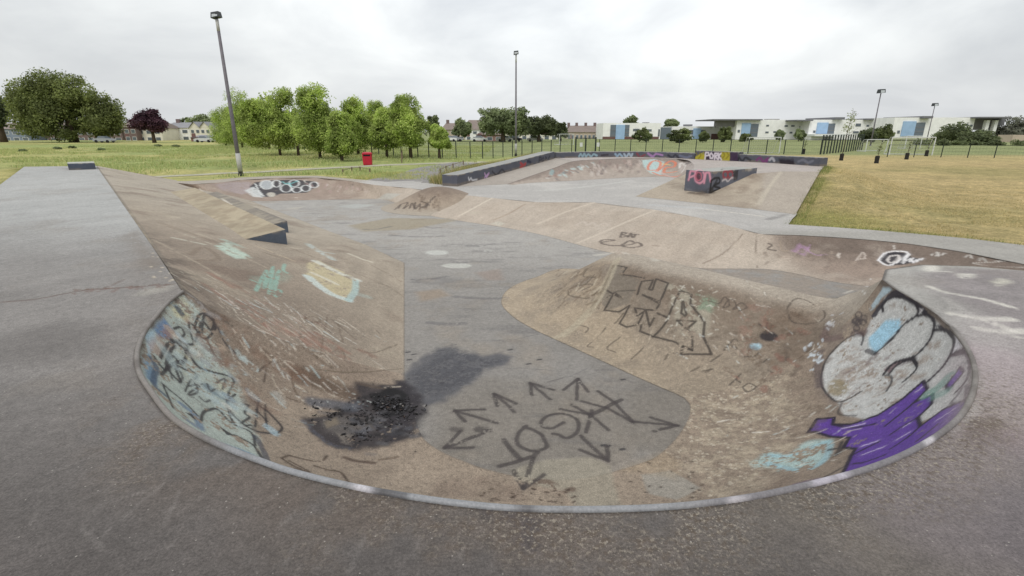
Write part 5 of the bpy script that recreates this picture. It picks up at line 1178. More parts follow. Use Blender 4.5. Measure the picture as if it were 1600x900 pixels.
s 192 188 176 .018 .6 .01 .3 .006 - 567 1667 -255 -6 -1 -3
s 192 188 176 .018 .6 .01 .3 .006 - 729 1742 -159 14 4 5
s 192 188 176 .018 .6 .01 .3 .006 - 686 1756 -170 10 -14 -1
s 192 188 176 .018 .6 .01 .3 .006 - 600 1740 -213 2 -10 -2
s 192 188 176 .018 .6 .01 .3 .006 - 720 1668 -186 -2 -12 -5
s 192 188 176 .018 .6 .01 .3 .006 - 577 1657 -254 7 14 8
s 192 188 176 .018 .6 .01 .3 .006 - 587 1615 -266 6 -19 -5
s 192 188 176 .018 .6 .01 .3 .006 - 633 1580 -260 0 -9 -3
s 192 188 176 .018 .6 .01 .3 .006 - 561 1706 -243 -10 -6 -7
s 192 188 176 .018 .6 .01 .3 .006 - 688 1610 -222 1 6 2
s 192 188 176 .018 .6 .01 .3 .006 - 589 1714 -227 11 3 6
s 192 188 176 .018 .6 .01 .3 .006 - 668 1573 -247 -10 0 -4
s 192 188 176 .018 .6 .01 .3 .006 - 625 1714 -211 0 -9 -3
s 192 188 176 .018 .6 .01 .3 .006 - 640 1822 -167 14 12 8
s 192 188 176 .018 .6 .01 .3 .006 - 595 1789 -197 13 2 7
s 192 188 176 .018 .6 .01 .3 .006 - 684 1580 -237 5 -2 2
s 192 188 176 .018 .6 .01 .3 .006 - 725 1771 -152 14 3 4
s 192 188 176 .018 .6 .01 .3 .006 - 640 1841 -162 12 -20 -1
s 192 188 176 .018 .6 .01 .3 .006 - 552 1658 -266 -10 -10 -8
s 192 188 176 .018 .6 .01 .3 .006 - 654 1662 -217 -2 -1 -1
s 192 188 176 .018 .6 .01 .3 .006 - 630 1821 -171 1 -5 -1
c 206 200 188 .02 .7 .012 .2 .006 - 1603 2326 -350 48 34 0 59 35 0
c 210 206 200 .018 .8 .01 .1 .006 - 1067 1465 -67 819 1088 -276 -91 -110 -7 -752 -1021 292
s 84 74 68 .05 .8 .03 .1 .01 far_bank 763 3511 -314 36 115 14 30 -32 0 -43 -33 -7 35 -42 0 -54 -14 -7
s 84 74 68 .05 .8 .03 .1 .01 far_bank 813 3493 -310 41 92 12 -15 -106 -11
s 84 74 68 .05 .8 .03 .1 .01 far_bank 858 3553 -300 37 -28 1
s 84 74 68 .05 .8 .03 .1 .01 far_bank 878 3541 -299 -29 -66 -9
c 84 74 68 .06 .8 .03 .1 .01 far_bank 611 3449 -334 34 42 7 69 -39 4 -100 -28 -12 62 -89 -1 113 -12 10 58 30 8 11 -73 -6 -70 -21 -8 -50 62 1 70 90 14 17 -42 -2
s 110 96 84 .05 .5 .03 0 .006 - 926 3258 -319 32 -19 2
c 192 180 168 .06 .6 .04 .2 .006 - 504 3946 -307 71 85 16 14 -121 -10 54 62 12 11 -119 -9 55 61 12 32 -71 -3 -99 -67 -17 58 2 7
c 210 200 184 .08 .7 .04 0 .006 - -189 4938 -220 -140 -196 -52 -148 -190 -57
c 206 194 178 .07 .6 .04 0 .006 - 742 4615 -220 -273 -259 -44 -260 -267 -56
c 206 194 178 .08 .62 .04 0 .006 - 1175 4154 -220 -403 -380 -71 -307 -296 -54
c 150 132 114 .06 .5 .05 0 .006 - 116 4602 -235 -138 -177 -50 -132 -113 -41
c 108 92 80 .03 .6 .015 0 .006 - 1494 3226 -234 -221 -237 -78 -159 -125 -27
c 98 84 74 .03 .6 .015 0 .006 - 1561 3182 -219 -73 -160 -64 -79 -215 -65
f 186 176 160 0 .6 .06 0 .012 - -392 4614 -306 71 -6 10 56 -67 -4 -85 -12 -15
c 88 78 72 .06 .85 .03 .1 .01 mound -1148 4951 -333 38 98 37 -1 -91 -25
c 88 78 72 .06 .85 .03 .1 .01 mound -1094 5046 -290 65 -33 16 -25 -97 -43 40 36 25
c 88 78 72 .06 .85 .03 .1 .01 mound -988 4885 -310 8 87 38 49 -110 -35
c 88 78 72 .06 .85 .03 .1 .01 mound -944 4962 -266 12 -116 -48 36 75 41 21 -85 -36
c 88 78 72 .06 .85 .03 .1 .01 mound -881 4951 -255 59 -50 -15 -47 -57 -34 69 37 26
c 88 78 72 .06 .85 .03 .1 .01 mound -831 4836 -303 34 95 51 41 71 39
s 112 96 82 .06 .5 .05 .2 .006 - -739 4963 -232 -7 -44 -23
s 112 96 82 .06 .5 .05 .2 .006 - -886 5031 -218 -3 -72 -34
s 112 96 82 .06 .5 .05 .2 .006 - -726 5039 -195 6 -29 -14
s 112 96 82 .06 .5 .05 .2 .006 - -706 4928 -250 2 -65 -34
s 112 96 82 .06 .5 .05 .2 .006 - -909 5069 -209 28 -63 -19
s 112 96 82 .06 .5 .05 .2 .006 - -828 4856 -294 10 -37 -15
s 112 96 82 .06 .5 .05 .2 .006 - -942 5143 -196 29 -98 -24
s 112 96 82 .06 .5 .05 .2 .006 - -716 4871 -280 -31 -40 -20
s 112 96 82 .06 .5 .05 .2 .006 - -879 4868 -295 -1 -71 -30
s 112 96 82 .06 .5 .05 .2 .006 - -854 5006 -222 -12 -50 -27
s 112 96 82 .06 .5 .05 .2 .006 - -697 4844 -293 10 -63 -27
s 112 96 82 .06 .5 .05 .2 .006 - -762 4888 -272 22 -50 -24
s 112 96 82 .06 .5 .05 .2 .006 - -823 4931 -255 -32 -20 -15
s 112 96 82 .06 .5 .05 .2 .006 - -736 4940 -244 -18 -62 -33
f 168 156 158 0 .6 .12 .2 .05 far_bank -3508 6027 -199 40 114 6 29 141 3 42 83 -8 52 67 -6 62 52 -5 169 -372 -89 -54 -122 -8 -76 7 14 -141 -8 30
f 58 58 64 0 .92 .05 .05 .02 far_bank -3228 6310 -250 -14 186 35 150 154 10 171 66 1 90 26 1 268 -52 -20 87 -113 -31 -23 -145 -34 -7 -178 -28 -120 -52 -4 -165 -47 1 -18 -171 -16 -123 -24 3 -146 123 26
f 206 208 206 0 .85 .05 .15 .03 far_bank -3207 6142 -279 15 192 26 172 -181 -50 125 -226 -33 -116 12 7
f 176 180 182 0 .9 .05 .1 .02 far_bank -3026 6491 -248 24 -81 -17 2 -69 -12 -23 -34 -3 -41 8 6 -48 47 14 -41 72 18 -24 77 19 0 65 13 24 34 4 41 -5 -7 46 -43 -15
f 196 190 178 0 .9 .04 .1 .02 far_bank -2822 6098 -323 18 -59 -7 1 -47 -4 -18 -21 -1 -32 11 2 -67 90 13 -16 54 7 1 42 5 19 22 1 30 -7 -3 34 -33 -6
c 214 216 214 .05 .9 .03 0 .006 far_bank -3024 6492 -248 28 -101 -21 -7 -75 -12 -40 -17 2 -59 46 14 -53 88 23 -27 96 23 9 70 14 41 19 -2 57 -40 -17 51 -86 -24
c 214 216 214 .05 .9 .03 0 .006 far_bank -2957 6558 -240 21 -75 -18 -2 -53 -10 -26 -8 1 -40 40 11 -39 70 19 -21 73 18 4 49 12 27 8 -1 39 -36 -13 37 -68 -19
c 214 216 214 .05 .9 .03 0 .006 far_bank -2760 6413 -282 25 -96 -18 -6 -66 -9 -38 -7 1 -55 54 10 -49 90 18 -24 89 19 11 59 11 38 8 0 52 -45 -13 46 -86 -19
c 214 216 214 .05 .9 .03 0 .006 far_bank -2741 6617 -241 15 -72 -17 -13 -49 -10 -36 -6 1 -47 39 11 -38 67 17 -15 69 18 15 46 11 38 6 -1 45 -35 -11 36 -65 -19
c 214 216 214 .05 .9 .03 0 .006 far_bank -2619 6367 -296 16 -70 -12 -10 -48 -6 -33 -5 0 -43 41 7 -37 67 12 -16 66 13 13 44 7 33 5 0 42 -35 -9 35 -65 -12
c 214 216 214 .05 .9 .03 0 .006 far_bank -2536 6442 -285 16 -76 -15 -9 -52 -7 -34 -3 0 -45 46 9 -39 74 14 -16 72 15 12 46 9 35 3 0 44 -40 -10 36 -70 -15
c 214 216 214 .05 .9 .03 0 .006 far_bank -2478 6571 -256 9 -59 -15 -13 -39 -9 -33 -1 0 -40 39 9 -33 63 15 -10 60 16 15 35 10 35 -3 0 40 -37 -10 30 -58 -16
c 210 212 210 .06 .9 .03 .1 .01 far_bank -3219 6445 -229 163 -261 -66 142 -190 -34
c 120 188 190 .06 .85 .04 .1 .01 far_bank -2962 6631 -222 99 -65 -23 74 128 26
s 120 188 190 .05 .8 .03 0 .006 - -2882 6613 -233 100 -131 -35
s 176 150 146 .082 .5 .06 .3 .01 far_bank -2395 6358 -302 8 -74 -12
s 176 150 146 .084 .5 .06 .3 .01 far_bank -2163 6433 -258 25 -35 -10
s 206 198 190 .057 .5 .06 .3 .01 far_bank -2602 6651 -236 14 -32 -8
s 176 150 146 .06 .5 .06 .3 .01 far_bank -1950 6301 -252 13 -33 -17
s 190 176 166 .05 .5 .06 .3 .01 far_bank -1758 6125 -274 -3 -26 -26
s 190 176 166 .068 .5 .06 .3 .01 far_bank -1890 6252 -253 19 -41 -22
s 176 150 146 .083 .5 .06 .3 .01 far_bank -2568 6573 -256 39 -84 -20
s 190 176 166 .046 .5 .06 .3 .01 far_bank -1725 6091 -285 -12 -23 -26
s 190 176 166 .076 .5 .06 .3 .01 far_bank -1721 6092 -279 25 -28 -11
s 100 86 78 .079 .5 .06 .3 .01 far_bank -1980 6347 -232 14 -33 -20
s 190 176 166 .09 .5 .06 .3 .01 far_bank -2153 6361 -286 13 -80 -23
s 190 176 166 .085 .5 .06 .3 .01 far_bank -1899 6246 -264 19 -37 -18
s 190 176 166 .09 .5 .06 .3 .01 far_bank -2140 6415 -260 4 -58 -25
s 176 150 146 .064 .5 .06 .3 .01 far_bank -2049 6355 -262 9 -43 -20
s 190 176 166 .05 .5 .06 .3 .01 far_bank -1760 6119 -282 19 -38 -21
s 190 176 166 .05 .5 .06 .3 .01 far_bank -2197 6475 -248 5 -61 -25
s 206 198 190 .072 .5 .06 .3 .01 far_bank -2360 6564 -247 12 -43 -13
s 190 176 166 .079 .5 .06 .3 .01 far_bank -1972 6328 -243 9 -20 -11
s 176 150 146 .052 .5 .06 .3 .01 far_bank -1889 6245 -259 6 -14 -8
s 190 176 166 .074 .5 .06 .3 .01 far_bank -1952 6257 -283 -5 -36 -19
s 100 86 78 .048 .5 .06 .3 .01 far_bank -1799 6171 -259 0 -15 -17
s 176 150 146 .075 .5 .06 .3 .01 far_bank -1851 6208 -264 0 -26 -22
s 176 150 146 .055 .5 .06 .3 .01 far_bank -2359 6495 -270 4 -60 -16
s 100 86 78 .086 .5 .06 .3 .01 far_bank -1964 6348 -217 6 -20 -16
s 176 150 146 .078 .5 .06 .3 .01 far_bank -2482 6634 -236 6 -54 -17
s 176 150 146 .061 .5 .06 .3 .01 far_bank -2646 6631 -241 26 -52 -13
s 206 198 190 .041 .5 .06 .3 .01 far_bank -2521 6513 -271 12 -34 -7
s 176 150 146 .087 .5 .06 .3 .01 far_bank -2258 6349 -301 43 -106 -19
s 176 150 146 .048 .5 .06 .3 .01 far_bank -2382 6588 -241 13 -71 -23
s 176 150 146 .056 .5 .06 .3 .01 far_bank -2265 6522 -244 31 -53 -16
c 206 200 190 .05 .7 .03 0 .006 - -2668 6657 -233 -47 63 19 32 15 3
s 206 196 180 .06 .7 .03 0 .006 - -2556 5997 -341 47 -45 -3
c 206 198 184 .07 .8 .03 0 .006 - -3599 5903 -237 1269 -1754 86 96 -121 -1
c 110 104 98 .04 .5 .03 0 .006 - -1880 3720 -141 253 -309 0 203 -233 -2
s 146 120 110 .088 .6 .08 .25 .02 back_wall 798 7212 -147 59 112 20
s 150 180 182 .141 .6 .08 .25 .02 back_wall 661 7037 -168 49 125 28
s 146 120 110 .111 .6 .08 .25 .02 back_wall 575 6918 -183 32 139 36
s 110 104 104 .139 .6 .08 .25 .02 back_wall 712 7131 -151 42 54 6
s 206 206 200 .095 .6 .08 .25 .02 back_wall 976 7471 -116 40 72 12
s 188 204 202 .064 .6 .08 .25 .02 back_wall 939 7476 -100 37 54 7
s 188 204 202 .141 .6 .08 .25 .02 back_wall 640 7004 -173 50 31 -1
s 150 180 182 .092 .6 .08 .25 .02 back_wall 1238 7898 -55 12 -47 -23
s 206 206 200 .119 .6 .08 .25 .02 back_wall 1011 7531 -107 40 101 23
s 146 120 110 .114 .6 .08 .25 .02 back_wall 999 7586 -80 43 69 9
s 188 204 202 .117 .6 .08 .25 .02 back_wall 981 7445 -126 30 32 1
s 206 206 200 .129 .6 .08 .25 .02 back_wall 1208 7857 -60 46 -35 -30
s 146 120 110 .107 .6 .08 .25 .02 back_wall 680 7037 -172 31 -31 -13
s 188 204 202 .144 .6 .08 .25 .02 back_wall 849 7353 -114 49 57 4
s 188 204 202 .063 .6 .08 .25 .02 back_wall 831 7261 -141 26 -19 -12
s 206 206 200 .118 .6 .08 .25 .02 back_wall 461 6798 -191 14 21 2
s 150 180 182 .098 .6 .08 .25 .02 back_wall 979 7533 -94 17 -31 -18
s 110 104 104 .136 .6 .08 .25 .02 back_wall 908 7330 -140 23 -36 -17
s 110 104 104 .128 .6 .08 .25 .02 back_wall 586 6862 -197 25 -122 -18
s 110 104 104 .133 .6 .08 .25 .02 back_wall 923 7476 -93 21 -49 -27
s 146 120 110 .119 .6 .08 .25 .02 back_wall 657 7094 -149 27 80 22
s 146 120 110 .093 .6 .08 .25 .02 back_wall 795 7156 -163 23 66 13
s 110 104 104 .137 .6 .08 .25 .02 back_wall 553 6985 -157 17 78 26
s 146 120 110 .086 .6 .08 .25 .02 back_wall 1142 7621 -121 33 -52 -24
s 146 120 110 .131 .6 .08 .25 .02 back_wall 460 6839 -180 25 30 4
s 146 120 110 .106 .6 .08 .25 .02 back_wall 789 7127 -170 30 -13 -8
s 206 206 200 .078 .6 .08 .25 .02 back_wall 996 7583 -80 21 36 5
s 146 120 110 .1 .6 .08 .25 .02 back_wall 646 7081 -150 49 112 26
s 188 204 202 .102 .6 .08 .25 .02 back_wall 1100 7672 -89 27 -29 -20
s 188 204 202 .134 .6 .08 .25 .02 back_wall 720 7079 -168 13 -83 -22
s 110 104 104 .068 .6 .08 .25 .02 back_wall 477 6844 -182 46 57 6
s 146 120 110 .157 .6 .08 .25 .02 back_wall 581 6979 -167 14 -66 -21
s 188 204 202 .097 .6 .08 .25 .02 back_wall 750 7246 -122 26 14 -3
s 150 180 182 .158 .6 .08 .25 .02 back_wall 523 6959 -157 33 130 44
s 186 170 160 .136 .5 .08 .25 .02 back_wall 1268 7894 -68 -32 -94 -23
s 112 100 98 .139 .5 .08 .25 .02 back_wall 1305 7617 -159 -15 -190 -32
s 186 170 160 .124 .5 .08 .25 .02 back_wall 1932 7847 -174 -26 -121 -16
s 122 104 98 .11 .5 .08 .25 .02 back_wall 1222 7542 -161 -25 -273 -42
s 112 100 98 .099 .5 .08 .25 .02 back_wall 1329 7851 -102 -18 -82 -20
s 122 104 98 .112 .5 .08 .25 .02 back_wall 1558 7974 -117 -11 -201 -45
s 186 170 160 .064 .5 .08 .25 .02 back_wall 1302 7674 -145 -42 -134 -23
s 186 170 160 .091 .5 .08 .25 .02 back_wall 1261 7749 -115 -13 -120 -31
s 196 186 178 .115 .5 .08 .25 .02 back_wall 1312 7884 -86 0 -161 -49
s 112 100 98 .125 .5 .08 .25 .02 back_wall 1425 7909 -107 -64 -206 -42
s 112 100 98 .129 .5 .08 .25 .02 back_wall 1933 8273 -89 -15 -92 -22
s 196 186 178 .123 .5 .08 .25 .02 back_wall 1275 7618 -153 -63 -309 -47
s 112 100 98 .114 .5 .08 .25 .02 back_wall 1665 7789 -171 -45 -160 -20
s 122 104 98 .14 .5 .08 .25 .02 back_wall 1540 8114 -71 -41 -129 -31
s 150 128 120 .14 .5 .08 .25 .02 back_wall 1387 8095 -32 -62 -177 -46
s 112 100 98 .075 .5 .08 .25 .02 back_wall 1433 7982 -86 16 -76 -28
s 186 170 160 .102 .5 .08 .25 .02 back_wall 1881 8263 -88 -20 -224 -51
s 196 186 178 .105 .5 .08 .25 .02 back_wall 2061 8444 -48 -12 -186 -48
s 122 104 98 .148 .5 .08 .25 .02 back_wall 1640 7820 -163 -45 -130 -18
s 186 170 160 .088 .5 .08 .25 .02 back_wall 1312 7812 -110 -16 -109 -27
s 122 104 98 .083 .5 .08 .25 .02 back_wall 1892 8187 -108 -87 -288 -54
s 150 128 120 .085 .5 .08 .25 .02 back_wall 1437 8097 -47 -7 -127 -43
s 186 170 160 .078 .5 .08 .25 .02 back_wall 1854 8299 -75 -51 -73 -14
s 150 128 120 .092 .5 .08 .25 .02 back_wall 1650 8122 -93 -58 -249 -54
s 112 100 98 .11 .5 .08 .25 .02 back_wall 1273 7836 -91 1 -93 -30
s 112 100 98 .077 .5 .08 .25 .02 back_wall 1244 7691 -128 5 -164 -41
s 196 186 178 .099 .5 .08 .25 .02 back_wall 1374 7831 -119 2 -151 -37
s 196 186 178 .081 .5 .08 .25 .02 back_wall 1392 7689 -157 -17 -118 -21
s 186 170 160 .107 .5 .08 .25 .02 back_wall 1988 8268 -93 2 -70 -16
s 150 128 120 .158 .5 .08 .25 .02 back_wall 1897 8376 -58 -36 -213 -53
s 186 170 160 .092 .5 .08 .25 .02 back_wall 1545 7904 -133 11 -66 -16
s 186 170 160 .105 .5 .08 .25 .02 back_wall 2042 8286 -89 -86 -248 -53
s 186 170 160 .139 .5 .08 .25 .02 back_wall 1758 7917 -156 0 -117 -19
s 122 104 98 .111 .5 .08 .25 .02 back_wall 1630 8091 -98 -11 -247 -58
s 112 100 98 .128 .5 .08 .25 .02 back_wall 1921 7846 -174 -26 -118 -16
s 150 128 120 .153 .5 .08 .25 .02 back_wall 1807 8390 -39 -14 -179 -53
s 196 186 178 .111 .5 .08 .25 .02 back_wall 1668 8010 -126 -39 -142 -27
s 186 170 160 .1 .5 .08 .25 .02 back_wall 1840 7876 -167 -70 -261 -32
s 186 170 160 .104 .5 .08 .25 .02 back_wall 1874 8381 -53 -40 -220 -57
s 196 186 178 .149 .5 .08 .25 .02 back_wall 1236 7846 -75 0 -131 -44
s 186 170 160 .154 .5 .08 .25 .02 back_wall 1896 8407 -48 -33 -185 -49
s 112 100 98 .1 .5 .08 .25 .02 back_wall 1804 8181 -101 -23 -199 -44
s 112 100 98 .071 .5 .08 .25 .02 back_wall 1164 7640 -122 2 -166 -43
s 122 104 98 .061 .5 .08 .25 .02 back_wall 1172 7666 -116 -63 -232 -47
s 186 170 160 .114 .5 .08 .25 .02 back_wall 1257 7751 -114 -39 -79 -13
s 186 170 160 .108 .5 .08 .25 .02 back_wall 2116 8374 -66 -42 -94 -25
s 112 100 98 .124 .5 .08 .25 .02 back_wall 1364 7726 -144 -79 -307 -48
s 196 186 178 .13 .5 .08 .25 .02 back_wall 1160 7505 -157 -43 -287 -45
s 112 100 98 .121 .5 .08 .25 .02 back_wall 1353 8027 -47 -3 -82 -29
s 186 170 160 .117 .5 .08 .25 .02 back_wall 1599 8039 -107 -51 -240 -50
f 176 200 198 0 .85 .08 .1 .03 back_wall 2113 8449 -46 203 8 14 104 -191 -34 -113 -318 -82 -150 -450 -65 -97 169 14 2 490 80
f 196 186 180 0 .6 .1 .2 .03 back_wall 2585 8112 -57 51 -231 20 60 -186 18 173 137 0 240 -398 0 -191 -528 0 -468 -237 0 -213 -396 0 -476 -1183 59 637 2068 -160 54 410 -43
c 206 120 92 .13 .85 .06 .05 .02 back_wall 2131 8132 -123 133 238 63 99 -93 -13 -139 -364 -87 -133 -5 -6 40 224 43
c 206 120 92 .13 .85 .06 .05 .02 back_wall 2180 7797 -180 291 436 116 79 -91 -1 -62 -189 -55 -115 25 -16 -101 -265 -52 160 -33 16
c 206 120 92 .13 .85 .06 .05 .02 back_wall 2107 7738 -190 50 -240 -23 121 -152 -3 26 -290 45
s 214 180 120 .12 .7 .06 .1 .02 back_wall 2371 8192 -91 90 -104 -9
c 212 206 200 .12 .8 .06 .1 .02 back_wall 2525 7809 -125 73 201 59 -40 -355 -21 -150 -311 -73
c 90 84 86 .08 .6 .06 .2 .02 back_wall 2597 7782 -67 -55 -402 46
c 206 170 166 .12 .6 .06 .1 .02 back_wall 2155 7926 -161 72 -273 -36 43 -507 -13
s 214 150 168 .05 .95 .025 0 .008 grind_box 1721 5017 -54 7 -8 87 33 -39 0 7 -9 -35 -40 48 -25
s 214 150 168 .05 .95 .025 0 .008 grind_box 1827 4890 -71 5 -6 96 23 -27 2 14 -18 -80 35 42 93
c 214 150 168 .055 .95 .025 0 .008 grind_box 1824 4894 -9 -2 2 -31 -10 12 -24 -15 18 -11 -17 20 7 -13 16 22 -7 8 31 2 -2 32 14 -2 23 69 130 -1 -22 -127 1 -6 -67 -18 7 -8 -31
f 96 40 56 0 .8 .04 .2 .02 grind_box 1807 4914 -10 -8 10 -43 -12 14 -8 -12 14 6 -10 12 16 -5 6 24 9 -10 42 11 -14 8 22 -26 -22
c 196 110 130 .03 .8 .02 0 .008 grind_box 1805 4916 -11 -2 3 -23 -8 10 -15 -12 14 -1 -11 13 13 -5 7 23 2 -3 23 8 -10 15 12 -14 1 11 -13 -13 5 -7 -23
c 26 24 28 .07 .95 .03 0 .01 grind_box 1873 4834 -152 2 -1 110 88 70 18 26 21 -44 -76 -63 -27 92 76 -35 -132 -103 -22
s 26 24 28 .1 .8 .05 .1 .01 grind_box 1891 4842 -120 54 46 70
c 150 52 62 .08 .85 .04 .1 .01 grind_box 2099 5016 -4 -3 -3 -19 -17 -14 -11 -23 -19 2 -21 -18 13 -11 -8 20 4 2 20 16 14 10 23 19 -1 21 18 -13 11 9 -21
c 150 52 62 .08 .85 .04 .1 .01 grind_box 2172 5076 -9 -4 -3 -19 -17 -14 -11 -24 -20 1 -21 -18 14 -11 -9 21 3 3 19 17 14 11 24 20 -1 21 18 -14 12 9 -21
c 196 190 192 .05 .85 .03 .1 .01 grind_box 2026 4955 -56 44 36 12 39 33 -22 54 45 30 63 52 -12
f 34 30 34 0 .85 .04 .1 .02 grind_box 2163 5069 26 83 69 10 6 5 -94 -59 -49 -11
c 40 36 40 .06 .7 .04 .1 .01 grind_box 1988 4924 22 144 308 15 133 9 0
s 60 60 70 .06 .5 .03 .1 .01 grind_box 1714 5042 40 160 56 -1
c 120 122 130 .06 .4 .05 .2 .01 grind_box 1712 5028 -140 57 -68 -16
c 52 46 42 .2 .6 .12 .1 .02 - 1731 4937 -168 94 -82 2 69 -9 23
c 112 98 86 .14 .5 .1 .1 .006 - 1806 4888 -165 18 -105 -11 -71 110 5
s 120 108 96 .1 .5 .08 .2 .006 - 1619 5324 -132 102 11 14
s 190 178 160 .232 .35 .12 .2 .03 box_bank 2182 4927 -123 -52 -55 -12
s 120 104 90 .238 .35 .12 .2 .03 box_bank 2253 4928 -121 -124 -148 -28
s 120 104 90 .103 .35 .12 .2 .03 box_bank 2386 4879 -125 -131 -147 -23
s 140 124 108 .245 .35 .12 .2 .03 box_bank 2288 5018 -104 -106 -138 -27
s 140 124 108 .145 .35 .12 .2 .03 box_bank 2200 4957 -117 -92 -50 -13
s 120 104 90 .171 .35 .12 .2 .03 box_bank 2513 5324 -33 -81 -68 -13
s 140 124 108 .117 .35 .12 .2 .03 box_bank 2429 5155 -78 -74 -59 -10
c 196 186 168 .1 .5 .06 0 .006 - 2902 5589 -26 -368 -563 -77 -422 -674 -94
c 190 182 170 .1 .5 .08 0 .006 - 2411 5275 30 471 646 -49 43 -284 -1
s 214 208 196 .07 .75 .04 .2 .01 - 1578 4267 -220 15 -38 1
s 214 208 196 .07 .75 .04 .2 .01 - 1612 4224 -220 15 -37 1
s 214 208 196 .07 .75 .04 .2 .01 - 1646 4182 -220 14 -37 0
s 214 208 196 .07 .75 .04 .2 .01 - 1679 4141 -220 14 -37 1
s 214 208 196 .07 .75 .04 .2 .01 - 1712 4100 -219 13 -35 -1
s 214 208 196 .07 .75 .04 .2 .01 - 1744 4061 -220 13 -36 0
s 214 208 196 .07 .75 .04 .2 .01 - 1775 4021 -220 13 -34 0
s 214 208 196 .07 .75 .04 .2 .01 - 1806 3983 -220 12 -34 0
s 214 208 196 .07 .75 .04 .2 .01 - 1836 3945 -220 12 -33 1
s 214 208 196 .07 .75 .04 .2 .01 - 1866 3908 -220 11 -32 1
s 214 208 196 .07 .75 .04 .2 .01 - 1895 3872 -220 11 -32 0
c 190 188 184 .2 .5 .15 .2 .006 - 1975 4223 -220 6 -256 0 20 -113 1
s 110 108 106 .15 .5 .12 .2 .006 - 2122 3919 -219 -242 -224 0
c 190 192 192 .3 .4 .2 0 .006 - 1235 4453 -219 232 -118 0 144 -56 -1
c 196 196 190 .2 .5 .15 .2 .006 - 279 5576 -220 454 294 0 797 816 0
s 196 194 188 .15 .5 .1 .2 .006 - 541 6194 -220 481 117 0
c 206 206 210 .05 .9 .03 0 .01 sloping_ledge -526 6230 -134 8 15 -32 19 35 21 14 26 -26 50 93 -1
c 196 160 200 .07 .85 .03 .1 .01 sloping_ledge -347 6563 -110 20 35 -49 30 58 42 -50 -95 -46
c 40 40 50 .08 .8 .04 .1 .01 sloping_ledge -255 6732 -101 52 97 -51 66 123 57 44 82 -40
c 170 60 60 .12 .85 .06 .1 .02 sloping_ledge 122 7429 -34 38 70 -40 -38 -69 -19 77 139 39
c 30 34 60 .12 .85 .06 .1 .02 sloping_ledge 225 7615 -20 53 98 -18
c 40 40 52 .07 .85 .04 0 .01 sloping_ledge 410 7950 -59 7 14 70 35 63 -3 -5 -10 -30 -35 -63 -2
c 40 40 52 .07 .85 .04 0 .01 sloping_ledge 481 8080 10 -17 -31 -34 18 33 -27 18 31 34 -19 -33 27
c 40 40 52 .07 .85 .04 0 .01 sloping_ledge 520 8150 15 24 44 -15 -20 -37 -19
c 40 40 52 .07 .85 .04 0 .01 sloping_ledge 602 8299 26 -24 -43 -35
c 150 178 190 .09 .8 .05 .05 .015 curved_ledge,raised_block,end_ledge,sloping_ledge 1115 8701 -3 32 14 41 36 15 -42 26 12 46 31 13 -47 44 19 35 51 22 -37 41 18 36 58 16 -22
c 150 176 196 .09 .8 .05 .05 .015 curved_ledge,raised_block,end_ledge,sloping_ledge 1748 8851 32 38 3 -42 36 2 42 52 3 -42
c 170 186 200 .09 .8 .05 .05 .015 curved_ledge,raised_block,end_ledge,sloping_ledge 1899 8861 32 44 3 -47 38 3 52 45 3 -47 16 1 42
c 130 60 70 .09 .8 .05 .05 .015 curved_ledge,raised_block,end_ledge,sloping_ledge 2112 8848 38 52 -28 -51 69 -39 33
c 170 130 180 .09 .8 .05 .05 .015 curved_ledge,raised_block,end_ledge,sloping_ledge 2278 8756 42 73 -40 -45 44 -24 42 93 -52 -18
c 40 40 52 .09 .8 .05 .05 .015 curved_ledge,raised_block,end_ledge,sloping_ledge 2563 8581 23 51 -60 -35 35 -42 45 41 -48 -41
c 110 116 140 .09 .8 .05 .05 .015 curved_ledge,raised_block,end_ledge,sloping_ledge 2706 8411 26 77 -90 -28 52 -62 27
c 24 24 30 .09 .8 .05 .05 .015 curved_ledge,raised_block,end_ledge,sloping_ledge 3261 7663 -5 18 -24 47 23 -30 -57
c 30 30 38 .09 .8 .05 .05 .015 curved_ledge,raised_block,end_ledge,sloping_ledge 3299 7574 34 33 -46 -43 24 -34 47 45 -63 -30
c 120 50 110 .09 .8 .05 .05 .015 curved_ledge,raised_block,end_ledge,sloping_ledge 3456 7354 12 25 -34 34 31 -45 -52 36 -50 46 -9 13 -44
c 180 180 186 .09 .8 .05 .05 .015 curved_ledge,raised_block,end_ledge,sloping_ledge 3563 7204 20 17 -24 26 23 -32 -34
c 120 122 134 .09 .8 .05 .05 .015 curved_ledge,raised_block,end_ledge,sloping_ledge 3733 6782 22 23 -65 23 25 -73 -26 22 -62 24
s 50 44 52 .09 .8 .05 .05 .015 curved_ledge,raised_block,end_ledge,sloping_ledge 1516 8835 12 109 8 5
f 30 20 34 0 .9 .05 0 .02 curved_ledge,raised_block,end_ledge,sloping_ledge 3627 7083 43 80 -226 -1 -59 -137 -61 -76 234 0
f 176 164 48 0 .92 .03 .05 .01 raised_block 2958 8061 99 -32 -123 -118 -60 278 0
f 176 164 48 0 .92 .03 .05 .01 raised_block 3128 7837 102 89 -116 0 10 -13 -121 -89 117 1
f 52 36 58 0 .95 .03 0 .01 raised_block 2958 8061 99 170 -224 3 10 -12 -120 -101 68 -1 -111 45 0
f 60 40 66 0 .9 .03 0 .01 raised_block 3217 7721 102 72 -95 -1 3 -31 -120 -65 113 0
s 214 206 214 .07 .95 .04 0 .008 raised_block 2976 8037 -10 -1 0 95 30 -38 2 6 -9 -38 -32 43 -11
s 214 206 214 .07 .95 .04 0 .008 raised_block 3033 7962 84 -12 16 -34 10 -13 -42 20 -26 -4 6 -9 39 -24 32 41
s 214 206 214 .07 .95 .04 0 .008 raised_block 3074 7908 -4 -3 5 85 22 -30 1 4 -5 -32 -24 31 -7 30 -39 -45
s 214 206 214 .07 .95 .04 0 .008 raised_block 3109 7862 83 4 -5 -89
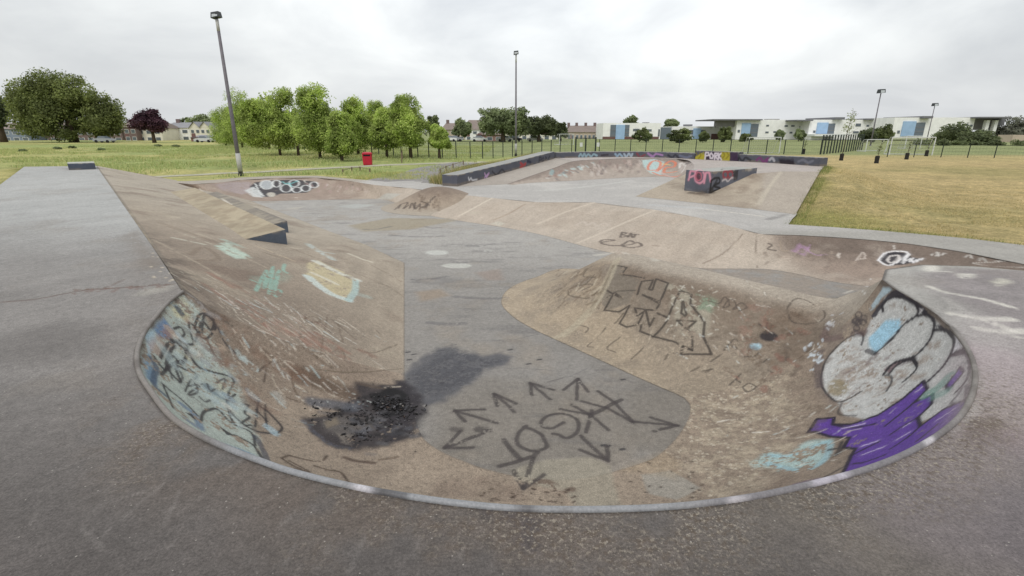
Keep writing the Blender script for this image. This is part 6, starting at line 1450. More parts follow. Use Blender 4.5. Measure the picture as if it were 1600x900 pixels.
s 214 206 214 .07 .95 .04 0 .008 raised_block 3131 7833 84 -19 25 -43 29 -38 -45
c 120 110 30 .06 .7 .04 0 .01 raised_block 2874 8170 80 17 -22 -42
c 120 110 30 .06 .7 .04 0 .01 raised_block 2912 8121 82 16 -22 -42 -20 27 -45
c 120 110 30 .06 .7 .04 0 .01 raised_block 3152 7806 94 16 -21 -40 -19 24 -43
c 120 110 30 .06 .7 .04 0 .01 raised_block 3191 7755 96 16 -21 -40 -19 24 -43
f 44 42 50 0 .95 .02 0 .008 far_bank 2060 2760 -295 71 60 27 57 -1 12 40 -42 -1 -9 -49 -14 35 -32 2 -23 -13 -8 -93 -1 -20 -60 9 -9 -9 35 5
c 222 220 220 .035 .95 .015 0 .006 far_bank 2060 2760 -295 71 60 27 59 2 13 38 -45 -2 -148 -82 -48 -20 65 10
c 206 200 196 .04 .9 .015 0 .006 far_bank 2097 2743 -293 40 41 17 42 -10 7 -39 -42 -18 -39 -13 -10 -4 24 4
c 222 220 220 .03 .9 .015 0 .006 far_bank 2147 2696 -293 83 69 34 -52 -50 -24 43 8 12 -36 -26 -14 71 2 17 -64 -18 -19
f 166 132 164 0 .6 .05 .3 .03 far_bank 1690 2988 -296 75 59 37 38 -53 -16 -65 -69 -33 -23 32 6
c 172 140 170 .03 .6 .02 .2 .01 far_bank 1818 3025 -260 -34 -53 -27 21 -58 -13 48 -5 6
c 70 60 56 .03 .75 .02 .1 .008 far_bank 1578 3056 -261 17 -13 -8 -39 -30 -16 49 -12 -8
c 150 136 120 .03 .75 .02 .1 .008 far_bank 1661 3071 -253 -18 -69 -40 36 -3 0
c 120 108 100 .03 .75 .02 .1 .008 far_bank 1809 2924 -297 31 0 5 3 -33 -8 36 10 9 20 -19 -1 23 14 7
c 196 184 174 .03 .75 .02 .1 .008 far_bank 1958 2793 -302 81 71 30 -25 -59 -19 -36 -2 -6
c 206 196 186 .03 .75 .02 .1 .008 far_bank 1894 2873 -296 28 23 11 -30 -45 -16
c 206 202 196 .03 .75 .02 .1 .008 far_bank 2307 2708 -251 36 7 14 -26 -25 -14 44 -1 15
c 190 186 180 .03 .75 .02 .1 .008 far_bank 2400 2609 -237 24 -1 10 -14 -31 -11
c 196 192 188 .03 .75 .02 .1 .008 far_bank 2459 2501 -229 18 -37 5
c 170 166 160 .03 .75 .02 .1 .008 far_bank 2419 2545 -240 24 10 12 -12 -38 -11
s 200 194 186 .03 .75 .02 .1 .008 far_bank 2215 2877 -233 -15 -33 -14
s 176 160 144 .051 .4 .04 .25 .01 far_bank 1939 2777 -308 -25 -25 -8
s 110 96 84 .035 .4 .04 .25 .01 far_bank 1522 2977 -302 -7 -8 -4
s 176 160 144 .047 .4 .04 .25 .01 far_bank 1892 2925 -282 -7 -15 -6
s 100 86 78 .038 .4 .04 .25 .01 far_bank 1842 2839 -311 -29 -35 -10
s 110 96 84 .022 .4 .04 .25 .01 far_bank 1887 2874 -296 -16 -37 -11
s 100 86 78 .052 .4 .04 .25 .01 far_bank 2015 2925 -259 2 -12 -4
s 100 86 78 .031 .4 .04 .25 .01 far_bank 1791 2772 -328 -24 -20 -6
s 100 86 78 .052 .4 .04 .25 .01 far_bank 1827 3035 -254 -16 -26 -14
s 100 86 78 .025 .4 .04 .25 .01 far_bank 1511 2890 -334 -36 -34 -7
s 110 96 84 .053 .4 .04 .25 .01 far_bank 1951 2928 -271 -1 -29 -8
s 110 96 84 .048 .4 .04 .25 .01 far_bank 1607 2947 -317 -12 -8 -3
s 100 86 78 .05 .4 .04 .25 .01 far_bank 1531 2982 -300 -6 -32 -14
s 110 96 84 .035 .4 .04 .25 .01 far_bank 1776 2941 -298 -27 -33 -12
s 100 86 78 .05 .4 .04 .25 .01 far_bank 1725 2968 -297 -18 -30 -12
s 110 96 84 .058 .4 .04 .25 .01 far_bank 1843 2881 -302 -4 -30 -7
s 110 96 84 .025 .4 .04 .25 .01 far_bank 1596 2971 -308 3 -12 -4
s 176 160 144 .026 .4 .04 .25 .01 far_bank 1677 2915 -319 -7 -46 -10
s 176 160 144 .021 .4 .04 .25 .01 far_bank 1730 2988 -290 -22 -25 -11
s 110 96 84 .038 .4 .04 .25 .01 far_bank 1826 3034 -254 -17 -10 -8
s 176 160 144 .042 .4 .04 .25 .01 far_bank 1629 2947 -316 -8 -8 -3
s 100 86 78 .044 .4 .04 .25 .01 far_bank 2025 2753 -301 -7 -38 -9
s 100 86 78 .031 .4 .04 .25 .01 far_bank 1966 2965 -255 -8 -18 -8
s 100 86 78 .029 .4 .04 .25 .01 far_bank 2138 2898 -243 -20 -24 -12
s 100 86 78 .039 .4 .04 .25 .01 far_bank 2110 2866 -259 -6 -18 -6
s 100 86 78 .053 .4 .04 .25 .01 far_bank 1850 3017 -258 6 -26 -9
s 100 86 78 .05 .4 .04 .25 .01 far_bank 1838 2901 -298 -13 -26 -8
f 216 212 202 0 .8 .05 .1 .03 - 1305 1487 0 -20 -20 0 -21 -15 0 -17 -6 0 -9 6 0 3 15 0 12 20 0 20 21 0 22 16 0 18 6 0 9 -6 0 -3 -16 0
f 216 212 202 0 .75 .04 .1 .03 - 1346 1408 0 -16 -14 0 -19 -10 0 -17 -4 0 -11 4 0 -2 10 0 8 14 0 16 14 0 20 11 0 17 4 0 11 -4 0 2 -11 0
f 216 212 196 0 .8 .05 .1 .03 - 1378 1343 0 -19 -17 0 -20 -12 0 -15 -5 0 -7 5 0 4 12 0 12 17 0 19 17 0 20 14 0 16 4 0 7 -4 0 -4 -14 0
s 216 212 202 .025 .6 .02 .2 .006 - 1283 1471 0 36 -40 0
c 216 212 202 .05 .75 .03 .15 .006 - 1125 1301 0 4 -50 0 45 -54 0 16 -64 0
c 216 212 202 .08 .75 .04 .15 .006 - 1009 1089 0 42 -30 0 60 -4 0
s 216 212 202 .06 .7 .03 .15 .006 - 1049 1048 0 1 -66 0
c 216 212 202 .08 .7 .04 .15 .006 - 991 999 0 29 -17 0 57 5 0
s 216 212 202 .05 .6 .03 .15 .006 - 1027 954 0 6 -12 0
s 190 186 180 .05 .25 .05 0 .006 - 1087 1200 0 -48 -127 0
c 112 108 106 .15 .3 .12 .2 .006 - 1150 1258 0 42 -15 0 78 -43 0
s 118 112 110 .25 .3 .2 .2 .006 - 1221 1393 0 120 -36 0
c 206 200 192 .02 .6 .015 0 .006 - 2459 2481 -231 -71 56 -23 90 -170 25
c 172 150 158 .4 .4 .3 0 .006 - 873 852 0 -46 -99 0 -127 -116 0
c 178 170 168 .25 .4 .2 0 .006 - 1043 1050 0 -146 -198 0 -175 -180 0
c 132 122 114 .3 .4 .2 0 .006 - 529 549 0 101 41 0 121 82 0
f 96 84 72 0 .75 .06 .25 .05 - 656 643 0 54 30 0 1 -30 0 -34 -41 0 -55 -24 0 -24 6 0 38 38 0
c 166 162 158 .05 .5 .04 .2 .006 - 817 814 -2 -68 -83 2 -70 -66 0 -69 -49 0
c 100 84 76 .022 .85 .012 .15 .012 - -1256 1174 0 73 24 0 29 39 0 33 33 0 63 17 0 66 23 0 64 14 0
c 108 92 82 .03 .6 .02 .3 .012 - -1131 1270 0 44 29 0 -11 70 0
f 172 168 158 0 .5 .08 0 .012 - -965 1229 0 -6 58 0 48 33 0 20 -50 0 -31 -44 0 -15 1 0
s 112 86 76 .02 .6 .012 .2 .006 - -975 1326 0 7 0 0
s 112 86 76 .02 .6 .012 .2 .006 - -1011 1297 0 7 0 0
s 112 86 76 .02 .6 .012 .2 .006 - -1084 1260 0 5 0 0
s 112 86 76 .02 .6 .012 .2 .006 - -1033 1307 0 3 0 0
s 112 86 76 .02 .6 .012 .2 .006 - -1124 1237 0 4 0 0
s 112 86 76 .02 .6 .012 .2 .006 - -1017 1288 0 5 0 0
s 112 86 76 .02 .6 .012 .2 .006 - -960 1309 0 5 0 0
s 112 86 76 .02 .6 .012 .2 .006 - -1112 1282 0 7 0 0
s 112 86 76 .02 .6 .012 .2 .006 - -1104 1256 0 2 0 0
s 112 86 76 .02 .6 .012 .2 .006 - -942 1323 0 3 0 0
s 112 86 76 .02 .6 .012 .2 .006 - -1004 1297 0 6 0 0
s 112 86 76 .02 .6 .012 .2 .006 - -953 1302 0 7 0 0
s 112 86 76 .02 .6 .012 .2 .006 - -1008 1301 0 7 0 0
s 112 86 76 .02 .6 .012 .2 .006 - -1083 1283 0 5 0 0
s 112 86 76 .02 .6 .012 .2 .006 - -1147 1266 0 5 0 0
s 112 86 76 .02 .6 .012 .2 .006 - -1051 1269 0 4 0 0
s 112 86 76 .02 .6 .012 .2 .006 - -1149 1267 0 3 0 0
s 112 86 76 .02 .6 .012 .2 .006 - -1077 1288 0 5 0 0
s 112 86 76 .02 .6 .012 .2 .006 - -993 1306 0 5 0 0
s 112 86 76 .02 .6 .012 .2 .006 - -1019 1289 0 5 0 0
s 112 86 76 .02 .6 .012 .2 .006 - -946 1324 0 2 0 0
s 112 86 76 .02 .6 .012 .2 .006 - -1111 1256 0 3 0 0
s 112 86 76 .02 .6 .012 .2 .006 - -1107 1267 0 7 0 0
s 112 86 76 .02 .6 .012 .2 .006 - -1020 1287 0 5 0 0
s 112 86 76 .02 .6 .012 .2 .006 - -1033 1295 0 6 0 0
s 112 86 76 .02 .6 .012 .2 .006 - -1040 1260 0 2 0 0
s 112 86 76 .02 .6 .012 .2 .006 - -1132 1241 0 2 0 0
s 112 86 76 .02 .6 .012 .2 .006 - -1050 1280 0 5 0 0
s 112 86 76 .02 .6 .012 .2 .006 - -1076 1288 0 7 0 0
s 112 86 76 .02 .6 .012 .2 .006 - -968 1274 0 5 0 0
s 112 86 76 .02 .6 .012 .2 .006 - -945 1315 0 3 0 0
s 112 86 76 .02 .6 .012 .2 .006 - -1124 1275 0 3 0 0
s 112 86 76 .02 .6 .012 .2 .006 - -1071 1287 0 3 0 0
s 112 86 76 .02 .6 .012 .2 .006 - -1081 1283 0 4 0 0
s 112 86 76 .02 .6 .012 .2 .006 - -948 1291 0 4 0 0
s 112 86 76 .02 .6 .012 .2 .006 - -982 1320 0 4 0 0
s 112 86 76 .02 .6 .012 .2 .006 - -1030 1300 0 5 0 0
s 112 86 76 .02 .6 .012 .2 .006 - -1094 1276 0 6 0 0
s 112 86 76 .02 .6 .012 .2 .006 - -1097 1271 0 2 0 0
s 112 86 76 .02 .6 .012 .2 .006 - -1061 1291 0 7 0 0
s 112 86 76 .02 .6 .012 .2 .006 - -1013 1295 0 4 0 0
s 112 86 76 .02 .6 .012 .2 .006 - -997 1282 0 4 0 0
s 112 86 76 .02 .6 .012 .2 .006 - -1110 1265 0 3 0 0
s 112 86 76 .02 .6 .012 .2 .006 - -1081 1277 0 4 0 0
s 112 86 76 .02 .6 .012 .2 .006 - -1036 1297 0 7 0 0
s 112 86 76 .02 .6 .012 .2 .006 - -997 1298 0 3 0 0
s 112 86 76 .02 .6 .012 .2 .006 - -1104 1258 0 5 0 0
s 112 86 76 .02 .6 .012 .2 .006 - -988 1290 0 3 0 0
s 112 86 76 .02 .6 .012 .2 .006 - -955 1296 0 3 0 0
s 112 86 76 .02 .6 .012 .2 .006 - -1117 1277 0 5 0 0
s 112 86 76 .02 .6 .012 .2 .006 - -1145 1276 0 3 0 0
s 112 86 76 .02 .6 .012 .2 .006 - -1128 1281 0 4 0 0
s 112 86 76 .02 .6 .012 .2 .006 - -1046 1271 0 4 0 0
s 112 86 76 .02 .6 .012 .2 .006 - -1159 1277 0 5 0 0
s 112 86 76 .02 .6 .012 .2 .006 - -1112 1277 0 3 0 0
s 112 86 76 .02 .6 .012 .2 .006 - -1045 1255 0 6 0 0
s 112 86 76 .02 .6 .012 .2 .006 - -938 1296 0 6 0 0
s 112 86 76 .02 .6 .012 .2 .006 - -1117 1260 0 3 0 0
s 112 86 76 .02 .6 .012 .2 .006 - -1085 1287 0 7 0 0
s 112 86 76 .02 .6 .012 .2 .006 - -996 1280 0 4 0 0
f 124 112 100 0 .45 .15 .2 .012 - -1562 2001 0 -26 124 0 473 -576 0 63 -77 0 -52 0 0 -163 199 0 -185 207 0
s 196 184 164 .02 .7 .01 0 .006 - -959 1373 0 6 -4 0
s 196 184 164 .025 .7 .01 0 .006 - -1247 1758 -6 5 1 -2
s 196 184 164 .023 .7 .01 0 .006 - -1081 1506 0 8 -5 0
s 196 184 164 .02 .7 .01 0 .006 - -991 1391 0 7 -4 0
s 196 184 164 .03 .7 .01 0 .006 - -959 1368 0 5 -3 0
s 196 184 164 .026 .7 .01 0 .006 - -1026 1392 0 7 -4 0
s 196 184 164 .014 .7 .01 0 .006 - -1180 1639 0 7 -5 0
s 196 184 164 .022 .7 .01 0 .006 - -1238 1698 0 10 -6 0
s 196 184 164 .015 .7 .01 0 .006 - -957 1355 0 6 -4 0
s 196 184 164 .027 .7 .01 0 .006 - -1242 1796 -16 5 0 -1
s 196 184 164 .014 .7 .01 0 .006 - -1203 1648 0 9 -5 0
s 196 184 164 .026 .7 .01 0 .006 - -1012 1441 0 8 -6 0
s 196 184 164 .019 .7 .01 0 .006 - -1036 1404 0 7 -4 0
s 196 184 164 .025 .7 .01 0 .006 - -1108 1582 -6 4 -2 0
s 196 184 164 .019 .7 .01 0 .006 - -1119 1515 0 7 -5 0
s 196 184 164 .018 .7 .01 0 .006 - -1055 1460 0 8 -5 0
c 160 154 150 .009 .2 .009 .12 .008 raised_deck -575 514 0 26 35 0 23 52 0 25 43 0
c 160 154 150 .008 .2 .009 .12 .008 raised_deck -463 466 0 28 20 0 20 14 0
c 160 154 150 .011 .16 .009 .12 .008 raised_deck -425 426 0 6 37 0 4 43 0
s 160 154 150 .014 .14 .009 .12 .008 raised_deck -371 441 0 -16 51 0
s 160 154 150 .008 .12 .009 .12 .008 raised_deck -366 458 0 12 28 0
c 160 154 150 .006 .24 .009 .12 .008 raised_deck -292 437 0 10 36 0 10 15 0
s 160 154 150 .012 .12 .009 .12 .008 raised_deck -188 378 0 4 48 0
s 160 154 150 .012 .14 .009 .12 .008 raised_deck -156 378 0 5 48 0
s 160 154 150 .01 .1 .009 .12 .008 raised_deck -184 401 0 28 2 0
s 160 154 150 .016 .1 .009 .12 .008 raised_deck -98 397 0 2 24 0
s 160 154 150 .016 .14 .009 .12 .008 raised_deck -56 395 0 11 16 0
s 160 154 150 .005 .2 .009 .12 .008 raised_deck -456 435 0 45 -28 0
s 160 154 150 .005 .16 .009 .12 .008 raised_deck -391 389 0 35 -15 0
s 160 154 150 .004 .16 .009 .12 .008 raised_deck -340 417 0 -6 -20 0
s 160 154 150 .004 .2 .009 .12 .008 raised_deck -248 437 0 10 19 0
s 160 154 150 .006 .12 .009 .12 .008 raised_deck -638 663 0 17 28 0
c 160 154 150 .006 .12 .009 .12 .008 raised_deck -501 468 0 26 27 0 12 41 0
s 142 136 132 .014 .1 .01 .35 .008 raised_deck -435 416 0 -8 26 0
s 92 86 82 .011 .11 .01 .35 .008 raised_deck -345 385 0 13 9 0
s 150 144 140 .014 .16 .01 .35 .008 raised_deck -365 503 0 21 51 0
s 142 136 132 .011 .09 .01 .35 .008 raised_deck -242 434 0 3 28 0
s 92 86 82 .011 .16 .01 .35 .008 raised_deck -346 443 0 29 18 0
s 142 136 132 .01 .17 .01 .35 .008 raised_deck -164 404 0 38 38 0
s 92 86 82 .009 .17 .01 .35 .008 raised_deck -601 550 0 -5 47 0
s 92 86 82 .015 .08 .01 .35 .008 raised_deck -410 483 0 -8 46 0
s 92 86 82 .012 .18 .01 .35 .008 raised_deck -219 478 0 25 17 0
s 92 86 82 .014 .16 .01 .35 .008 raised_deck -536 446 0 18 11 0
s 150 144 140 .013 .14 .01 .35 .008 raised_deck -514 439 0 -20 40 0
s 150 144 140 .012 .08 .01 .35 .008 raised_deck -493 405 0 20 26 0
s 142 136 132 .013 .17 .01 .35 .008 raised_deck -231 489 0 19 15 0
s 150 144 140 .014 .1 .01 .35 .008 raised_deck -430 519 0 27 58 0
s 92 86 82 .009 .16 .01 .35 .008 raised_deck -614 599 0 28 11 0
s 150 144 140 .012 .14 .01 .35 .008 raised_deck -220 380 0 2 30 0
s 142 136 132 .011 .17 .01 .35 .008 raised_deck -414 530 0 13 37 0
s 150 144 140 .009 .15 .01 .35 .008 raised_deck -272 380 0 28 19 0
s 92 86 82 .009 .09 .01 .35 .008 raised_deck -188 388 0 6 23 0
s 142 136 132 .014 .1 .01 .35 .008 raised_deck -359 428 0 20 37 0
s 142 136 132 .009 .17 .01 .35 .008 raised_deck -246 424 0 12 8 0
s 150 144 140 .009 .1 .01 .35 .008 raised_deck -208 492 0 17 6 0
s 150 144 140 .01 .09 .01 .35 .008 raised_deck -385 460 0 35 32 0
c 70 66 70 .07 .5 .05 .2 .01 raised_deck -21 458 0 41 -17 0 -4 -28 0
s 140 130 136 .5 .3 .3 0 .01 raised_deck 479 458 0 139 91 0
'''
for ln in MARKS.strip().split('\n'):
    w = ln.split(' '); op = w[0]; r, g, b = (int(x) for x in w[1:4]); wd, al, so, we, am = (float(x) for x in w[4:9])
    only = None if w[9] == '-' else w[9].split(','); q = np.array([int(x) for x in w[10:]], dtype=np.float64).reshape(-1, 3).cumsum(0) * 4.0
    if op == 'c' and len(q) > 2: q = catmull(q, 5)
    if op != 'f': stroke(q, wd, C(r, g, b), al, so, we, am, only)
    else: fill(q, C(r, g, b), al, so, we, am, only)

def scuffs(name, n, cen, spread, dirv, lmin, lmax, cols, wd, al, wear, seed, soft=.01):
    r = np.random.default_rng(seed); i = NAME_I[name]; A = SURF[i]['V']; near = np.nonzero(np.linalg.norm(A - np.array(cen), axis=1) < 3 * max(spread))[0]; B_ = A[near]
    for _ in range(n):
        p = np.array(cen) + r.normal(size=3) * np.array(spread); l = r.uniform(lmin, lmax) ; dv = np.array(dirv) + r.normal(size=3) * .22; pts = []
        for t in (0, .5, 1): pts.append(B_[np.argmin(np.linalg.norm(B_ - (p + dv * l * t), axis=1))] * 1000)
        stroke(pts, r.uniform(*wd), C(*cols[r.integers(len(cols))]), r.uniform(*al), soft, wear, .01, [name])
CHALK = [(212, 204, 190), (204, 194, 178), (190, 178, 160), (198, 204, 200), (216, 210, 200)]
scuffs('left_bank', 130, (-2.95, 5.95, -.6), (.62, .42, .25), (.83, -.41, -.37), .08, .45, CHALK, (.006, .022), (.2, .75), .42, 1)
scuffs('left_bank', 30, (-3.0, 6.0, -.6), (.5, .4, .25), (.83, -.41, -.37), .2, .5, [(146, 108, 92), (128, 98, 84)], (.03, .09), (.25, .5), .4, 2, .04)
scuffs('skate_bowl', 90, (-2.5, 5.1, -.8), (.35, .35, .3), (.75, -.3, -.45), .06, .3, CHALK + [(176, 192, 192)], (.006, .018), (.25, .65), .42, 3)
scuffs('skate_bowl', 60, (-1.45, 4.75, -1.3), (.28, .28, .1), (.5, .2, -.1), .03, .2, [(34, 32, 34), (26, 25, 27), (84, 84, 90), (96, 94, 96)], (.02, .06), (.3, .6), .15, 4, .03)
scuffs('left_bank', 60, (-6.5, 10.5, -.7), (2.2, 2.4, .5), (.8, -.45, -.37), .3, 1.6, [(190, 178, 158), (128, 112, 94), (116, 100, 84), (178, 166, 146)], (.02, .06), (.2, .45), .25, 5, .03)
scuffs('spine', 50, (3.0, 6.3, -.85), (.5, .5, .25), (.4, -.6, -.5), .05, .3, CHALK, (.008, .02), (.3, .6), .4, 6)
scuffs('skate_bowl', 34, (2.6, 4.2, -.9), (.35, .5, .3), (.5, .2, .5), .05, .3, CHALK + [(96, 84, 76)], (.008, .025), (.25, .6), .4, 7)

# ------------------------------------------------------------------ materials
def new_mat(name):
    m = bpy.data.materials.new(name); m.use_nodes = True; nt = m.node_tree
    return m, nt, nt.nodes['Principled BSDF']
def nd(nt, t, **k):
    n = nt.nodes.new(t)
    for a, v in k.items(): setattr(n, a, v)
    return n
def mixc(nt, fac, a, b, mode='MIX'):
    m = nd(nt, 'ShaderNodeMix', data_type='RGBA', blend_type=mode)
    for s, v in ((0, fac), (6, a), (7, b)):
        if hasattr(v, 'is_linked') or hasattr(v, 'links'): nt.links.new(v, m.inputs[s])
        else: m.inputs[s].default_value = v if s == 0 else (*v[:3], 1)
    return m.outputs[2]
def ramp_(nt, src, p0, p1, c0=(0, 0, 0), c1=(1, 1, 1)):
    r = nd(nt, 'ShaderNodeValToRGB'); r.color_ramp.elements[0].position = p0; r.color_ramp.elements[1].position = p1
    r.color_ramp.elements[0].color = (*c0, 1); r.color_ramp.elements[1].color = (*c1, 1); nt.links.new(src, r.inputs[0]); return r.outputs[0]
def noise(nt, scale, detail=4, rough=.6, co=None):
    n = nd(nt, 'ShaderNodeTexNoise'); n.inputs['Scale'].default_value = scale; n.inputs['Detail'].default_value = detail; n.inputs['Roughness'].default_value = rough
    if co is not None: nt.links.new(co, n.inputs['Vector'])
    return n.outputs[0]
def obj_co(nt): return nd(nt, 'ShaderNodeTexCoord').outputs['Object']
def attr_mat(name, rough=.8, spec=.3, speck=.25, scale=110, bump=.25, bscale=60, trans=0.0, fleck=0.0):
    m, nt, b = new_mat(name); a = nd(nt, 'ShaderNodeAttribute', attribute_name='Col'); co = obj_co(nt); col = a.outputs['Color']
    if speck:
        n1 = ramp_(nt, noise(nt, scale, 3, .7, co), .32, .7, (1 - speck,) * 3, (1 + speck * .8,) * 3)
        col = mixc(nt, 1.0, col, n1, 'MULTIPLY')
        n2 = ramp_(nt, noise(nt, scale * .22, 5, .7, co), .3, .72, (1 - speck * .6,) * 3, (1 + speck * .5,) * 3)
        col = mixc(nt, 1.0, col, n2, 'MULTIPLY')
    if fleck:
        gm = nd(nt, 'ShaderNodeMath', operation='SUBTRACT'); gm.inputs[0].default_value = 1; nt.links.new(a.outputs['Alpha'], gm.inputs[1])
        for sc_, p0, p1, cc in ((26, .50, .60, (.10, .075, .055)), (48, .54, .62, (.33, .29, .235)), (70, .58, .64, (.045, .036, .03)), (90, .60, .66, (.42, .38, .32))):
            gf = nd(nt, 'ShaderNodeMath', operation='MULTIPLY'); nt.links.new(gm.outputs[0], gf.inputs[0]); nt.links.new(ramp_(nt, noise(nt, sc_, 5, .65, co), p0, p1), gf.inputs[1]); gf.use_clamp = True
            col = mixc(nt, gf.outputs[0], col, cc)
        col = mixc(nt, 1.0, col, ramp_(nt, noise(nt, 260, 2, .6, co), .3, .7, (.80,) * 3, (1.2,) * 3), 'MULTIPLY')
        vo = nd(nt, 'ShaderNodeTexVoronoi'); vo.inputs['Scale'].default_value = 85; nt.links.new(co, vo.inputs['Vector'])
        sp_ = nd(nt, 'ShaderNodeSeparateColor'); nt.links.new(vo.outputs['Color'], sp_.inputs[0])
        near_ = ramp_(nt, vo.outputs['Distance'], .22, .38, (1, 1, 1), (0, 0, 0)); hi = ramp_(nt, sp_.outputs[0], .98, .99); lo = ramp_(nt, sp_.outputs[1], .95, .97)
        f1 = nd(nt, 'ShaderNodeMath', operation='MULTIPLY'); nt.links.new(near_, f1.inputs[0]); nt.links.new(hi, f1.inputs[1])
        f2 = nd(nt, 'ShaderNodeMath', operation='MULTIPLY'); nt.links.new(near_, f2.inputs[0]); nt.links.new(lo, f2.inputs[1])
        col = mixc(nt, f1.outputs[0], col, mixc(nt, fleck, col, (.62, .58, .52))); col = mixc(nt, f2.outputs[0], col, mixc(nt, fleck, col, (.05, .045, .04)))
    nt.links.new(col, b.inputs['Base Color']); b.inputs['Roughness'].default_value = rough; b.inputs['Specular IOR Level'].default_value = spec
    if bump:
        bp = nd(nt, 'ShaderNodeBump'); bp.inputs['Strength'].default_value = bump; bp.inputs['Distance'].default_value = .01
        nt.links.new(noise(nt, bscale, 6, .7, co), bp.inputs['Height']); nt.links.new(bp.outputs[0], b.inputs['Normal'])
    if trans:
        t = nd(nt, 'ShaderNodeBsdfTranslucent'); nt.links.new(col, t.inputs[0]); mx = nd(nt, 'ShaderNodeMixShader'); mx.inputs[0].default_value = trans
        nt.links.new(b.outputs[0], mx.inputs[1]); nt.links.new(t.outputs[0], mx.inputs[2]); nt.links.new(mx.outputs[0], nt.nodes['Material Output'].inputs[0])
    return m
def plain(name, rgb, rough=.7, var=.18, scale=3.0, spec=.3, metal=0.0, bump=0.0):
    m, nt, b = new_mat(name); c = np.array(lin(rgb)); co = obj_co(nt)
    n = ramp_(nt, noise(nt, scale, 5, .65, co), .3, .7, tuple(c * (1 - var)), tuple(np.minimum(c * (1 + var), 1)))
    nt.links.new(n, b.inputs['Base Color']); b.inputs['Roughness'].default_value = rough; b.inputs['Specular IOR Level'].default_value = spec; b.inputs['Metallic'].default_value = metal
    if bump:
        bp = nd(nt, 'ShaderNodeBump'); bp.inputs['Strength'].default_value = bump; nt.links.new(noise(nt, scale * 8, 4, .6, co), bp.inputs['Height']); nt.links.new(bp.outputs[0], b.inputs['Normal'])
    return m
M = {}
M['conc'] = attr_mat('weathered_concrete', .78, .30, .34, 80, .45, 70, fleck=.42)
M['ledge'] = attr_mat('painted_concrete', .65, .35, .14, 60, .2, 50)
M['pipe'] = attr_mat('painted_pipe', .5, .4, .2, 80, .15, 60)
M['leaf'] = attr_mat('leaves', .6, .25, 0, 1, 0, 1, .45)
M['blade'] = attr_mat('grass_blades', .7, .15, 0, 1, 0, 1, .3)
M['bark'] = plain('bark', (84, 74, 64), .9, .3, 6, .1)
def ground_mat():
    m, nt, b = new_mat('grass_ground'); a = nd(nt, 'ShaderNodeAttribute', attribute_name='Col'); co = obj_co(nt); col = a.outputs['Color']
    for sc, k in ((.35, .18), (1.3, .24), (4.5, .3), (14, .42), (40, .42)):
        col = mixc(nt, 1.0, col, ramp_(nt, noise(nt, sc, 5, .7, co), .3, .7, (1 - k, 1 - k * .9, 1 - k), (1 + k, 1 + k * .85, 1 + k * .8)), 'MULTIPLY')
    nt.links.new(col, b.inputs['Base Color']); b.inputs['Roughness'].default_value = .95; b.inputs['Specular IOR Level'].default_value = .1
    bp = nd(nt, 'ShaderNodeBump'); bp.inputs['Strength'].default_value = .6; bp.inputs['Distance'].default_value = .05
    nt.links.new(noise(nt, 26, 6, .75, co), bp.inputs['Height']); nt.links.new(bp.outputs[0], b.inputs['Normal']); return m
M['ground'] = ground_mat()

# ------------------------------------------------------------------ skatepark objects
def part_of(name, sel=None):
    i = NAME_I[name]; V = SURF[i]['V']; Cc = ALLC[OFF[i]:OFF[i + 1]]; F = SURF[i]['F']
    if sel is not None:
        keep = sel[F].all(axis=1); F = F[keep]; used = np.unique(F); mp = np.zeros(len(V), dtype=np.int64); mp[used] = np.arange(len(used)); V, Cc, F = V[used], Cc[used], mp[F]
    return V, np.asarray(F), Cc
def surf_obj(src, name, label=None, cat=None, kind=None, group=None, mat='conc', sel=None, smooth=True, parent=None):
    V, F, Cc = part_of(src, sel); o = mesh_obj(name, V, F, M[mat], parent, Cc, smooth); gr = SURF[NAME_I[src]].get('grit')
    if gr is not None:
        rg = np.ones((len(V), 4), dtype=np.float32); rg[:, :3] = Cc; rg[:, 3] = 1 - .74 * np.clip(gr, 0, 1); o.data.color_attributes['Col'].data.foreach_set('color', rg.ravel())
    return tag(o, label, cat, group, kind)
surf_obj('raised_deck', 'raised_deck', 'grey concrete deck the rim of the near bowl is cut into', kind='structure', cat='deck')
surf_obj('bowl_floor', 'bowl_floor', 'flat grey floor of the bowl with black sprayed arrows and letters', kind='structure', cat='floor')
surf_obj('plateau', 'park_floor', 'pale grey flat concrete in the middle distance', kind='structure', cat='floor')
surf_obj('back_deck', 'back_deck', 'narrow concrete deck in front of the long curved ledge', kind='structure', cat='deck')
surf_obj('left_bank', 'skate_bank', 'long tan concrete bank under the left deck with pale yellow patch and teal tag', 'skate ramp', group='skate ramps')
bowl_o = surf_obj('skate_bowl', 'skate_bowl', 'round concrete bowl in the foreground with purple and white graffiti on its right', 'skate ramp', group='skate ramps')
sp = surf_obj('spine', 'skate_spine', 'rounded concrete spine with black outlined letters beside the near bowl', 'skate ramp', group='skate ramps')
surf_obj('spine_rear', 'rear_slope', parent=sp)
fi = NAME_I['far_bank']; colx = SURF[fi]['T']
def tcut(px, py, z):
    p = np.array(W(px, py, z)); t = SURF[fi]['top']; k = int(np.argmin(np.linalg.norm(t - p, axis=1))); return colx.reshape(len(t), -1)[k, 0]
t1, t2 = tcut(640, 294, -.88), tcut(1165, 360, -.88)
surf_obj('far_bank', 'quarter_pipe', 'low curved wall at the back left with black and white bubble graffiti', 'skate ramp', group='skate ramps', sel=colx <= t1 + 1e-9)
surf_obj('far_bank', 'skate_bank', 'shallow tan bank with pale joint lines and a small BAT tag', 'skate ramp', group='skate ramps', sel=(colx >= t1 - 1e-9) & (colx <= t2 + 1e-9))
surf_obj('far_bank', 'quarter_pipe', 'curved channel wall on the right with black and white letter, below the dry grass', 'skate ramp', group='skate ramps', sel=colx >= t2 - 1e-9)
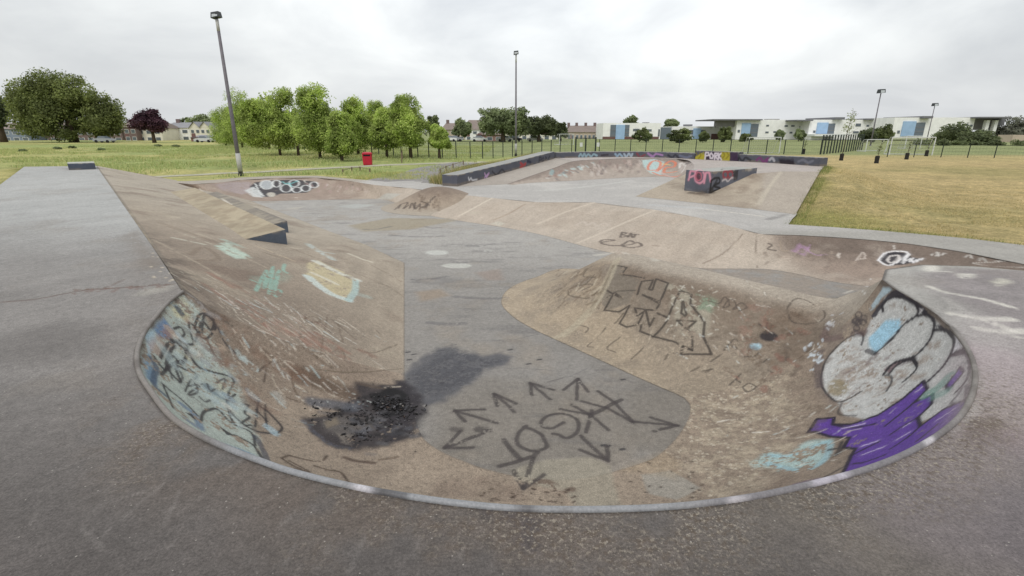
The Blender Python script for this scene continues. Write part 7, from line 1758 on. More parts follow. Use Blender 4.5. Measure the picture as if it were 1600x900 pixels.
surf_obj('ramp', 'skate_ramp', 'narrow tan ramp rising along the sloping dark ledge', 'skate ramp', group='skate ramps')
surf_obj('back_wall', 'quarter_pipe', 'curved back wall with teal and orange graffiti below the long ledge', 'skate ramp', group='skate ramps')
surf_obj('box_bank', 'skate_bank', 'plain tan bank around the graffitied grind box', 'skate ramp', group='skate ramps')
surf_obj('mound', 'skate_mound', 'round concrete mound with dark scribbled tag left of the shallow bank', 'skate ramp', group='skate ramps')
for src, name, label in (('sloping_ledge', 'skate_ledge', 'dark blue grey ledge sloping up beside the tall grass'), ('curved_ledge', 'skate_ledge', 'long low curved ledge with pale blue tags on top of the back wall'),
        ('raised_block', 'skate_ledge', 'taller ledge block painted yellow and purple'), ('end_ledge', 'skate_ledge', 'dark ledge ending beside the dry grass on the right'),
        ('grind_box', 'grind_box', 'grey concrete grind box with pink graffiti letters on its end'), ('kicker_block', 'kicker_block', 'small concrete block with dark face at the far end of the left deck'),
        ('bank_ledge', 'bank_ledge', 'tan topped ledge with dark end jutting from the left bank'), ('lower_ledge', 'bank_ledge', 'narrower lower ledge behind the tan topped one on the left bank')):
    surf_obj(src, name, label, 'ledge', mat='ledge', smooth=False, group='ledges and boxes')
# the rim: a painted pipe in segments of different paint
def coping(name, path, rad, parent, res=.03, colf=None, nseg=10):
    P, = resample([np.asarray(path)], np.asarray(path), res); n = len(P); d = np.gradient(P, axis=0); d /= np.linalg.norm(d, axis=1, keepdims=True)
    up = np.array([0, 0, 1.0]); a = np.cross(d, up); a /= np.linalg.norm(a, axis=1, keepdims=True); V = []
    for k in range(nseg):
        t = 2 * math.pi * k / nseg; V.append(P + (a * math.cos(t) + up * math.sin(t)) * rad)
    V = np.stack(V, 1); I = np.arange(n * nseg).reshape(n, nseg); J = np.roll(I, -1, axis=1)
    F = np.stack([I[:-1], I[1:], J[1:], J[:-1]], -1).reshape(-1, 4); V = V.reshape(-1, 3)
    return mesh_obj(name, V, F, M['pipe'], parent, colf(V) if colf else full(len(V), C(110, 108, 106)), True)
def rimcol(V):
    n = len(V); c = full(n, C(128, 122, 117)); nz = fbm(V, 3, 4, 4)
    near = sst(2.75, 2.3, V[:, 1]); c = lerp(c, full(n, C(142, 143, 146)), near * sst(-1.9, -1.4, V[:, 0]) * sst(1.2, .6, V[:, 0]))
    c = lerp(c, full(n, C(120, 118, 124)), sst(.7, 1.0, V[:, 0]) * near * .7)
    c = lerp(c, full(n, C(86, 78, 72)), sst(.5, .7, nz) * .6)
    for x0, x1, cc in ((-.73, -.64, (214, 210, 216)), (-.64, -.48, (52, 50, 54)), (.03, .09, (60, 56, 58)), (.56, .68, (186, 182, 188)), (.98, 1.06, (214, 208, 212)), (1.42, 1.52, (206, 200, 212)), (1.56, 1.62, (206, 200, 212)), (2.2, 2.27, (220, 216, 220))):
        c = lerp(c, full(n, C(*cc)), sst(x0 - .03, x0 + .01, V[:, 0] + .05 * (nz - .5)) * sst(x1 + .03, x1 - .01, V[:, 0]) * sst(3.2, 2.9, V[:, 1]) * sst(.36, .56, nz + .08) * .6)
    return c
bt = bowl['top']; cut = int(len(bt) * .90)
rimp = bt[:cut] + np.array([0, 0, .002]); coping('coping', rimp, .017, bowl_o, colf=rimcol)
stick = MB().tube([(0, 0, 0), (.03, .004, .003), (.07, 0, 0), (.10, -.006, .002)], [.012, .014, .013, .008], 7)

# ------------------------------------------------------------------ what is left of the fire
def debris():
    r = np.random.default_rng(77); A = np.vstack([SURF[NAME_I['skate_bowl']]['V'], SURF[NAME_I['bowl_floor']]['V']]); A = A[np.linalg.norm(A[:, :2] - np.array(W(580, 655, -1.36)[:2]), axis=1) < 1.2]
    def on(x, y): return A[np.argmin((A[:, 0] - x) ** 2 + (A[:, 1] - y) ** 2 - (A[:, 2] > -1.399) * 1e-4)]
    Vs, Fs, Cs, off = [], [], [], 0
    spots = [(610, 630, .11, 300, .03), (585, 655, .20, 110, .006), (520, 665, .12, 50, .004), (560, 690, .10, 30, .003), (640, 640, .10, 40, .004)]
    pal = [(26, 24, 25), (36, 33, 34), (48, 45, 47), (70, 68, 72), (96, 94, 98), (64, 48, 40), (120, 112, 104)]
    for px, py, sd, n, hh in spots:
        c = W(px, py, -1.37)
        for _ in range(n):
            dx, dy = r.normal() * sd, r.normal() * sd * .7; p = on(c[0] + dx, c[1] + dy); h = hh * math.exp(-(dx * dx + dy * dy) / (sd * sd)) * r.uniform(.2, 1)
            s = r.uniform(.003, .011) * (1.9 if r.random() < .08 else 1); a = r.uniform(0, 6.28); L_ = np.array([math.cos(a), math.sin(a), r.normal() * .2]) * s * r.uniform(1, 2.6); M_ = np.array([-math.sin(a), math.cos(a), r.normal() * .35]) * s * r.uniform(.5, 1.1); N_ = np.array([0, 0, 1.0]) * s * r.uniform(.15, .5)
            q = p + np.array([0, 0, h + .004]); V = [q + sx * L_ * r.uniform(.7, 1.2) + sy * M_ * r.uniform(.6, 1.2) + sz * N_ for sz in (-.3, 1) for sx, sy in ((-1, -1), (1, -1), (1, 1), (-1, 1))]
            Vs += V; Fs += [tuple(i + off for i in f) for f in ((0,3,2,1),(4,5,6,7),(0,1,5,4),(1,2,6,5),(2,3,7,6),(3,0,4,7))]; off += 8; Cs += [C(*pal[min(6, int(abs(r.normal()) * 2.2))])] * 8
    o = mesh_obj('charred_debris', np.array(Vs), np.array(Fs), M['ledge'], None, np.array(Cs)); tag(o, 'heap of charred black debris and ash on the bowl floor', 'debris', kind='stuff')
debris()
# ------------------------------------------------------------------ ground
G0 = -0.95
FP = [E(-2.05, 33.4, 0), E(-2.05, 20, 0), E(-2.05, 10, 0), E(-2.05, 5, 0), (-3.75, 1.4, 0), (-3.5, -1, 0), (-3.2, -3.3, 0), (12.4, -3.3, 0), (12.5, 2.3, 0), (14.2, 6.2, -.88), W(1750, 408, -.88), W(1600, 383, -.88), W(1512, 372.5, -.88), W(1430, 365, -.88), W(1370, 360, -.88),
      W(1310, 355.5, -.88), W(1262, 352.5, -.88), W(1232, 350.5, -.88), W(1238, 342, -.88), W(1245, 334.5, -.88), W(1283, 268, zb), W(1290, 259.5, zb), (15.9, 27.0, zb), (12.0, 33.3, zb), (8.2, 34.5, zb), (3.4, 35.0, zb), (2.2, 34.8, zb), (-3.35, 24.75, -.88), (-4.0, 25.3, -.88),
      W(640, 282.5, -.88), W(605, 284, -.88), W(550, 279.5, -.8), W(495, 274.6, zl), W(432, 275, zl), W(378, 277.2, zl), W(335, 281, zl), W(290, 283, zl), W(250, 282.5, -.86), E(.58, 32.2, 0)]
FPa = np.array(FP)
def fp_eval(X):
    """signed distance to the skatepark outline (positive outside) and height of the nearest point of it"""
    n = len(X); best = np.full(n, 1e9); zz = np.zeros(n); ins = np.zeros(n, dtype=bool)
    for i in range(len(FPa)):
        a, b = FPa[i], FPa[(i + 1) % len(FPa)]
        cr = ((a[1] > X[:, 1]) != (b[1] > X[:, 1])); ins ^= cr & (X[:, 0] < a[0] + (X[:, 1] - a[1]) * (b[0] - a[0]) / ((b[1] - a[1]) if abs(b[1] - a[1]) > 1e-9 else 1e-9))
        ab = (b - a)[:2]; t = np.clip(((X - a[:2]) @ ab) / max(1e-9, ab @ ab), 0, 1); d = np.linalg.norm(X - (a[:2] + t[:, None] * ab), axis=1)
        m = d < best; best[m] = d[m]; zz[m] = (a[2] + (b[2] - a[2]) * t)[m]
    return np.where(ins, -best, best), zz
def ground_z(X):
    X = np.asarray(X, dtype=np.float64).reshape(-1, 2); d, z = fp_eval(X); P3 = np.c_[X, X[:, 0] * 0]
    g = G0 + .10 * (fbm(P3, .12, 3, 3) - .5) * sst(1, 6, d) + .05 * (fbm(P3, .6, 8, 2) - .5) * sst(.5, 3, d)
    f = sst(0, 4.5, d); out = (z - .035) * (1 - f) + g * f
    return np.where(d < -.12, out - 1.8 * sst(.12, .5, -d), out)
gx = np.concatenate([-np.geomspace(900, 32, 46), np.arange(-31.5, 18.1, .24), np.geomspace(18.6, 900, 60)])
gy = np.concatenate([-np.geomspace(300, 6, 14), np.arange(-5.6, 37.1, .24), np.geomspace(37.6, 1500, 80)])
GX, GY = np.meshgrid(gx, gy, indexing='ij'); GXY = np.stack([GX, GY], -1).reshape(-1, 2); GZ = ground_z(GXY)
GV = np.c_[GXY, GZ]
def ground_col(V):
    n = len(V); x, y = V[:, 0], V[:, 1]; P3 = np.c_[V[:, :2], V[:, 0] * 0]; a, b2 = fbm(P3, .09, 2, 4), fbm(P3, .5, 12, 4)
    meadow = lerp(full(n, C(148, 160, 108)), full(n, C(174, 172, 122)), sst(.4, .62, a)); meadow = lerp(meadow, full(n, C(120, 132, 84)), sst(.55, .75, b2) * .5)
    dry = lerp(full(n, C(172, 157, 120)), full(n, C(150, 143, 104)), sst(.4, .65, a) * .8); dry = lerp(dry, full(n, C(182, 166, 126)), sst(.5, .7, b2) * .6)
    pitch = full(n, C(134, 144, 106)); ang = np.degrees(np.arctan2(x, np.maximum(y, 1)))
    c = lerp(meadow, dry, sst(9, 20, ang)); far_ = sst(52, 60, y) * sst(-18, -12, ang); c = lerp(c, pitch, far_ * .95)
    c = lerp(c, full(n, C(162, 158, 112)), sst(-36, -44, ang) * sst(60, 20, y) * .7)
    c = lerp(c, full(n, C(176, 164, 124)), sst(40, 52, y) * sst(61, 56, y) * sst(12, 18, ang) * .6)
    d, _ = fp_eval(V[:, :2]); c = lerp(c, full(n, C(120, 126, 66)), sst(.9, .1, d) * sst(.35, .6, b2) * .7)
    g = sst(3.0, .3, np.linalg.norm(V[:, :2] - np.array([9.2, 15.0]), axis=1) ) ; c = lerp(c, full(n, C(118, 128, 64)), g * .6)
    return c
I = np.arange(GX.size).reshape(GX.shape); GF = np.stack([I[:-1, :-1], I[1:, :-1], I[1:, 1:], I[:-1, 1:]], -1).reshape(-1, 4)
cent = GV[GF].mean(1); dd, _ = fp_eval(cent[:, :2]); GF = GF[dd > -1.3]
tag(mesh_obj('grass_ground', GV, GF, M['ground'], None, ground_col(GV), True), 'dry yellow and green grass around the skatepark', 'ground', kind='structure')

def ribbon(name, pts, widths, mat, cols, lift=.02, label=None):
    p = catmull([(a, b, 0) for a, b in pts], 14); w = np.interp(np.linspace(0, 1, len(p)), np.linspace(0, 1, len(widths)), widths)
    d = np.gradient(p, axis=0); d /= np.linalg.norm(d, axis=1, keepdims=True); nr = np.stack([-d[:, 1], d[:, 0]], 1); V = []; m = 9
    for k in range(m):
        q = p[:, :2] + nr * (w * (k / (m - 1) - .5))[:, None]; V.append(np.c_[q, ground_z(q) + lift])
    V = np.stack(V, 1); n = len(p); I = np.arange(n * m).reshape(n, m); F = np.stack([I[:-1, :-1], I[:-1, 1:], I[1:, 1:], I[1:, :-1]], -1).reshape(-1, 4)[:, ::-1]; V = V.reshape(-1, 3)
    c = full(len(V), C(*cols)) * (1 + .4 * (fbm(V, 1.2, 5, 4) - .5))[:, None]
    return tag(mesh_obj(name, V, F, mat, None, c, True), label, 'path', kind='structure')
w2 = lambda px, py: W(px, py, G0)[:2]
ribbon('asphalt_path', [(-5.7, 25.0), w2(655, 278), w2(668, 270), w2(690, 262), w2(730, 255)], [4.2, 3.6, 3.0, 2.6, 2.4], M['conc'], (140, 136, 134), .05, 'grey asphalt path leading from the skatepark into the park')
ribbon('footpath', [w2(180, 281), w2(300, 273.5), w2(430, 267), w2(566, 260.5), w2(693, 255.5), w2(760, 253.5)], [1.3, 1.5, 1.6], M['conc'], (176, 172, 150), .02, 'thin pale footpath crossing the grass behind the back left wall')
# ------------------------------------------------------------------ foliage
def leaf_cards(P, size, nrm, rng):
    n = len(P); a = rng.normal(size=(n, 3)); nrm = nrm + .9 * rng.normal(size=(n, 3)); nrm /= np.linalg.norm(nrm, axis=1, keepdims=True)
    u = np.cross(nrm, a); u /= np.linalg.norm(u, axis=1, keepdims=True); v = np.cross(nrm, u); s = size * rng.uniform(.55, 1.35, n)[:, None]
    V = np.stack([P - u * s * .5, P - v * s * .32 + u * s * .05, P + u * s * .5, P + v * s * .32 + u * s * .05], 1).reshape(-1, 3)
    return V, np.arange(4 * n).reshape(n, 4)
def crown_mesh(lobes, n, size, ca, cb, cc, seed, hole=.42, freq=1.0):
    rng = np.random.default_rng(seed); L = np.array(lobes, dtype=np.float64); wt = L[:, 3] * L[:, 4] * L[:, 5]; k = rng.choice(len(L), n * 2, p=wt / wt.sum())
    d = rng.normal(size=(n * 2, 3)); d /= np.linalg.norm(d, axis=1, keepdims=True); r = rng.uniform(.0, 1, n * 2) ** .42 * rng.uniform(.86, 1.12, n * 2)
    P = L[k, :3] + d * r[:, None] * L[k, 3:]
    f = fbm(P + seed * 7.1, freq, seed, 3); keep = f > hole; P, d, f = P[keep][:n], d[keep][:n], f[keep][:n]
    V, F = leaf_cards(P, size, d + np.array([0, 0, .5]), rng)
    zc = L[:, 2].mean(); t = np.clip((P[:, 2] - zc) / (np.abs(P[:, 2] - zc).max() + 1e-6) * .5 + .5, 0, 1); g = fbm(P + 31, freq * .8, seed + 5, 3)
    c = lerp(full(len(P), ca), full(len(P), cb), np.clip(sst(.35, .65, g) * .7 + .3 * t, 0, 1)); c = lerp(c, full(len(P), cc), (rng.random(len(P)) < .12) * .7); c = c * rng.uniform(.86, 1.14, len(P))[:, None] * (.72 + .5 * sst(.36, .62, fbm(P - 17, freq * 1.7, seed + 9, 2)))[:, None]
    return V, F, np.repeat(c, 4, 0)
def trunk_mesh(h, r, lobes, seed, lean=0.0):
    rng = random.Random(seed); mb = MB(); pts = [(0, 0, -.3), (lean * .1, 0, h * .3), (lean * .3, .03 * h, h * .65), (lean * .5, .02 * h, h)]
    mb.tube(pts, [r * 1.35, r, r * .8, r * .45], 8)
    for l in lobes[:9]:
        z0 = h * rng.uniform(.4, .85); b = (l[0] * .15, l[1] * .15, z0); e = (l[0] * .9, l[1] * .9, max(z0 + .2, l[2] + .2 * l[5]))
        m = tuple((p + q) / 2 + rng.uniform(-.1, .1) for p, q in zip(b, e)); mb.tube([b, m, e], [r * .5, r * .3, r * .1], 6)
    return mb
LEAFPAL = {'young': (C(136, 156, 76), C(190, 207, 116), C(208, 218, 140)), 'big': (C(108, 118, 70), C(136, 146, 90), C(144, 150, 92)), 'dark': (C(88, 98, 70), C(120, 130, 92), C(108, 114, 76)),
           'purple': (C(62, 42, 54), C(96, 66, 78), C(112, 82, 90)), 'haze': (C(118, 130, 94), C(152, 164, 118), C(148, 156, 116)), 'grey': (C(104, 108, 96), C(138, 140, 124), C(150, 152, 136)), 'bush': (C(84, 96, 62), C(124, 134, 86), C(126, 132, 88))}  # far palettes paled: distance haze is mixed into the leaf colours
def tree(name, label, px, base_py, y, l, r, top, bottom, pal, n, leaf, seed, lobes=None, trunk_r=.15, cat='tree', group=None, hole=.37, freq=1.0, narrow=False):
    """a tree standing at distance y; l, r, top, bottom bound its crown"""
    x = XAT(px, 205, y); zb_ = float(ground_z([(x, y)])[0]); m = lambda p: XAT(p, 205, y) - x; zt, zl_ = ZAT(top, y) - zb_, ZAT(bottom, y) - zb_
    w = (m(r) - m(l)) / 2; cx = (m(r) + m(l)) / 2; h = zt - zl_; rng = random.Random(seed); L = []
    if lobes is None:
        if narrow: L = [(cx, 0, zl_ + h * .33, w * .98, w * .98, h * .35), (cx, 0, zl_ + h * .66, w * .68, w * .68, h * .33)]; k = 13
        else: L = [(cx, 0, zl_ + h * .5, w * .74, w * .74, h * .42)]; k = 14
        for i in range(k):
            a = rng.uniform(0, 6.28); t = rng.uniform(.1, .92); rr = w * ((1.22 - t * .62) if narrow else (1.0 - abs(t - .42) * .95)); q = rng.uniform(.24, .42) * w
            L.append((cx + math.cos(a) * (rr - q * .7), math.sin(a) * (rr - q * .7), zl_ + h * t, q, q, min(q * .95, h * .2)))
    else:
        for (lx, ty, by, lw) in lobes:                  # lobe centre column, top, bottom, half width
            a, b = ZAT(ty, y) - zb_, ZAT(by, y) - zb_; ww = lw * y / FPX / CP; L.append((m(lx), rng.uniform(-.4, .4) * ww, (a + b) / 2, ww, ww * .9, (a - b) / 2))
            for i in range(5):
                an = rng.uniform(0, 6.28); e = rng.uniform(-.9, .9); q = ww * rng.uniform(.28, .45); L.append((m(lx) + math.cos(an) * ww * .8, math.sin(an) * ww * .7, (a + b) / 2 + e * (a - b) * .42, q, q, q * .8))
    root = tag(empty(name, (x, y, zb_)), label, cat, group)
    tm = trunk_mesh(max(zl_ + h * .55, .5), trunk_r, L, seed); tm.build('trunk', M['bark'], root, True)
    V, F, c = crown_mesh(L, n, leaf, *LEAFPAL[pal], seed, hole, freq); mesh_obj('crown', V, F, M['leaf'], root, c); return root
GT = 'trees standing in the park'
Y0 = 126
tree('broad_tree', 'huge broad dark green tree at the far left of the meadow', 112, 222, 126, 22, 196, 104, 214, 'big', 60000, .5, 3, [(58, 122, 196, 26), (84, 106, 180, 26), (122, 112, 184, 26), (52, 158, 216, 28), (100, 146, 220, 34), (150, 150, 218, 30), (172, 142, 212, 20), (34, 134, 172, 11), (148, 126, 170, 14), (70, 140, 210, 24)], .8, group=GT, hole=.34, freq=.28)
tree('broad_tree', 'near black tree cut by the left edge of the photo', 2, 222, 128, -30, 20, 140, 200, 'dark', 8000, .6, 5, [(-8, 142, 200, 22), (6, 165, 200, 12)], .6, group=GT, freq=.3)
tree('copper_tree', 'dark purple leaved tree in front of white houses', 238, 221, 120, 207, 267, 168, 209, 'purple', 9000, .42, 6, [(232, 170, 205, 18), (250, 182, 208, 14), (218, 180, 204, 12), (240, 168, 190, 10)], .35, group=GT, freq=.5)
yt = [(350, 229, 96, 330, 378, 165, 223, 'leftmost young tree of the row, half behind the leaning lamp post'), (375, 231, 84, 352, 397, 135, 224, 'tall young tree just right of the leaning lamp post'), (433, 243, 57, 378, 432, 155, 226, 'round bushy young tree third from the lamp post'),
      (462, 243, 57, 416, 472, 137, 228, 'dense twin topped young tree left of the tallest one'), (496, 246, 51, 462, 531, 128, 233, 'tallest young green tree in the middle of the row'), (530, 250, 46, 511, 551, 172, 240, 'small thin young tree directly left of the red bin'),
      (557, 241, 60, 534, 580, 149, 231, 'upright young tree above the red bin'), (583, 236, 76, 568, 604, 155, 226, 'pale young tree further back behind the bin'), (602, 245, 53, 580, 627, 166, 229, 'darker young tree just right of the red bin'),
      (640, 246, 51, 610, 668, 146, 226, 'rightmost tall young tree of the row'), (685, 246, 50, 671, 700, 197, 227, 'smallest young tree beside the fence at the end of the row')]
for i, (px, by, y, l, r, t, b, lab) in enumerate(yt):
    tree('young_tree', lab, px, by, y, l - .07 * (r - l), r + .07 * (r - l), t, b + 4, 'young', int(30000 if r - l > 45 else 20000), .165, 20 + i, None, .13, group='row of young trees', hole=.37, freq=.75, narrow=(r - l) < 1.0 * (b - t))
tree('young_tree', 'young tree in the second row filling the gap left of the tallest', 417, 236, 76, 400, 440, 143, 222, 'young', 6000, .28, 41, None, .13, group='row of young trees', freq=.7, narrow=True)
tree('broad_tree', 'broad green tree behind the middle lamp post', 786, 219, 128, 750, 828, 165, 214, 'haze', 12000, .55, 50, [(775, 168, 212, 24), (800, 168, 213, 22), (760, 180, 212, 12), (816, 182, 213, 13)], .5, group=GT, freq=.35)
tree('broad_tree', 'dark round tree right of the middle lamp post', 842, 219, 132, 826, 862, 181, 216, 'dark', 7000, .5, 51, [(836, 182, 214, 13), (855, 180, 214, 14)], .4, group=GT, freq=.4)
tree('broad_tree', 'small dark tree at the end of the brown roofed terrace', 876, 219, 140, 864, 890, 192, 215, 'dark', 3500, .5, 52, None, .3, group=GT, freq=.5)
tree('broad_tree', 'tree between the brown roofed houses and the fence', 716, 219, 138, 704, 742, 186, 215, 'haze', 5000, .5, 53, None, .3, group=GT, freq=.45)
tree('broad_tree', 'pair of dark trees above the parked cars', 672, 219, 150, 664, 690, 180, 216, 'dark', 4000, .55, 54, None, .3, group=GT, freq=.45)
tree('broad_tree', 'round tree top showing over the left end of the school', 985, 215, 260, 972, 998, 180, 200, 'haze', 3000, .8, 55, None, .4, group=GT, freq=.3)
tree('broad_tree', 'round tree top behind the lower school block', 1048, 215, 260, 1035, 1061, 184, 204, 'haze', 3000, .8, 56, None, .4, group=GT, freq=.3)
tree('broad_tree', 'hazy rounded tree at the far right edge', 1585, 222, 150, 1562, 1622, 182, 220, 'grey', 8000, .6, 57, [(1582, 182, 205, 14), (1590, 195, 222, 28), (1610, 190, 220, 16)], .4, group=GT, freq=.35)
tree('broad_tree', 'dark tree behind the pair of white houses on the left', 322, 219, 180, 300, 345, 177, 205, 'haze', 4000, .7, 58, [(318, 178, 202, 14), (300, 183, 202, 12), (338, 184, 200, 10)], .4, group=GT, freq=.3)
bl = [(1000, 222, 130, 988, 1020, 201, 221, 'bush', 'low bush in front of the left school block'), (1058, 222, 120, 1042, 1085, 202, 222, 'bush', 'broad bush before the lower school block'), (1100, 222, 125, 1092, 1110, 206, 221, 'bush', 'small round bush right of the broad one'), (1133, 222, 128, 1122, 1146, 198, 221, 'bush', 'pointed brown green bush beside the white block'),
      (1165, 222, 135, 1155, 1178, 210, 221, 'bush', 'low bush under the blue school panel'), (1221, 221, 140, 1212, 1228, 202, 219, 'haze', 'thin shrub against the white school wall'), (1250, 221, 140, 1240, 1260, 202, 219, 'haze', 'thin shrub left of the school canopy'),
      (1355, 224, 120, 1340, 1372, 200, 222, 'dark', 'dark bush behind the small goal'), (1382, 224, 130, 1366, 1396, 194, 220, 'bush', 'tall bush between the two white school blocks'), (1490, 226, 110, 1462, 1520, 190, 224, 'dark', 'large dark bush in front of the right school block'), (1530, 226, 105, 1505, 1560, 204, 226, 'dark', 'dark hedge like bush at the right end of the school')]
for i, (px, by, y, l, r, t, b, pal, lab) in enumerate(bl):
    tree('bush', lab, px, by, y, l, r, t, b, pal, 3500, .42, 70 + i, None, .1, cat='bush', group='bushes along the school', freq=.5)
def cards_band(name, label, segs, pal, n, leaf, seed, kind='stuff'):
    rng = np.random.default_rng(seed); Vs, Fs, Cs, off = [], [], [], 0
    L = []
    for (p0, p1, t, b, y, q) in segs:
        for px in np.arange(p0, p1, q):
            x = XAT(px, 205, y); h0, h1 = ZAT(b, y), ZAT(t + rng.uniform(-2.5, 2.5), y); ww = q * 1.1 * y / FPX / CP; L.append((x, y + rng.uniform(-3, 3), (h0 + h1) / 2, ww, ww, max(.4, (h1 - h0) / 2)))
    V, F, c = crown_mesh(L, n, leaf, *LEAFPAL[pal], seed, .38, .25)
    return tag(mesh_obj(name, V, F, M['leaf'], None, c), label, 'trees' if kind == 'stuff' else 'hedge', kind=kind)
cards_band('distant_trees', 'far off belt of trees along the horizon', [(-60, 360, 196, 216, 330, 11), (660, 960, 196, 214, 330, 11), (1480, 1720, 206, 222, 330, 12), (-1400, -60, 196, 216, 330, 30), (1720, 2800, 206, 222, 330, 30)], 'grey', 26000, 1.3, 91)
h = cards_band('hedge', 'long dark hedge behind the right pitch', [(1440, 1640, 219, 229, 100, 6)], 'dark', 7000, .35, 92, kind=None)
hs = [(36, 239), (92, 234), (113, 231), (158, 235), (247, 230), (273, 230), (199, 244)]
for i, (px, py) in enumerate([(90, 233.5), (113, 232), (247, 229.5), (275, 230), (36, 237), (158, 235)]):
    X0 = W(px, py, G0); s = X0[1] / FPX * 5.5
    L = [(0, 0, s * .25, s, s * .8, s * .45), (s * .6, 0, s * .2, s * .5, s * .5, s * .35)]; V, F, c = crown_mesh(L, 900, .2, *LEAFPAL['haze'], 100 + i, .36, .8)
    o = mesh_obj('scrub_bush', V, F, M['leaf'], None, c); o.location = (X0[0], X0[1], G0); tag(o, ['low scrub bush on the meadow below the huge tree', 'darkest scrub bush below the huge tree', 'low bush on the meadow below the purple tree', 'low bush on the meadow left of the young trees', 'scrub clump near the left edge of the meadow', 'scrub clump right of the huge tree'][i], 'bush', 'scrub bushes on the meadow')

# ------------------------------------------------------------------ grass blades
def blades(name, label, XY, hgt, wid, cols, seed, lean=.5):
    rng = np.random.default_rng(seed); n = len(XY); z = ground_z(XY) - .01; a = rng.uniform(0, 6.28, n); h = hgt * rng.uniform(.5, 1.3, n); w = wid * rng.uniform(.6, 1.4, n); b = rng.uniform(0, 6.28, n); ln = h * lean * rng.uniform(0, 1, n)
    P = np.c_[XY, z]; u = np.c_[np.cos(a), np.sin(a), a * 0] * (w / 2)[:, None]; tip_ = P + np.c_[np.cos(b) * ln, np.sin(b) * ln, h]
    V = np.stack([P - u, P + u, tip_], 1).reshape(-1, 3); F = np.arange(3 * n).reshape(n, 3); k = rng.integers(0, len(cols), n); c = np.array(cols)[k] * rng.uniform(.75, 1.25, n)[:, None]
    return tag(mesh_obj(name, V, F, M['blade'], None, np.repeat(c, 3, 0)), label, 'grass', kind='stuff')
rng = np.random.default_rng(4)
def scatter(n, x0, x1, y0, y1, test):
    X = np.c_[rng.uniform(x0, x1, n), rng.uniform(y0, y1, n)]; d, _ = fp_eval(X); return X[test(X, d)]
DRY = [C(192, 172, 124), C(172, 154, 104), C(204, 188, 148), C(148, 140, 96), C(138, 140, 92)]; GRN = [C(124, 136, 76), C(146, 154, 92), C(110, 122, 70), C(170, 164, 112)]
patch = lambda X, f, s: fbm(np.c_[X, X[:, 0] * 0], f, s, 3)
X1 = scatter(190000, 7, 24, 7, 26, lambda X, d: (d > .02) & (rng.random(len(X)) < np.clip(1.5 - np.hypot(X[:, 0] - 8, X[:, 1] - 9) / 16, .1, 1)) & (patch(X, .9, 3) > .36))
blades('dry_grass', 'short dry yellow grass right of the skatepark', X1, .045, .011, DRY, 1, 1.0)
X2 = scatter(110000, 5, 17, 7, 30, lambda X, d: (d > -.16 * patch(X, 2.3, 61) ** 1.5 * 2) & (d < .30) & (patch(X, 1.2, 6) > .36))
blades('edge_grass', 'greener longer grass along the concrete edge on the right', X2, .11, .012, GRN, 2, .8)
X3 = scatter(90000, -8, 3, 23, 38, lambda X, d: (d > .05) & (d < 2.8) & (X[:, 0] > -4.6 + (X[:, 1] - 25) * .25) & (patch(X, .6, 9) > .38))
blades('tall_grass', 'tall pale grass growing beside the sloping ledge', X3, .42, .02, GRN + DRY[:3], 3, .6)
X4 = scatter(150000, -75, -3, 27, 95, lambda X, d: (d > .5) & (patch(X, .25, 12) > .45) & (np.abs(X[:, 1] - 33 - .1 * X[:, 0]) > -1))
dth = np.min(np.abs(X4[:, None, :] - np.array([W(p, q, G0)[:2] for p, q in ((200, 279), (300, 273.5), (366, 270), (430, 267), (500, 263.8), (566, 260.5), (630, 258), (693, 255.5))])[None]).sum(2), axis=1)
X4 = X4[dth > 3.2]
blades('meadow_grass', 'uneven long grass over the meadow on the left', X4, .22, .045, [C(164, 178, 116), C(182, 188, 130), C(148, 164, 100), C(196, 190, 138), C(172, 180, 120)], 4, .9)
X5 = scatter(14000, -8.5, -5.2, 25, 33, lambda X, d: (d > .15) & (X[:, 1] > 27.5) & (patch(X, .7, 15) > .42)); blades('tall_grass', 'tufts of long grass beside the knee high rail', X5, .13, .018, [C(164, 178, 116), C(182, 188, 130), C(196, 190, 138), C(206, 196, 120)], 5, .8)

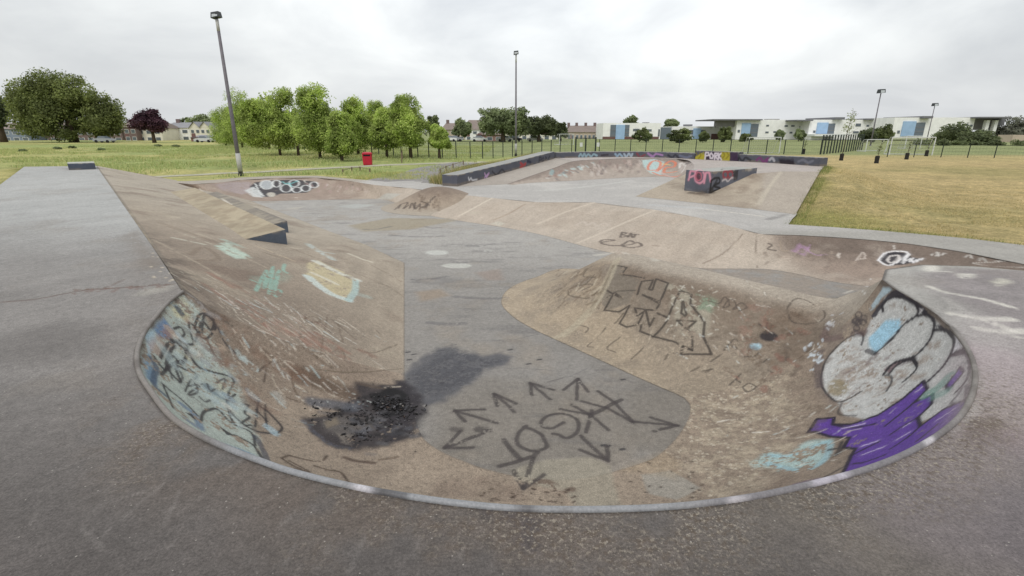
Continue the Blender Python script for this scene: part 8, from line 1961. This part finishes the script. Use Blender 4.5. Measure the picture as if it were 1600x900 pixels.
# ------------------------------------------------------------------ lamps, bin, rails, fences, goals
M['steel'] = plain('galvanised_steel', (104, 100, 106), .5, .2, 4, .4); M['darksteel'] = plain('dark_steel', (52, 56, 60), .5, .2, 6, .4); M['paleband'] = plain('pale_sticker_band', (178, 178, 174), .7, .25, 20); M['blackband'] = plain('black_band', (48, 46, 48), .7, .3, 20)
M['glass'] = plain('lamp_glass', (180, 186, 190), .25, .1, 3, .5); M['red'] = plain('red_plastic', (176, 30, 52), .42, .12, 5, .4); M['black'] = plain('black_plastic', (28, 26, 28), .5, .2, 8); M['white'] = plain('white_paint', (206, 208, 208), .6, .1, 4); M['timber'] = plain('weathered_timber', (118, 104, 88), .9, .25, 12)
M['fence'] = plain('dark_green_paint', (44, 52, 48), .6, .2, 6); M['stone'] = plain('black_rubber', (46, 44, 42), .9, .3, 10)
def lamp(px, base, top, label, heads=1, rad=(.11, .06), aim=1.0, band=True, name='lamp_post', group='lamp posts', y=None, hsz=1.0):
    bx, by, bz = W(px, base, G0) if y is None else (XAT(px, base, y), y, G0)
    bz = float(ground_z([(bx, by)])[0]) - .05; H = ZAT(top, by) - bz; root = tag(empty(name, (bx, by, bz)), label, 'lamp post', group)
    MB().tube([(0, 0, 0), (0, 0, H * .35), (0, 0, H)], [rad[0], (rad[0] + rad[1]) / 2, rad[1]], 12).build('pole', M['steel'], root, True)
    MB().tube([(0, 0, -.02), (0, 0, .22)], [rad[0] * 1.25] * 2, 12).build('base_collar', M['blackband'] if band else M['steel'], root, True)
    if band:
        MB().tube([(0, 0, .34), (0, 0, 1.35)], [rad[0] + .006] * 2, 12).build('sticker_band', M['paleband'], root, True); MB().tube([(0, 0, H * .93), (0, 0, H - .02)], [rad[1] + .006] * 2, 12).build('top_band', M['paleband'], root, True)
    a = MB().tube([(0, 0, H - .05), (.02 * aim, -.02, H + .06)], [rad[1] * .8, rad[1] * .8], 8); a.build('bracket', M['darksteel'], root)
    for k in range(heads):
        o = (k - (heads - 1) / 2) * .55 * hsz; q = .22 * hsz
        hd = MB(); s = aim
        hd.add([(o-q,-q*.9,H+.02),(o+q,-q*.9,H+.10),(o+q,q*.9,H+.10),(o-q,q*.9,H+.02),(o-q*.9,-q*.7,H+.02+q*1.3),(o+q*.9,-q*.7,H+.10+q*1.2),(o+q*.9,q*.7,H+.10+q*1.2),(o-q*.9,q*.7,H+.02+q*1.3)],
               [(0,3,2,1),(4,5,6,7),(0,1,5,4),(1,2,6,5),(2,3,7,6),(3,0,4,7)]); ho = hd.build('lamp_head', M['darksteel'], root)
        MB().add([(o-q*.7,-q*.92,H+.07),(o+q*.7,-q*.92,H+.13),(o+q*.66,-q*.78,H+q*1.05),(o-q*.66,-q*.78,H+q*1.0)], [(0, 1, 2, 3)]).build('lens', M['glass'], ho)
    return root
lamp(377, 276.5, 30, 'nearest lamp post with pale stickers behind the back left wall', rad=(.125, .075))
lamp(806, 242, 86, 'lamp post in the middle with one flood head pointing right', rad=(.12, .07), aim=1, y=56, hsz=1.15)
lamp(1359, 232, 146, 'tall floodlight mast on the right sports pitch', heads=1, rad=(.13, .08), band=False, name='floodlight_mast', group='floodlight masts', y=95, hsz=2.3)
lamp(1446, 228, 166, 'smaller floodlight mast above the right school block', heads=1, rad=(.13, .08), band=False, name='floodlight_mast', group='floodlight masts', y=140, hsz=2.6)
# red litter bin
bx, by, bz = W(575, 258.5, G0); root = tag(empty('litter_bin', (bx, by, bz), .15), 'red plastic litter bin beside the thin footpath', 'litter bin'); mb = MB()
def rrect(w, d, r, z, n=4): return [(sx * (w / 2 - r) + r * math.cos(a), sy * (d / 2 - r) + r * math.sin(a), z) for sx, sy, a0 in ((1, 1, 0), (-1, 1, 90), (-1, -1, 180), (1, -1, 270)) for a in [math.radians(a0 + 90 * k / n) for k in range(n + 1)]]
def stack(secs, cap=True):
    m = MB(); n = len(secs[0]); m.v = [p for s in secs for p in s]
    for i in range(len(secs) - 1):
        for k in range(n): m.f.append((i*n+k, i*n+(k+1) % n, (i+1)*n+(k+1) % n, (i+1)*n+k))
    if cap: m.f.append(tuple(range(n))[::-1]); m.f.append(tuple((len(secs) - 1) * n + k for k in range(n)))
    return m
stack([rrect(.60, .56, .08, .04), rrect(.66, .60, .09, .10), rrect(.70, .64, .09, .70)]).build('body', M['red'], root); stack([rrect(.56, .52, .07, -.02), rrect(.56, .52, .07, .05)]).build('base', M['black'], root)
stack([rrect(.60, .54, .08, .70), rrect(.60, .54, .08, .84)]).build('opening', M['black'], root); stack([rrect(.74, .68, .1, .84), rrect(.74, .68, .1, .92), rrect(.60, .54, .1, .99), rrect(.40, .34, .1, 1.01)]).build('hood', M['red'], root)
for sx in (-1, 1):
    for sy in (-1, 1): MB().box(sx * .30 - .04, sy * .27 - .04, .69, sx * .30 + .04, sy * .27 + .04, .85).build('corner_post', M['red'], root)
# knee rails
def knee_rail(label, pts, h):
    P = [W(px, py, -.93) for px, py in pts]; o = P[0]; root = tag(empty('knee_rail', o), label, 'railing', 'knee high rails'); mb = MB()
    for p in P: MB().box(p[0] - o[0] - .04, p[1] - o[1] - .04, -.2, p[0] - o[0] + .04, p[1] - o[1] + .04, h).build('post', M['timber'], root)
    MB().tube([(p[0] - o[0], p[1] - o[1], h - .06) for p in P], .018, 6).build('rail', M['timber'], root)
knee_rail('low timber rail in the grass left of the asphalt path', [(536, 272), (550, 268.5), (563, 267.5), (578, 270.5)], .30); knee_rail('low rail on the right side of the asphalt path', [(688, 272), (697, 267), (708, 263), (724, 258)], .34)
knee_rail('single thin post rail behind the red bin', [(628, 255), (629, 249)], .8)
def fence_run(name, label, pts, h, gap, thick, wires, group=None, mat='fence', top=True):
    P = polyl([(*W(px, py, G0)[:2], 0) for px, py in pts], 30); P, = resample([P], P, gap); o = (P[0, 0], P[0, 1], G0); root = tag(empty(name, o), label, 'fence', group); wm = MB()
    q = [(p[0] - o[0], p[1] - o[1], 0) for p in P]
    for p in q: MB().box(p[0] - thick, p[1] - thick, -.3, p[0] + thick, p[1] + thick, h).build('post', M[mat], root)
    for z in wires: wm.tube([(p[0], p[1], z) for p in q], .006, 4)
    vv = []
    for a, b in zip(q[:-1], q[1:]):
        for t in np.linspace(0, 1, 9)[1:-1]: x, y = a[0] * (1 - t) + b[0] * t, a[1] * (1 - t) + b[1] * t; wm.tube([(x, y, .02), (x, y, h - .04)], .0035, 3, False)
    wm.build('mesh_panel', M[mat], root)
    if top: MB().tube([(p[0], p[1], h - .03) for p in q], .016, 5).build('top_rail', M[mat], root)
    return root
fence_run('mesh_fence', 'long dark mesh fence with many posts behind the skatepark and young trees', [(440, 232.5), (520, 237), (580, 241), (660, 246), (745, 248), (811, 244), (875, 241), (893, 240.6)], 1.62, 1.6, .045, (.2, .6, 1.0, 1.4), 'mesh fences')
fence_run('mesh_fence', 'dark mesh fence between the gate and the pitch corner', [(936, 240), (1010, 239.5), (1100, 240), (1200, 241), (1281, 241.5)], 1.66, 2.1, .04, (.2, .6, 1.0, 1.4), 'mesh fences')
fence_run('mesh_fence', 'taller close posted black fence running away from the pitch corner', [(1282, 241.5), (1310, 238.5), (1346, 234.5)], 2.15, 1.3, .05, (.3, .9, 1.5), 'mesh fences')
fence_run('mesh_fence', 'low thin fence along the right pitch', [(1386, 245.5), (1484, 246.5), (1560, 247), (1700, 250), (1900, 254)], 1.25, 2.6, .03, (.3, .6, .9, 1.2), 'mesh fences')
gx0, gx1 = W(899, 240.5, G0), W(930, 240.3, G0); root = tag(empty('fence_gate', gx0), 'dark metal gate with two small white notices', 'gate'); dx, dy = gx1[0] - gx0[0], gx1[1] - gx0[1]
for t in (0, .5, 1): MB().box(dx*t-.08, dy*t-.08, -.3, dx*t+.08, dy*t+.08, 1.9 if t != .5 else 1.8).build('post', M['fence'], root)
MB().tube([(0, 0, 1.78), (dx, dy, 1.78)], .04, 6).build('top_rail', M['fence'], root); gm = MB()
for t in np.linspace(.04, .96, 22): gm.tube([(dx*t, dy*t, .05), (dx*t, dy*t, 1.75)], .006, 4, False)
gm.build('bars', M['fence'], root)
for t in (.27, 1.12): MB().box(dx*t-.16, dy*t-.12, .82, dx*t+.16, dy*t-.10, 1.28).build('notice', M['white'], root)
def goal(label, p0, p1, h, dep, r=.05):
    a, b = W(*p0, G0), W(*p1, G0); root = tag(empty('football_goal', a), label, 'goal', 'football goals on the pitch'); d = np.array([b[0] - a[0], b[1] - a[1], 0.0]); nrm = np.array([-d[1], d[0], 0]) / max(1e-6, np.linalg.norm(d)); nrm = nrm if nrm[1] > 0 else -nrm; k = nrm * dep
    for q in (np.zeros(3), d): MB().tube([q + (0, 0, -.1), q + (0, 0, h)], r, 8).build('post', M['white'], root)
    MB().tube([(0, 0, h), tuple(d + (0, 0, h))], r, 8).build('crossbar', M['white'], root)
    for q in (np.zeros(3), d): MB().tube([q + (0, 0, h), q + k * .4 + (0, 0, h), q + k + (0, 0, .05), q + (0, 0, .05)], r * .6, 6).build('net_stay', M['white'], root)
    MB().tube([tuple(k + (0, 0, .05)), tuple(d + k + (0, 0, .05))], r * .8, 6).build('ground_bar', M['white'], root); nm = MB()
    for t in np.linspace(0, 1, 15): nm.tube([d * t + k * .4 + (0, 0, h), d * t + k + (0, 0, .05)], .008, 3, False)
    for t in np.linspace(0, 1, 8): nm.tube([k * (.4 + .6 * t) + (0, 0, h - (h - .05) * t), d + k * (.4 + .6 * t) + (0, 0, h - (h - .05) * t)], .008, 3, False)
    nm.build('net', M['paleband'], root); return root
goal('white goal left of the black fence corner', (1168, 240.2), (1217, 239.8), 1.85, 1.2); goal('largest white goal near the low fence on the right', (1389, 242), (1456, 242.5), 1.9, 1.2); goal('small white goal tilted behind the black fence', (1352, 237), (1384, 236.5), 1.5, 1.2); goal('further white goal seen through the largest one', (1413, 232.5), (1437, 232.5), 1.85, 1.5)
goal('leftmost white goal on the pitch seen through the fence below the brown roofed terrace', (874, 226.5), (896, 226), 2.0, 1.5)
# staked saplings with dark guards on the right grass
def sapling(label, px, base, hpx, lean, seed, n=140):
    b = W(px, base, G0); root = tag(empty('sapling', b), label, 'sapling', 'staked saplings on the dry grass'); h = ZAT(base - hpx, b[1]) - G0; r_ = random.Random(seed)
    stack([[(.16 * q * math.cos(t), .16 * q * math.sin(t), z) for t in np.linspace(0, 6.28, 9)[:-1]] for z, q in ((-.05, 1.1), (.2, 1.0), (.55, 1.05), (.62, .9))]).build('guard', M['stone'], root)
    mb = MB().tube([(0, 0, 0), (lean * .3, 0, h * .5), (lean, 0, h)], [.03, .022, .01], 6)
    for i in range(9): z = h * r_.uniform(.45, .95); a = r_.uniform(0, 6.28); q = h * r_.uniform(.08, .2); mb.tube([(lean * z / h, 0, z), (lean * z / h + math.cos(a) * q, math.sin(a) * q, z + q * .7)], [.012, .005], 4)
    mb.build('stem', M['bark'], root); L = [(lean * .8, 0, h * .85, h * .10, h * .1, h * .16), (lean * .6, .1, h * .65, h * .13, h * .1, h * .1)]
    V, F, c = crown_mesh(L, n, .14, *LEAFPAL['haze'], seed, .3, 1.5); mesh_obj('leaves', V, F, M['leaf'], root, c)
sapling('tallest bare sapling in a dark guard near the end ledge', 1314, 251, 80, .25, 1, 200); sapling('sapling stump guard nearest on the dry grass', 1369, 255.5, 32, .1, 2, 30); sapling('guarded sapling in front of the largest goal', 1416, 249.5, 30, .1, 3, 30); sapling('guarded sapling at the right post of the largest goal', 1447, 244, 22, .1, 4, 25); sapling('guarded sapling left of the black fence corner', 1255, 241, 24, .1, 5, 30)
b = W(1125, 743, -1.34); so = stick.build('stick', plain('burnt_wood', (34, 30, 28), .9), None, True); tag(so, 'short burnt stick lying in the bowl below the purple letters', 'stick')
# ------------------------------------------------------------------ buildings
for k, c in dict(cream=(222, 218, 206), whitewall=(234, 234, 232), brownroof=(136, 124, 118), greyroof=(144, 144, 148), darkbrick=(120, 104, 102), redbrick=(148, 120, 112), bluegrey=(128, 138, 154), schoolwhite=(236, 236, 234), schoolblue=(156, 184, 214), schoolbrick=(112, 88, 82), roofdark=(116, 116, 120), slat=(134, 132, 134), canopy=(222, 224, 224), render=(186, 172, 156), pane=(96, 104, 112), schoolglass=(104, 114, 124), frame=(216, 216, 214), doorred=(120, 92, 90)).items():  # bricks and roofs paled: distance haze is put into these colours
    M[k] = plain(k, c, .35 if k in ('pane', 'schoolglass') else .8, .10, .6, .5 if k in ('pane', 'schoolglass') else .2)
def house(label, p0, p1, base, eave, ridge, y, dep, wall, roof, cols, floors, chim=(.5,), gables=False, skew=0.0, name='house', group=None):
    x0, x1 = XAT(p0, 205, y), XAT(p1, 205, y); zb_ = min(ZAT(base, y), G0); ze, zr = ZAT(eave, y), ZAT(ridge, y); w = x1 - x0; root = tag(empty(name, (x0, y, zb_), skew), label, 'house', group); H, R = ze - zb_, zr - zb_
    MB().box(0, 0, 0, w, dep, H).build('wall', M[wall], root)
    if gables:
        ng = gables; rm = MB(); fm = MB()
        for g in range(ng):
            a, b = w * g / ng, w * (g + 1) / ng; m = (a + b) / 2
            rm.add([(a-.1,-.4,H-.1),(m,-.4,R),(m,dep,R),(a-.1,dep,H-.1),(b+.1,-.4,H-.1),(b+.1,dep,H-.1)], [(0,1,2,3),(1,4,5,2)]); fm.add([(a,-.02,H),(b,-.02,H),(m,-.02,R-.15)], [(0,1,2)])
        ro = rm.build('roof', M[roof], root); fm.build('gable', M[wall], root)
    else:
        i = min(w * .12, 2.2)
        ro = MB().add([(-.3,-.35,H-.12),(w+.3,-.35,H-.12),(w+.3,dep+.35,H-.12),(-.3,dep+.35,H-.12),(i,dep/2,R),(w-i,dep/2,R)], [(0,1,5,4),(1,2,5),(2,3,4,5),(3,0,4),(0,3,2,1)]).build('roof', M[roof], root)
    for c in chim: MB().box(w*c-.45, dep/2-.4, R-.9, w*c+.45, dep/2+.4, R+1.0).build('chimney', M['darkbrick'], ro)
    for f in range(floors):
        z = H * (f + .38) / floors
        for c in range(cols):
            xc = w * (c + .5) / cols; ww, hh = min(.9, w / cols * .32), min(.75, H / floors * .27)
            fr = MB().box(xc-ww, -.06, z-hh, xc+ww, .02, z+hh).build('window', M['frame'], root); MB().box(xc-ww*.86, -.075, z-hh*.84, xc+ww*.86, -.055, z+hh*.84).build('pane', M['pane'], fr)
    MB().box(w*.06, -.05, 0, w*.06+1.0, .02, 2.0).build('door', M['doorred'], root); return root
HG = 'houses beyond the park'
house('blue grey terrace house at the far left edge', -40, 44, 221, 201, 192, 150, 9, 'bluegrey', 'brownroof', 6, 2, (.2, .7), group=HG)
house('dark brick house row behind the huge tree', 46, 190, 221, 203, 191, 155, 9, 'darkbrick', 'brownroof', 10, 2, (.1, .5, .85), group=HG)
house('dark brick house end right of the huge tree', 193, 213, 221, 198, 183, 150, 9, 'darkbrick', 'brownroof', 2, 2, (.6,), group=HG)
house('cream house behind the purple tree', 213, 252, 221, 200, 190, 152, 9, 'cream', 'brownroof', 3, 2, (.5,), group=HG)
house('white house right of the purple tree', 254, 296, 220, 199, 191, 160, 9, 'whitewall', 'greyroof', 3, 2, (.3,), group=HG)
house('pale house with two grey gables left of the leaning lamp post', 297, 329, 219, 199, 190, 150, 9, 'cream', 'greyroof', 4, 2, (), gables=2, group=HG)
house('low brick garage before the cream house', 296, 334, 222, 214, 211, 135, 6, 'redbrick', 'greyroof', 2, 1, (), group=HG)
house('brown roofed house left of the white gabled one', 690, 727, 219, 202, 192, 165, 9, 'render', 'brownroof', 3, 2, (.2, .8), group=HG)
house('white house with steep brown roof left of the middle lamp post', 727, 757, 219, 202, 187, 160, 9, 'whitewall', 'brownroof', 3, 2, (.9,), group=HG)
house('low red brick building under the broad tree', 744, 786, 220, 210, 207, 140, 6, 'redbrick', 'brownroof', 3, 1, (), group=HG)
house('long low terrace with brown roof left of the school', 886, 944, 219, 206, 196, 185, 10, 'render', 'brownroof', 9, 1, (.08, .3, .55, .8), group=HG)
house('pale house behind the dark trees right of the lamp', 790, 872, 220, 208, 200, 170, 9, 'cream', 'brownroof', 7, 1, (.2, .7), group=HG)
def px_box(root, name, p0, p1, t, b, y, yoff, dep, mat, parent=None, x_ref=0):
    x0, x1 = XAT(p0, 205, y), XAT(p1, 205, y); zt, zb_ = ZAT(t, y), max(ZAT(b, y), G0 - 1); o = root.location
    return MB().box(x0 - o.x, yoff, zb_ - o.z, x1 - o.x, yoff + dep, zt - o.z).build(name, M[mat], parent or root)
def school(label, y, wall, blue=(), glass=(), wins=(), brick=None, roofs=(), slats=(), extra=()):
    root = tag(empty('school_building', (XAT(wall[0], 205, y), y, G0)), label, 'school building', 'blocks of the white and blue school')
    px_box(root, 'wall', *wall, y, 0, 14, 'schoolwhite')
    for b in blue: px_box(root, 'blue_panel', *b, y, -.25, .3, 'schoolblue')
    for i, g in enumerate(glass):
        f = px_box(root, 'glazing', *g, y, -.12, .2, 'schoolglass'); n = 3
        for k in range(1, n): q = g[2] + (g[3] - g[2]) * k / n; px_box(root, 'floor_band', g[0], g[1], q - .35, q + .35, y, -.2, .1, 'slat', f)
    for w_ in wins: f = px_box(root, 'window', w_[0] - .4, w_[1] + .4, w_[2] - .4, w_[3] + .4, y, -.05, .1, 'frame'); px_box(root, 'pane', *w_, y, -.09, .08, 'pane', f)
    if brick: px_box(root, 'brick_base', *brick, y, -.15, .3, 'schoolbrick')
    for r in roofs: px_box(root, 'roof', *r, y, -1.4, 16, 'roofdark')
    for s in slats: px_box(root, 'slatted_screen', *s, y, 1.5, 2, 'slat')
    for e in extra: px_box(root, e[0], *e[1:5], y, e[5], e[6], e[7])
    return root
school('white school block with one wide blue panel left of the lower block', 170, (942, 1032, 192.3, 219), [(962, 976, 195, 220)], [(953.5, 962, 195, 219.5), (976, 983, 195, 213)], [(989, 999, 201.2, 204.8), (1007, 1018, 202, 205.4), (1028.5, 1031, 202, 213)], (942, 1030, 213.5, 220), [], extra=[('link_glazing', 1032.5, 1050, 199, 219, 1, 10, 'schoolglass'), ('roof_plant', 1012, 1020, 190.6, 191.6, 5, 3, 'slat')])
school('lower white school block with small blue panel in the middle', 178, (1050, 1150, 197.5, 218), [(1083, 1095, 200.5, 217)], [(1095, 1102, 203, 214), (1075, 1083, 203, 210)], [(1060, 1066, 205, 208)], (1112, 1150, 209, 219), [], extra=[('roof_box', 1080, 1089, 194, 197, 5, 4, 'roofdark')])
school('white school block with blue panel and dark roof jutting left', 165, (1150, 1259, 187, 220), [(1158, 1171.5, 192.5, 218)], [(1171.5, 1184, 193.5, 214)], [(1224.5, 1229.5, 195.5, 198), (1235, 1240, 195.5, 198), (1248, 1253, 197, 199.5), (1208.5, 1213, 205, 207.5), (1219.5, 1224, 205, 207.5), (1234, 1238, 206, 208.5), (1247, 1251, 206.5, 209), (1152.5, 1156, 203, 207), (1196, 1200, 195, 197.5), (1247, 1251, 212, 215), (1219, 1224, 213, 216), (1196, 1201, 205.5, 208)], None, [(1110, 1186, 186.2, 188.2)], [(1121, 1150.5, 188.2, 198)], extra=[('roof_plant', 1210, 1228, 185.2, 186.6, 5, 3, 'slat')])
school('middle right white school block above the small goal', 160, (1263, 1377, 187, 218), [(1275, 1292, 191.5, 209)], [(1292, 1303, 193, 209)], [(1335, 1343, 193, 197.5), (1352, 1356, 195, 198), (1333, 1341.5, 205, 208.5), (1270.5, 1274, 204, 207.5), (1360, 1365, 195, 198)], None, [(1238, 1264, 187.2, 189.2), (1297, 1312, 183.3, 186.8), (1345, 1399, 185.2, 187.4)], [(1377, 1396, 188, 204)], extra=[('canopy', 1256, 1303, 209.5, 212.5, -6, 8, 'canopy'), ('canopy_wall', 1257, 1277, 212.5, 224, -4, 3, 'schoolwhite')])
school('rightmost white school block with slatted dark wing', 150, (1394, 1519, 183.5, 216), [(1408, 1428, 189.5, 213)], [(1428, 1443, 191.5, 213)], [(1402, 1406, 204, 208.5), (1500, 1504, 193.5, 196.5), (1506, 1510, 193.5, 196.5), (1513, 1517, 195, 198)], None, [(1432, 1447, 181.5, 185.2)], [(1519, 1556, 185, 203)],
       extra=[('wing_roof', 1511, 1560, 182.8, 185, -3, 16, 'roofdark'), ('roof_slope', 1556, 1566, 185, 196, 0, 12, 'roofdark'), ('column', 1533, 1538, 188, 214, -1, 1, 'schoolwhite'), ('column', 1546, 1551, 188, 212, -1, 1, 'schoolwhite'), ('low_wall', 1470, 1492, 210, 222, -22, 4, 'render')])
# parked cars beyond the pitch, far away
def car(label, px, py, y, col, length=4.2):
    x = XAT(px, 205, y); root = tag(empty('parked_car', (x, y, G0)), label, 'car', 'cars parked along the far street'); l = length / 2
    prof = [(-l, .35), (-l, .8), (-l * .85, .95), (-l * .5, 1.0), (l * .55, .98), (l * .95, .85), (l, .6), (l, .35)]; mb = MB(); n = len(prof)
    mb.add([(a, s, z) for s in (-.85, .85) for a, z in prof], [tuple(range(n)), tuple(range(2 * n - 1, n - 1, -1))] + [(k, n + k, n + (k + 1) % n, (k + 1) % n) for k in range(n)]); mb.build('body', plain('car_paint', col, .3, .05, 2, .5), root)
    g = [(-l * .55, .98), (-l * .38, 1.45), (l * .15, 1.47), (l * .5, .98)]
    MB().add([(a, s * (.8 if z < 1.2 else .65), z) for s in (-1, 1) for a, z in g], [(0,1,2,3), (7,6,5,4), (0,4,5,1), (1,5,6,2), (2,6,7,3)]).build('cabin', M['pane'], root)
    for a in (-l * .62, l * .62):
        for s in (-.86, .86): wv = MB().tube([(a, s - .1, .32), (a, s + .1, .32)], .32, 12); wv.build('wheel', M['black'], root)
for lab, px, y, c in (('white car parked below the brown roofed houses', 701, 135, (222, 222, 222)), ('silver car parked right of the white one', 711, 136, (150, 152, 156)), ('white car parked before the steep roofed white house', 749, 134, (214, 216, 216)), ('white van like car under the broad tree', 789, 134, (220, 220, 220)), ('dark car left of the middle lamp post', 803, 136, (60, 62, 66)), ('pale car parked below the pair of gables', 318, 125, (196, 198, 200)), ('white car right of the dark trees', 836, 134, (216, 216, 214)), ('grey car parked under the huge tree', 160, 122, (150, 154, 160))): car(lab, px, 217, y, c)

# ------------------------------------------------------------------ sky, light, camera
SUN_EL, SUN_ROT = math.radians(52), math.radians(195)
w = bpy.data.worlds.new('World'); scene.world = w; w.use_nodes = True; nt = w.node_tree; bg = nt.nodes['Background']
sky = nd(nt, 'ShaderNodeTexSky', sky_type='NISHITA'); sky.sun_disc = False; sky.sun_elevation = SUN_EL; sky.sun_rotation = SUN_ROT; sky.air_density = 1.5; sky.dust_density = 3
tc = nd(nt, 'ShaderNodeTexCoord'); sep = nd(nt, 'ShaderNodeSeparateXYZ'); nt.links.new(tc.outputs['Generated'], sep.inputs[0])
def mth(op, a, b=0.0, c=None):
    m = nd(nt, 'ShaderNodeMath', operation=op)
    for s, v in enumerate((a, b) if c is None else (a, b, c)):
        if hasattr(v, 'links'): nt.links.new(v, m.inputs[s])
        else: m.inputs[s].default_value = v
    return m.outputs[0]
zz = mth('ADD', mth('MAXIMUM', sep.outputs[2], 0.0), .16); cx = mth('DIVIDE', sep.outputs[0], zz); cy = mth('DIVIDE', sep.outputs[1], zz)
cmb = nd(nt, 'ShaderNodeCombineXYZ'); nt.links.new(mth('ADD', mth('MULTIPLY', cx, .45), mth('MULTIPLY', sep.outputs[0], 1.5)), cmb.inputs[0]); nt.links.new(mth('ADD', mth('MULTIPLY', cy, .45), mth('MULTIPLY', sep.outputs[1], 1.2)), cmb.inputs[1]); nt.links.new(mth('MULTIPLY', sep.outputs[2], 2.6), cmb.inputs[2])
n1 = nd(nt, 'ShaderNodeTexNoise'); nt.links.new(cmb.outputs[0], n1.inputs['Vector']); n1.inputs['Scale'].default_value = 1.25; n1.inputs['Detail'].default_value = 6; n1.inputs['Roughness'].default_value = .5; n1.inputs['Distortion'].default_value = .35
cl = nd(nt, 'ShaderNodeValToRGB'); e = cl.color_ramp.elements; e[0].position = .34; e[0].color = (.60, .625, .655, 1); e[1].position = .66; e[1].color = (1.0, 1.02, 1.01, 1); nt.links.new(n1.outputs[0], cl.inputs[0])
vm = nd(nt, 'ShaderNodeVectorMath', operation='DOT_PRODUCT'); nt.links.new(tc.outputs['Generated'], vm.inputs[0]); d = Vector((.10, .84, .50)).normalized(); vm.inputs[1].default_value = d
gl = mth('POWER', mth('MAXIMUM', vm.outputs['Value'], 0.0), 5.0); low = mth('SUBTRACT', 1.0, mth('MINIMUM', mth('MULTIPLY', sep.outputs[2], 4.0), 1.0))
br = mth('ADD', mth('MULTIPLY', gl, .42), mth('SUBTRACT', .90, mth('MULTIPLY', low, .06)))
hz = mixc(nt, mth('MULTIPLY', low, .7), cl.outputs[0], (.70, .72, .745)); sc = nd(nt, 'ShaderNodeMix', data_type='RGBA', blend_type='MULTIPLY'); sc.inputs[0].default_value = 1; nt.links.new(hz, sc.inputs[6])
c3 = nd(nt, 'ShaderNodeCombineXYZ'); [nt.links.new(br, c3.inputs[k]) for k in range(3)]; nt.links.new(c3.outputs[0], sc.inputs[7])
sk = nd(nt, 'ShaderNodeMix', data_type='RGBA', blend_type='MULTIPLY'); sk.inputs[0].default_value = 1; nt.links.new(sky.outputs[0], sk.inputs[6]); sk.inputs[7].default_value = (.1, .1, .1, 1)
nt.links.new(mixc(nt, .92, sk.outputs[2], sc.outputs[2]), bg.inputs[0]); bg.inputs[1].default_value = 1.1
sl = bpy.data.lights.new('sun', 'SUN'); sl.energy = 1.5; sl.angle = math.radians(40); sl.color = (1, .97, .93); so = bpy.data.objects.new('sun', sl); COL.objects.link(so)
az = SUN_ROT; dirv = Vector((math.sin(az) * math.cos(SUN_EL), math.cos(az) * math.cos(SUN_EL), math.sin(SUN_EL))); so.rotation_euler = dirv.to_track_quat('Z', 'Y').to_euler(); so.location = (0, 0, 30)
cam = bpy.data.cameras.new('camera'); cam.sensor_width = 36; cam.lens = 36 * FPX / 1600; cam.clip_start = .05; cam.clip_end = 4000
co = bpy.data.objects.new('camera', cam); COL.objects.link(co); co.location = (0, 0, CAMZ); co.rotation_euler = (math.pi / 2 - PITCH, 0, 0); scene.camera = co
scene.view_settings.view_transform = 'Standard'; scene.view_settings.look = 'None'; scene.view_settings.exposure = 0; scene.view_settings.gamma = 1
scene.render.resolution_x, scene.render.resolution_y = 1024, 576
scene.cycles.max_bounces = 6; scene.cycles.diffuse_bounces = 3; scene.cycles.use_denoising = True
scene.render.filter_size = 1.0
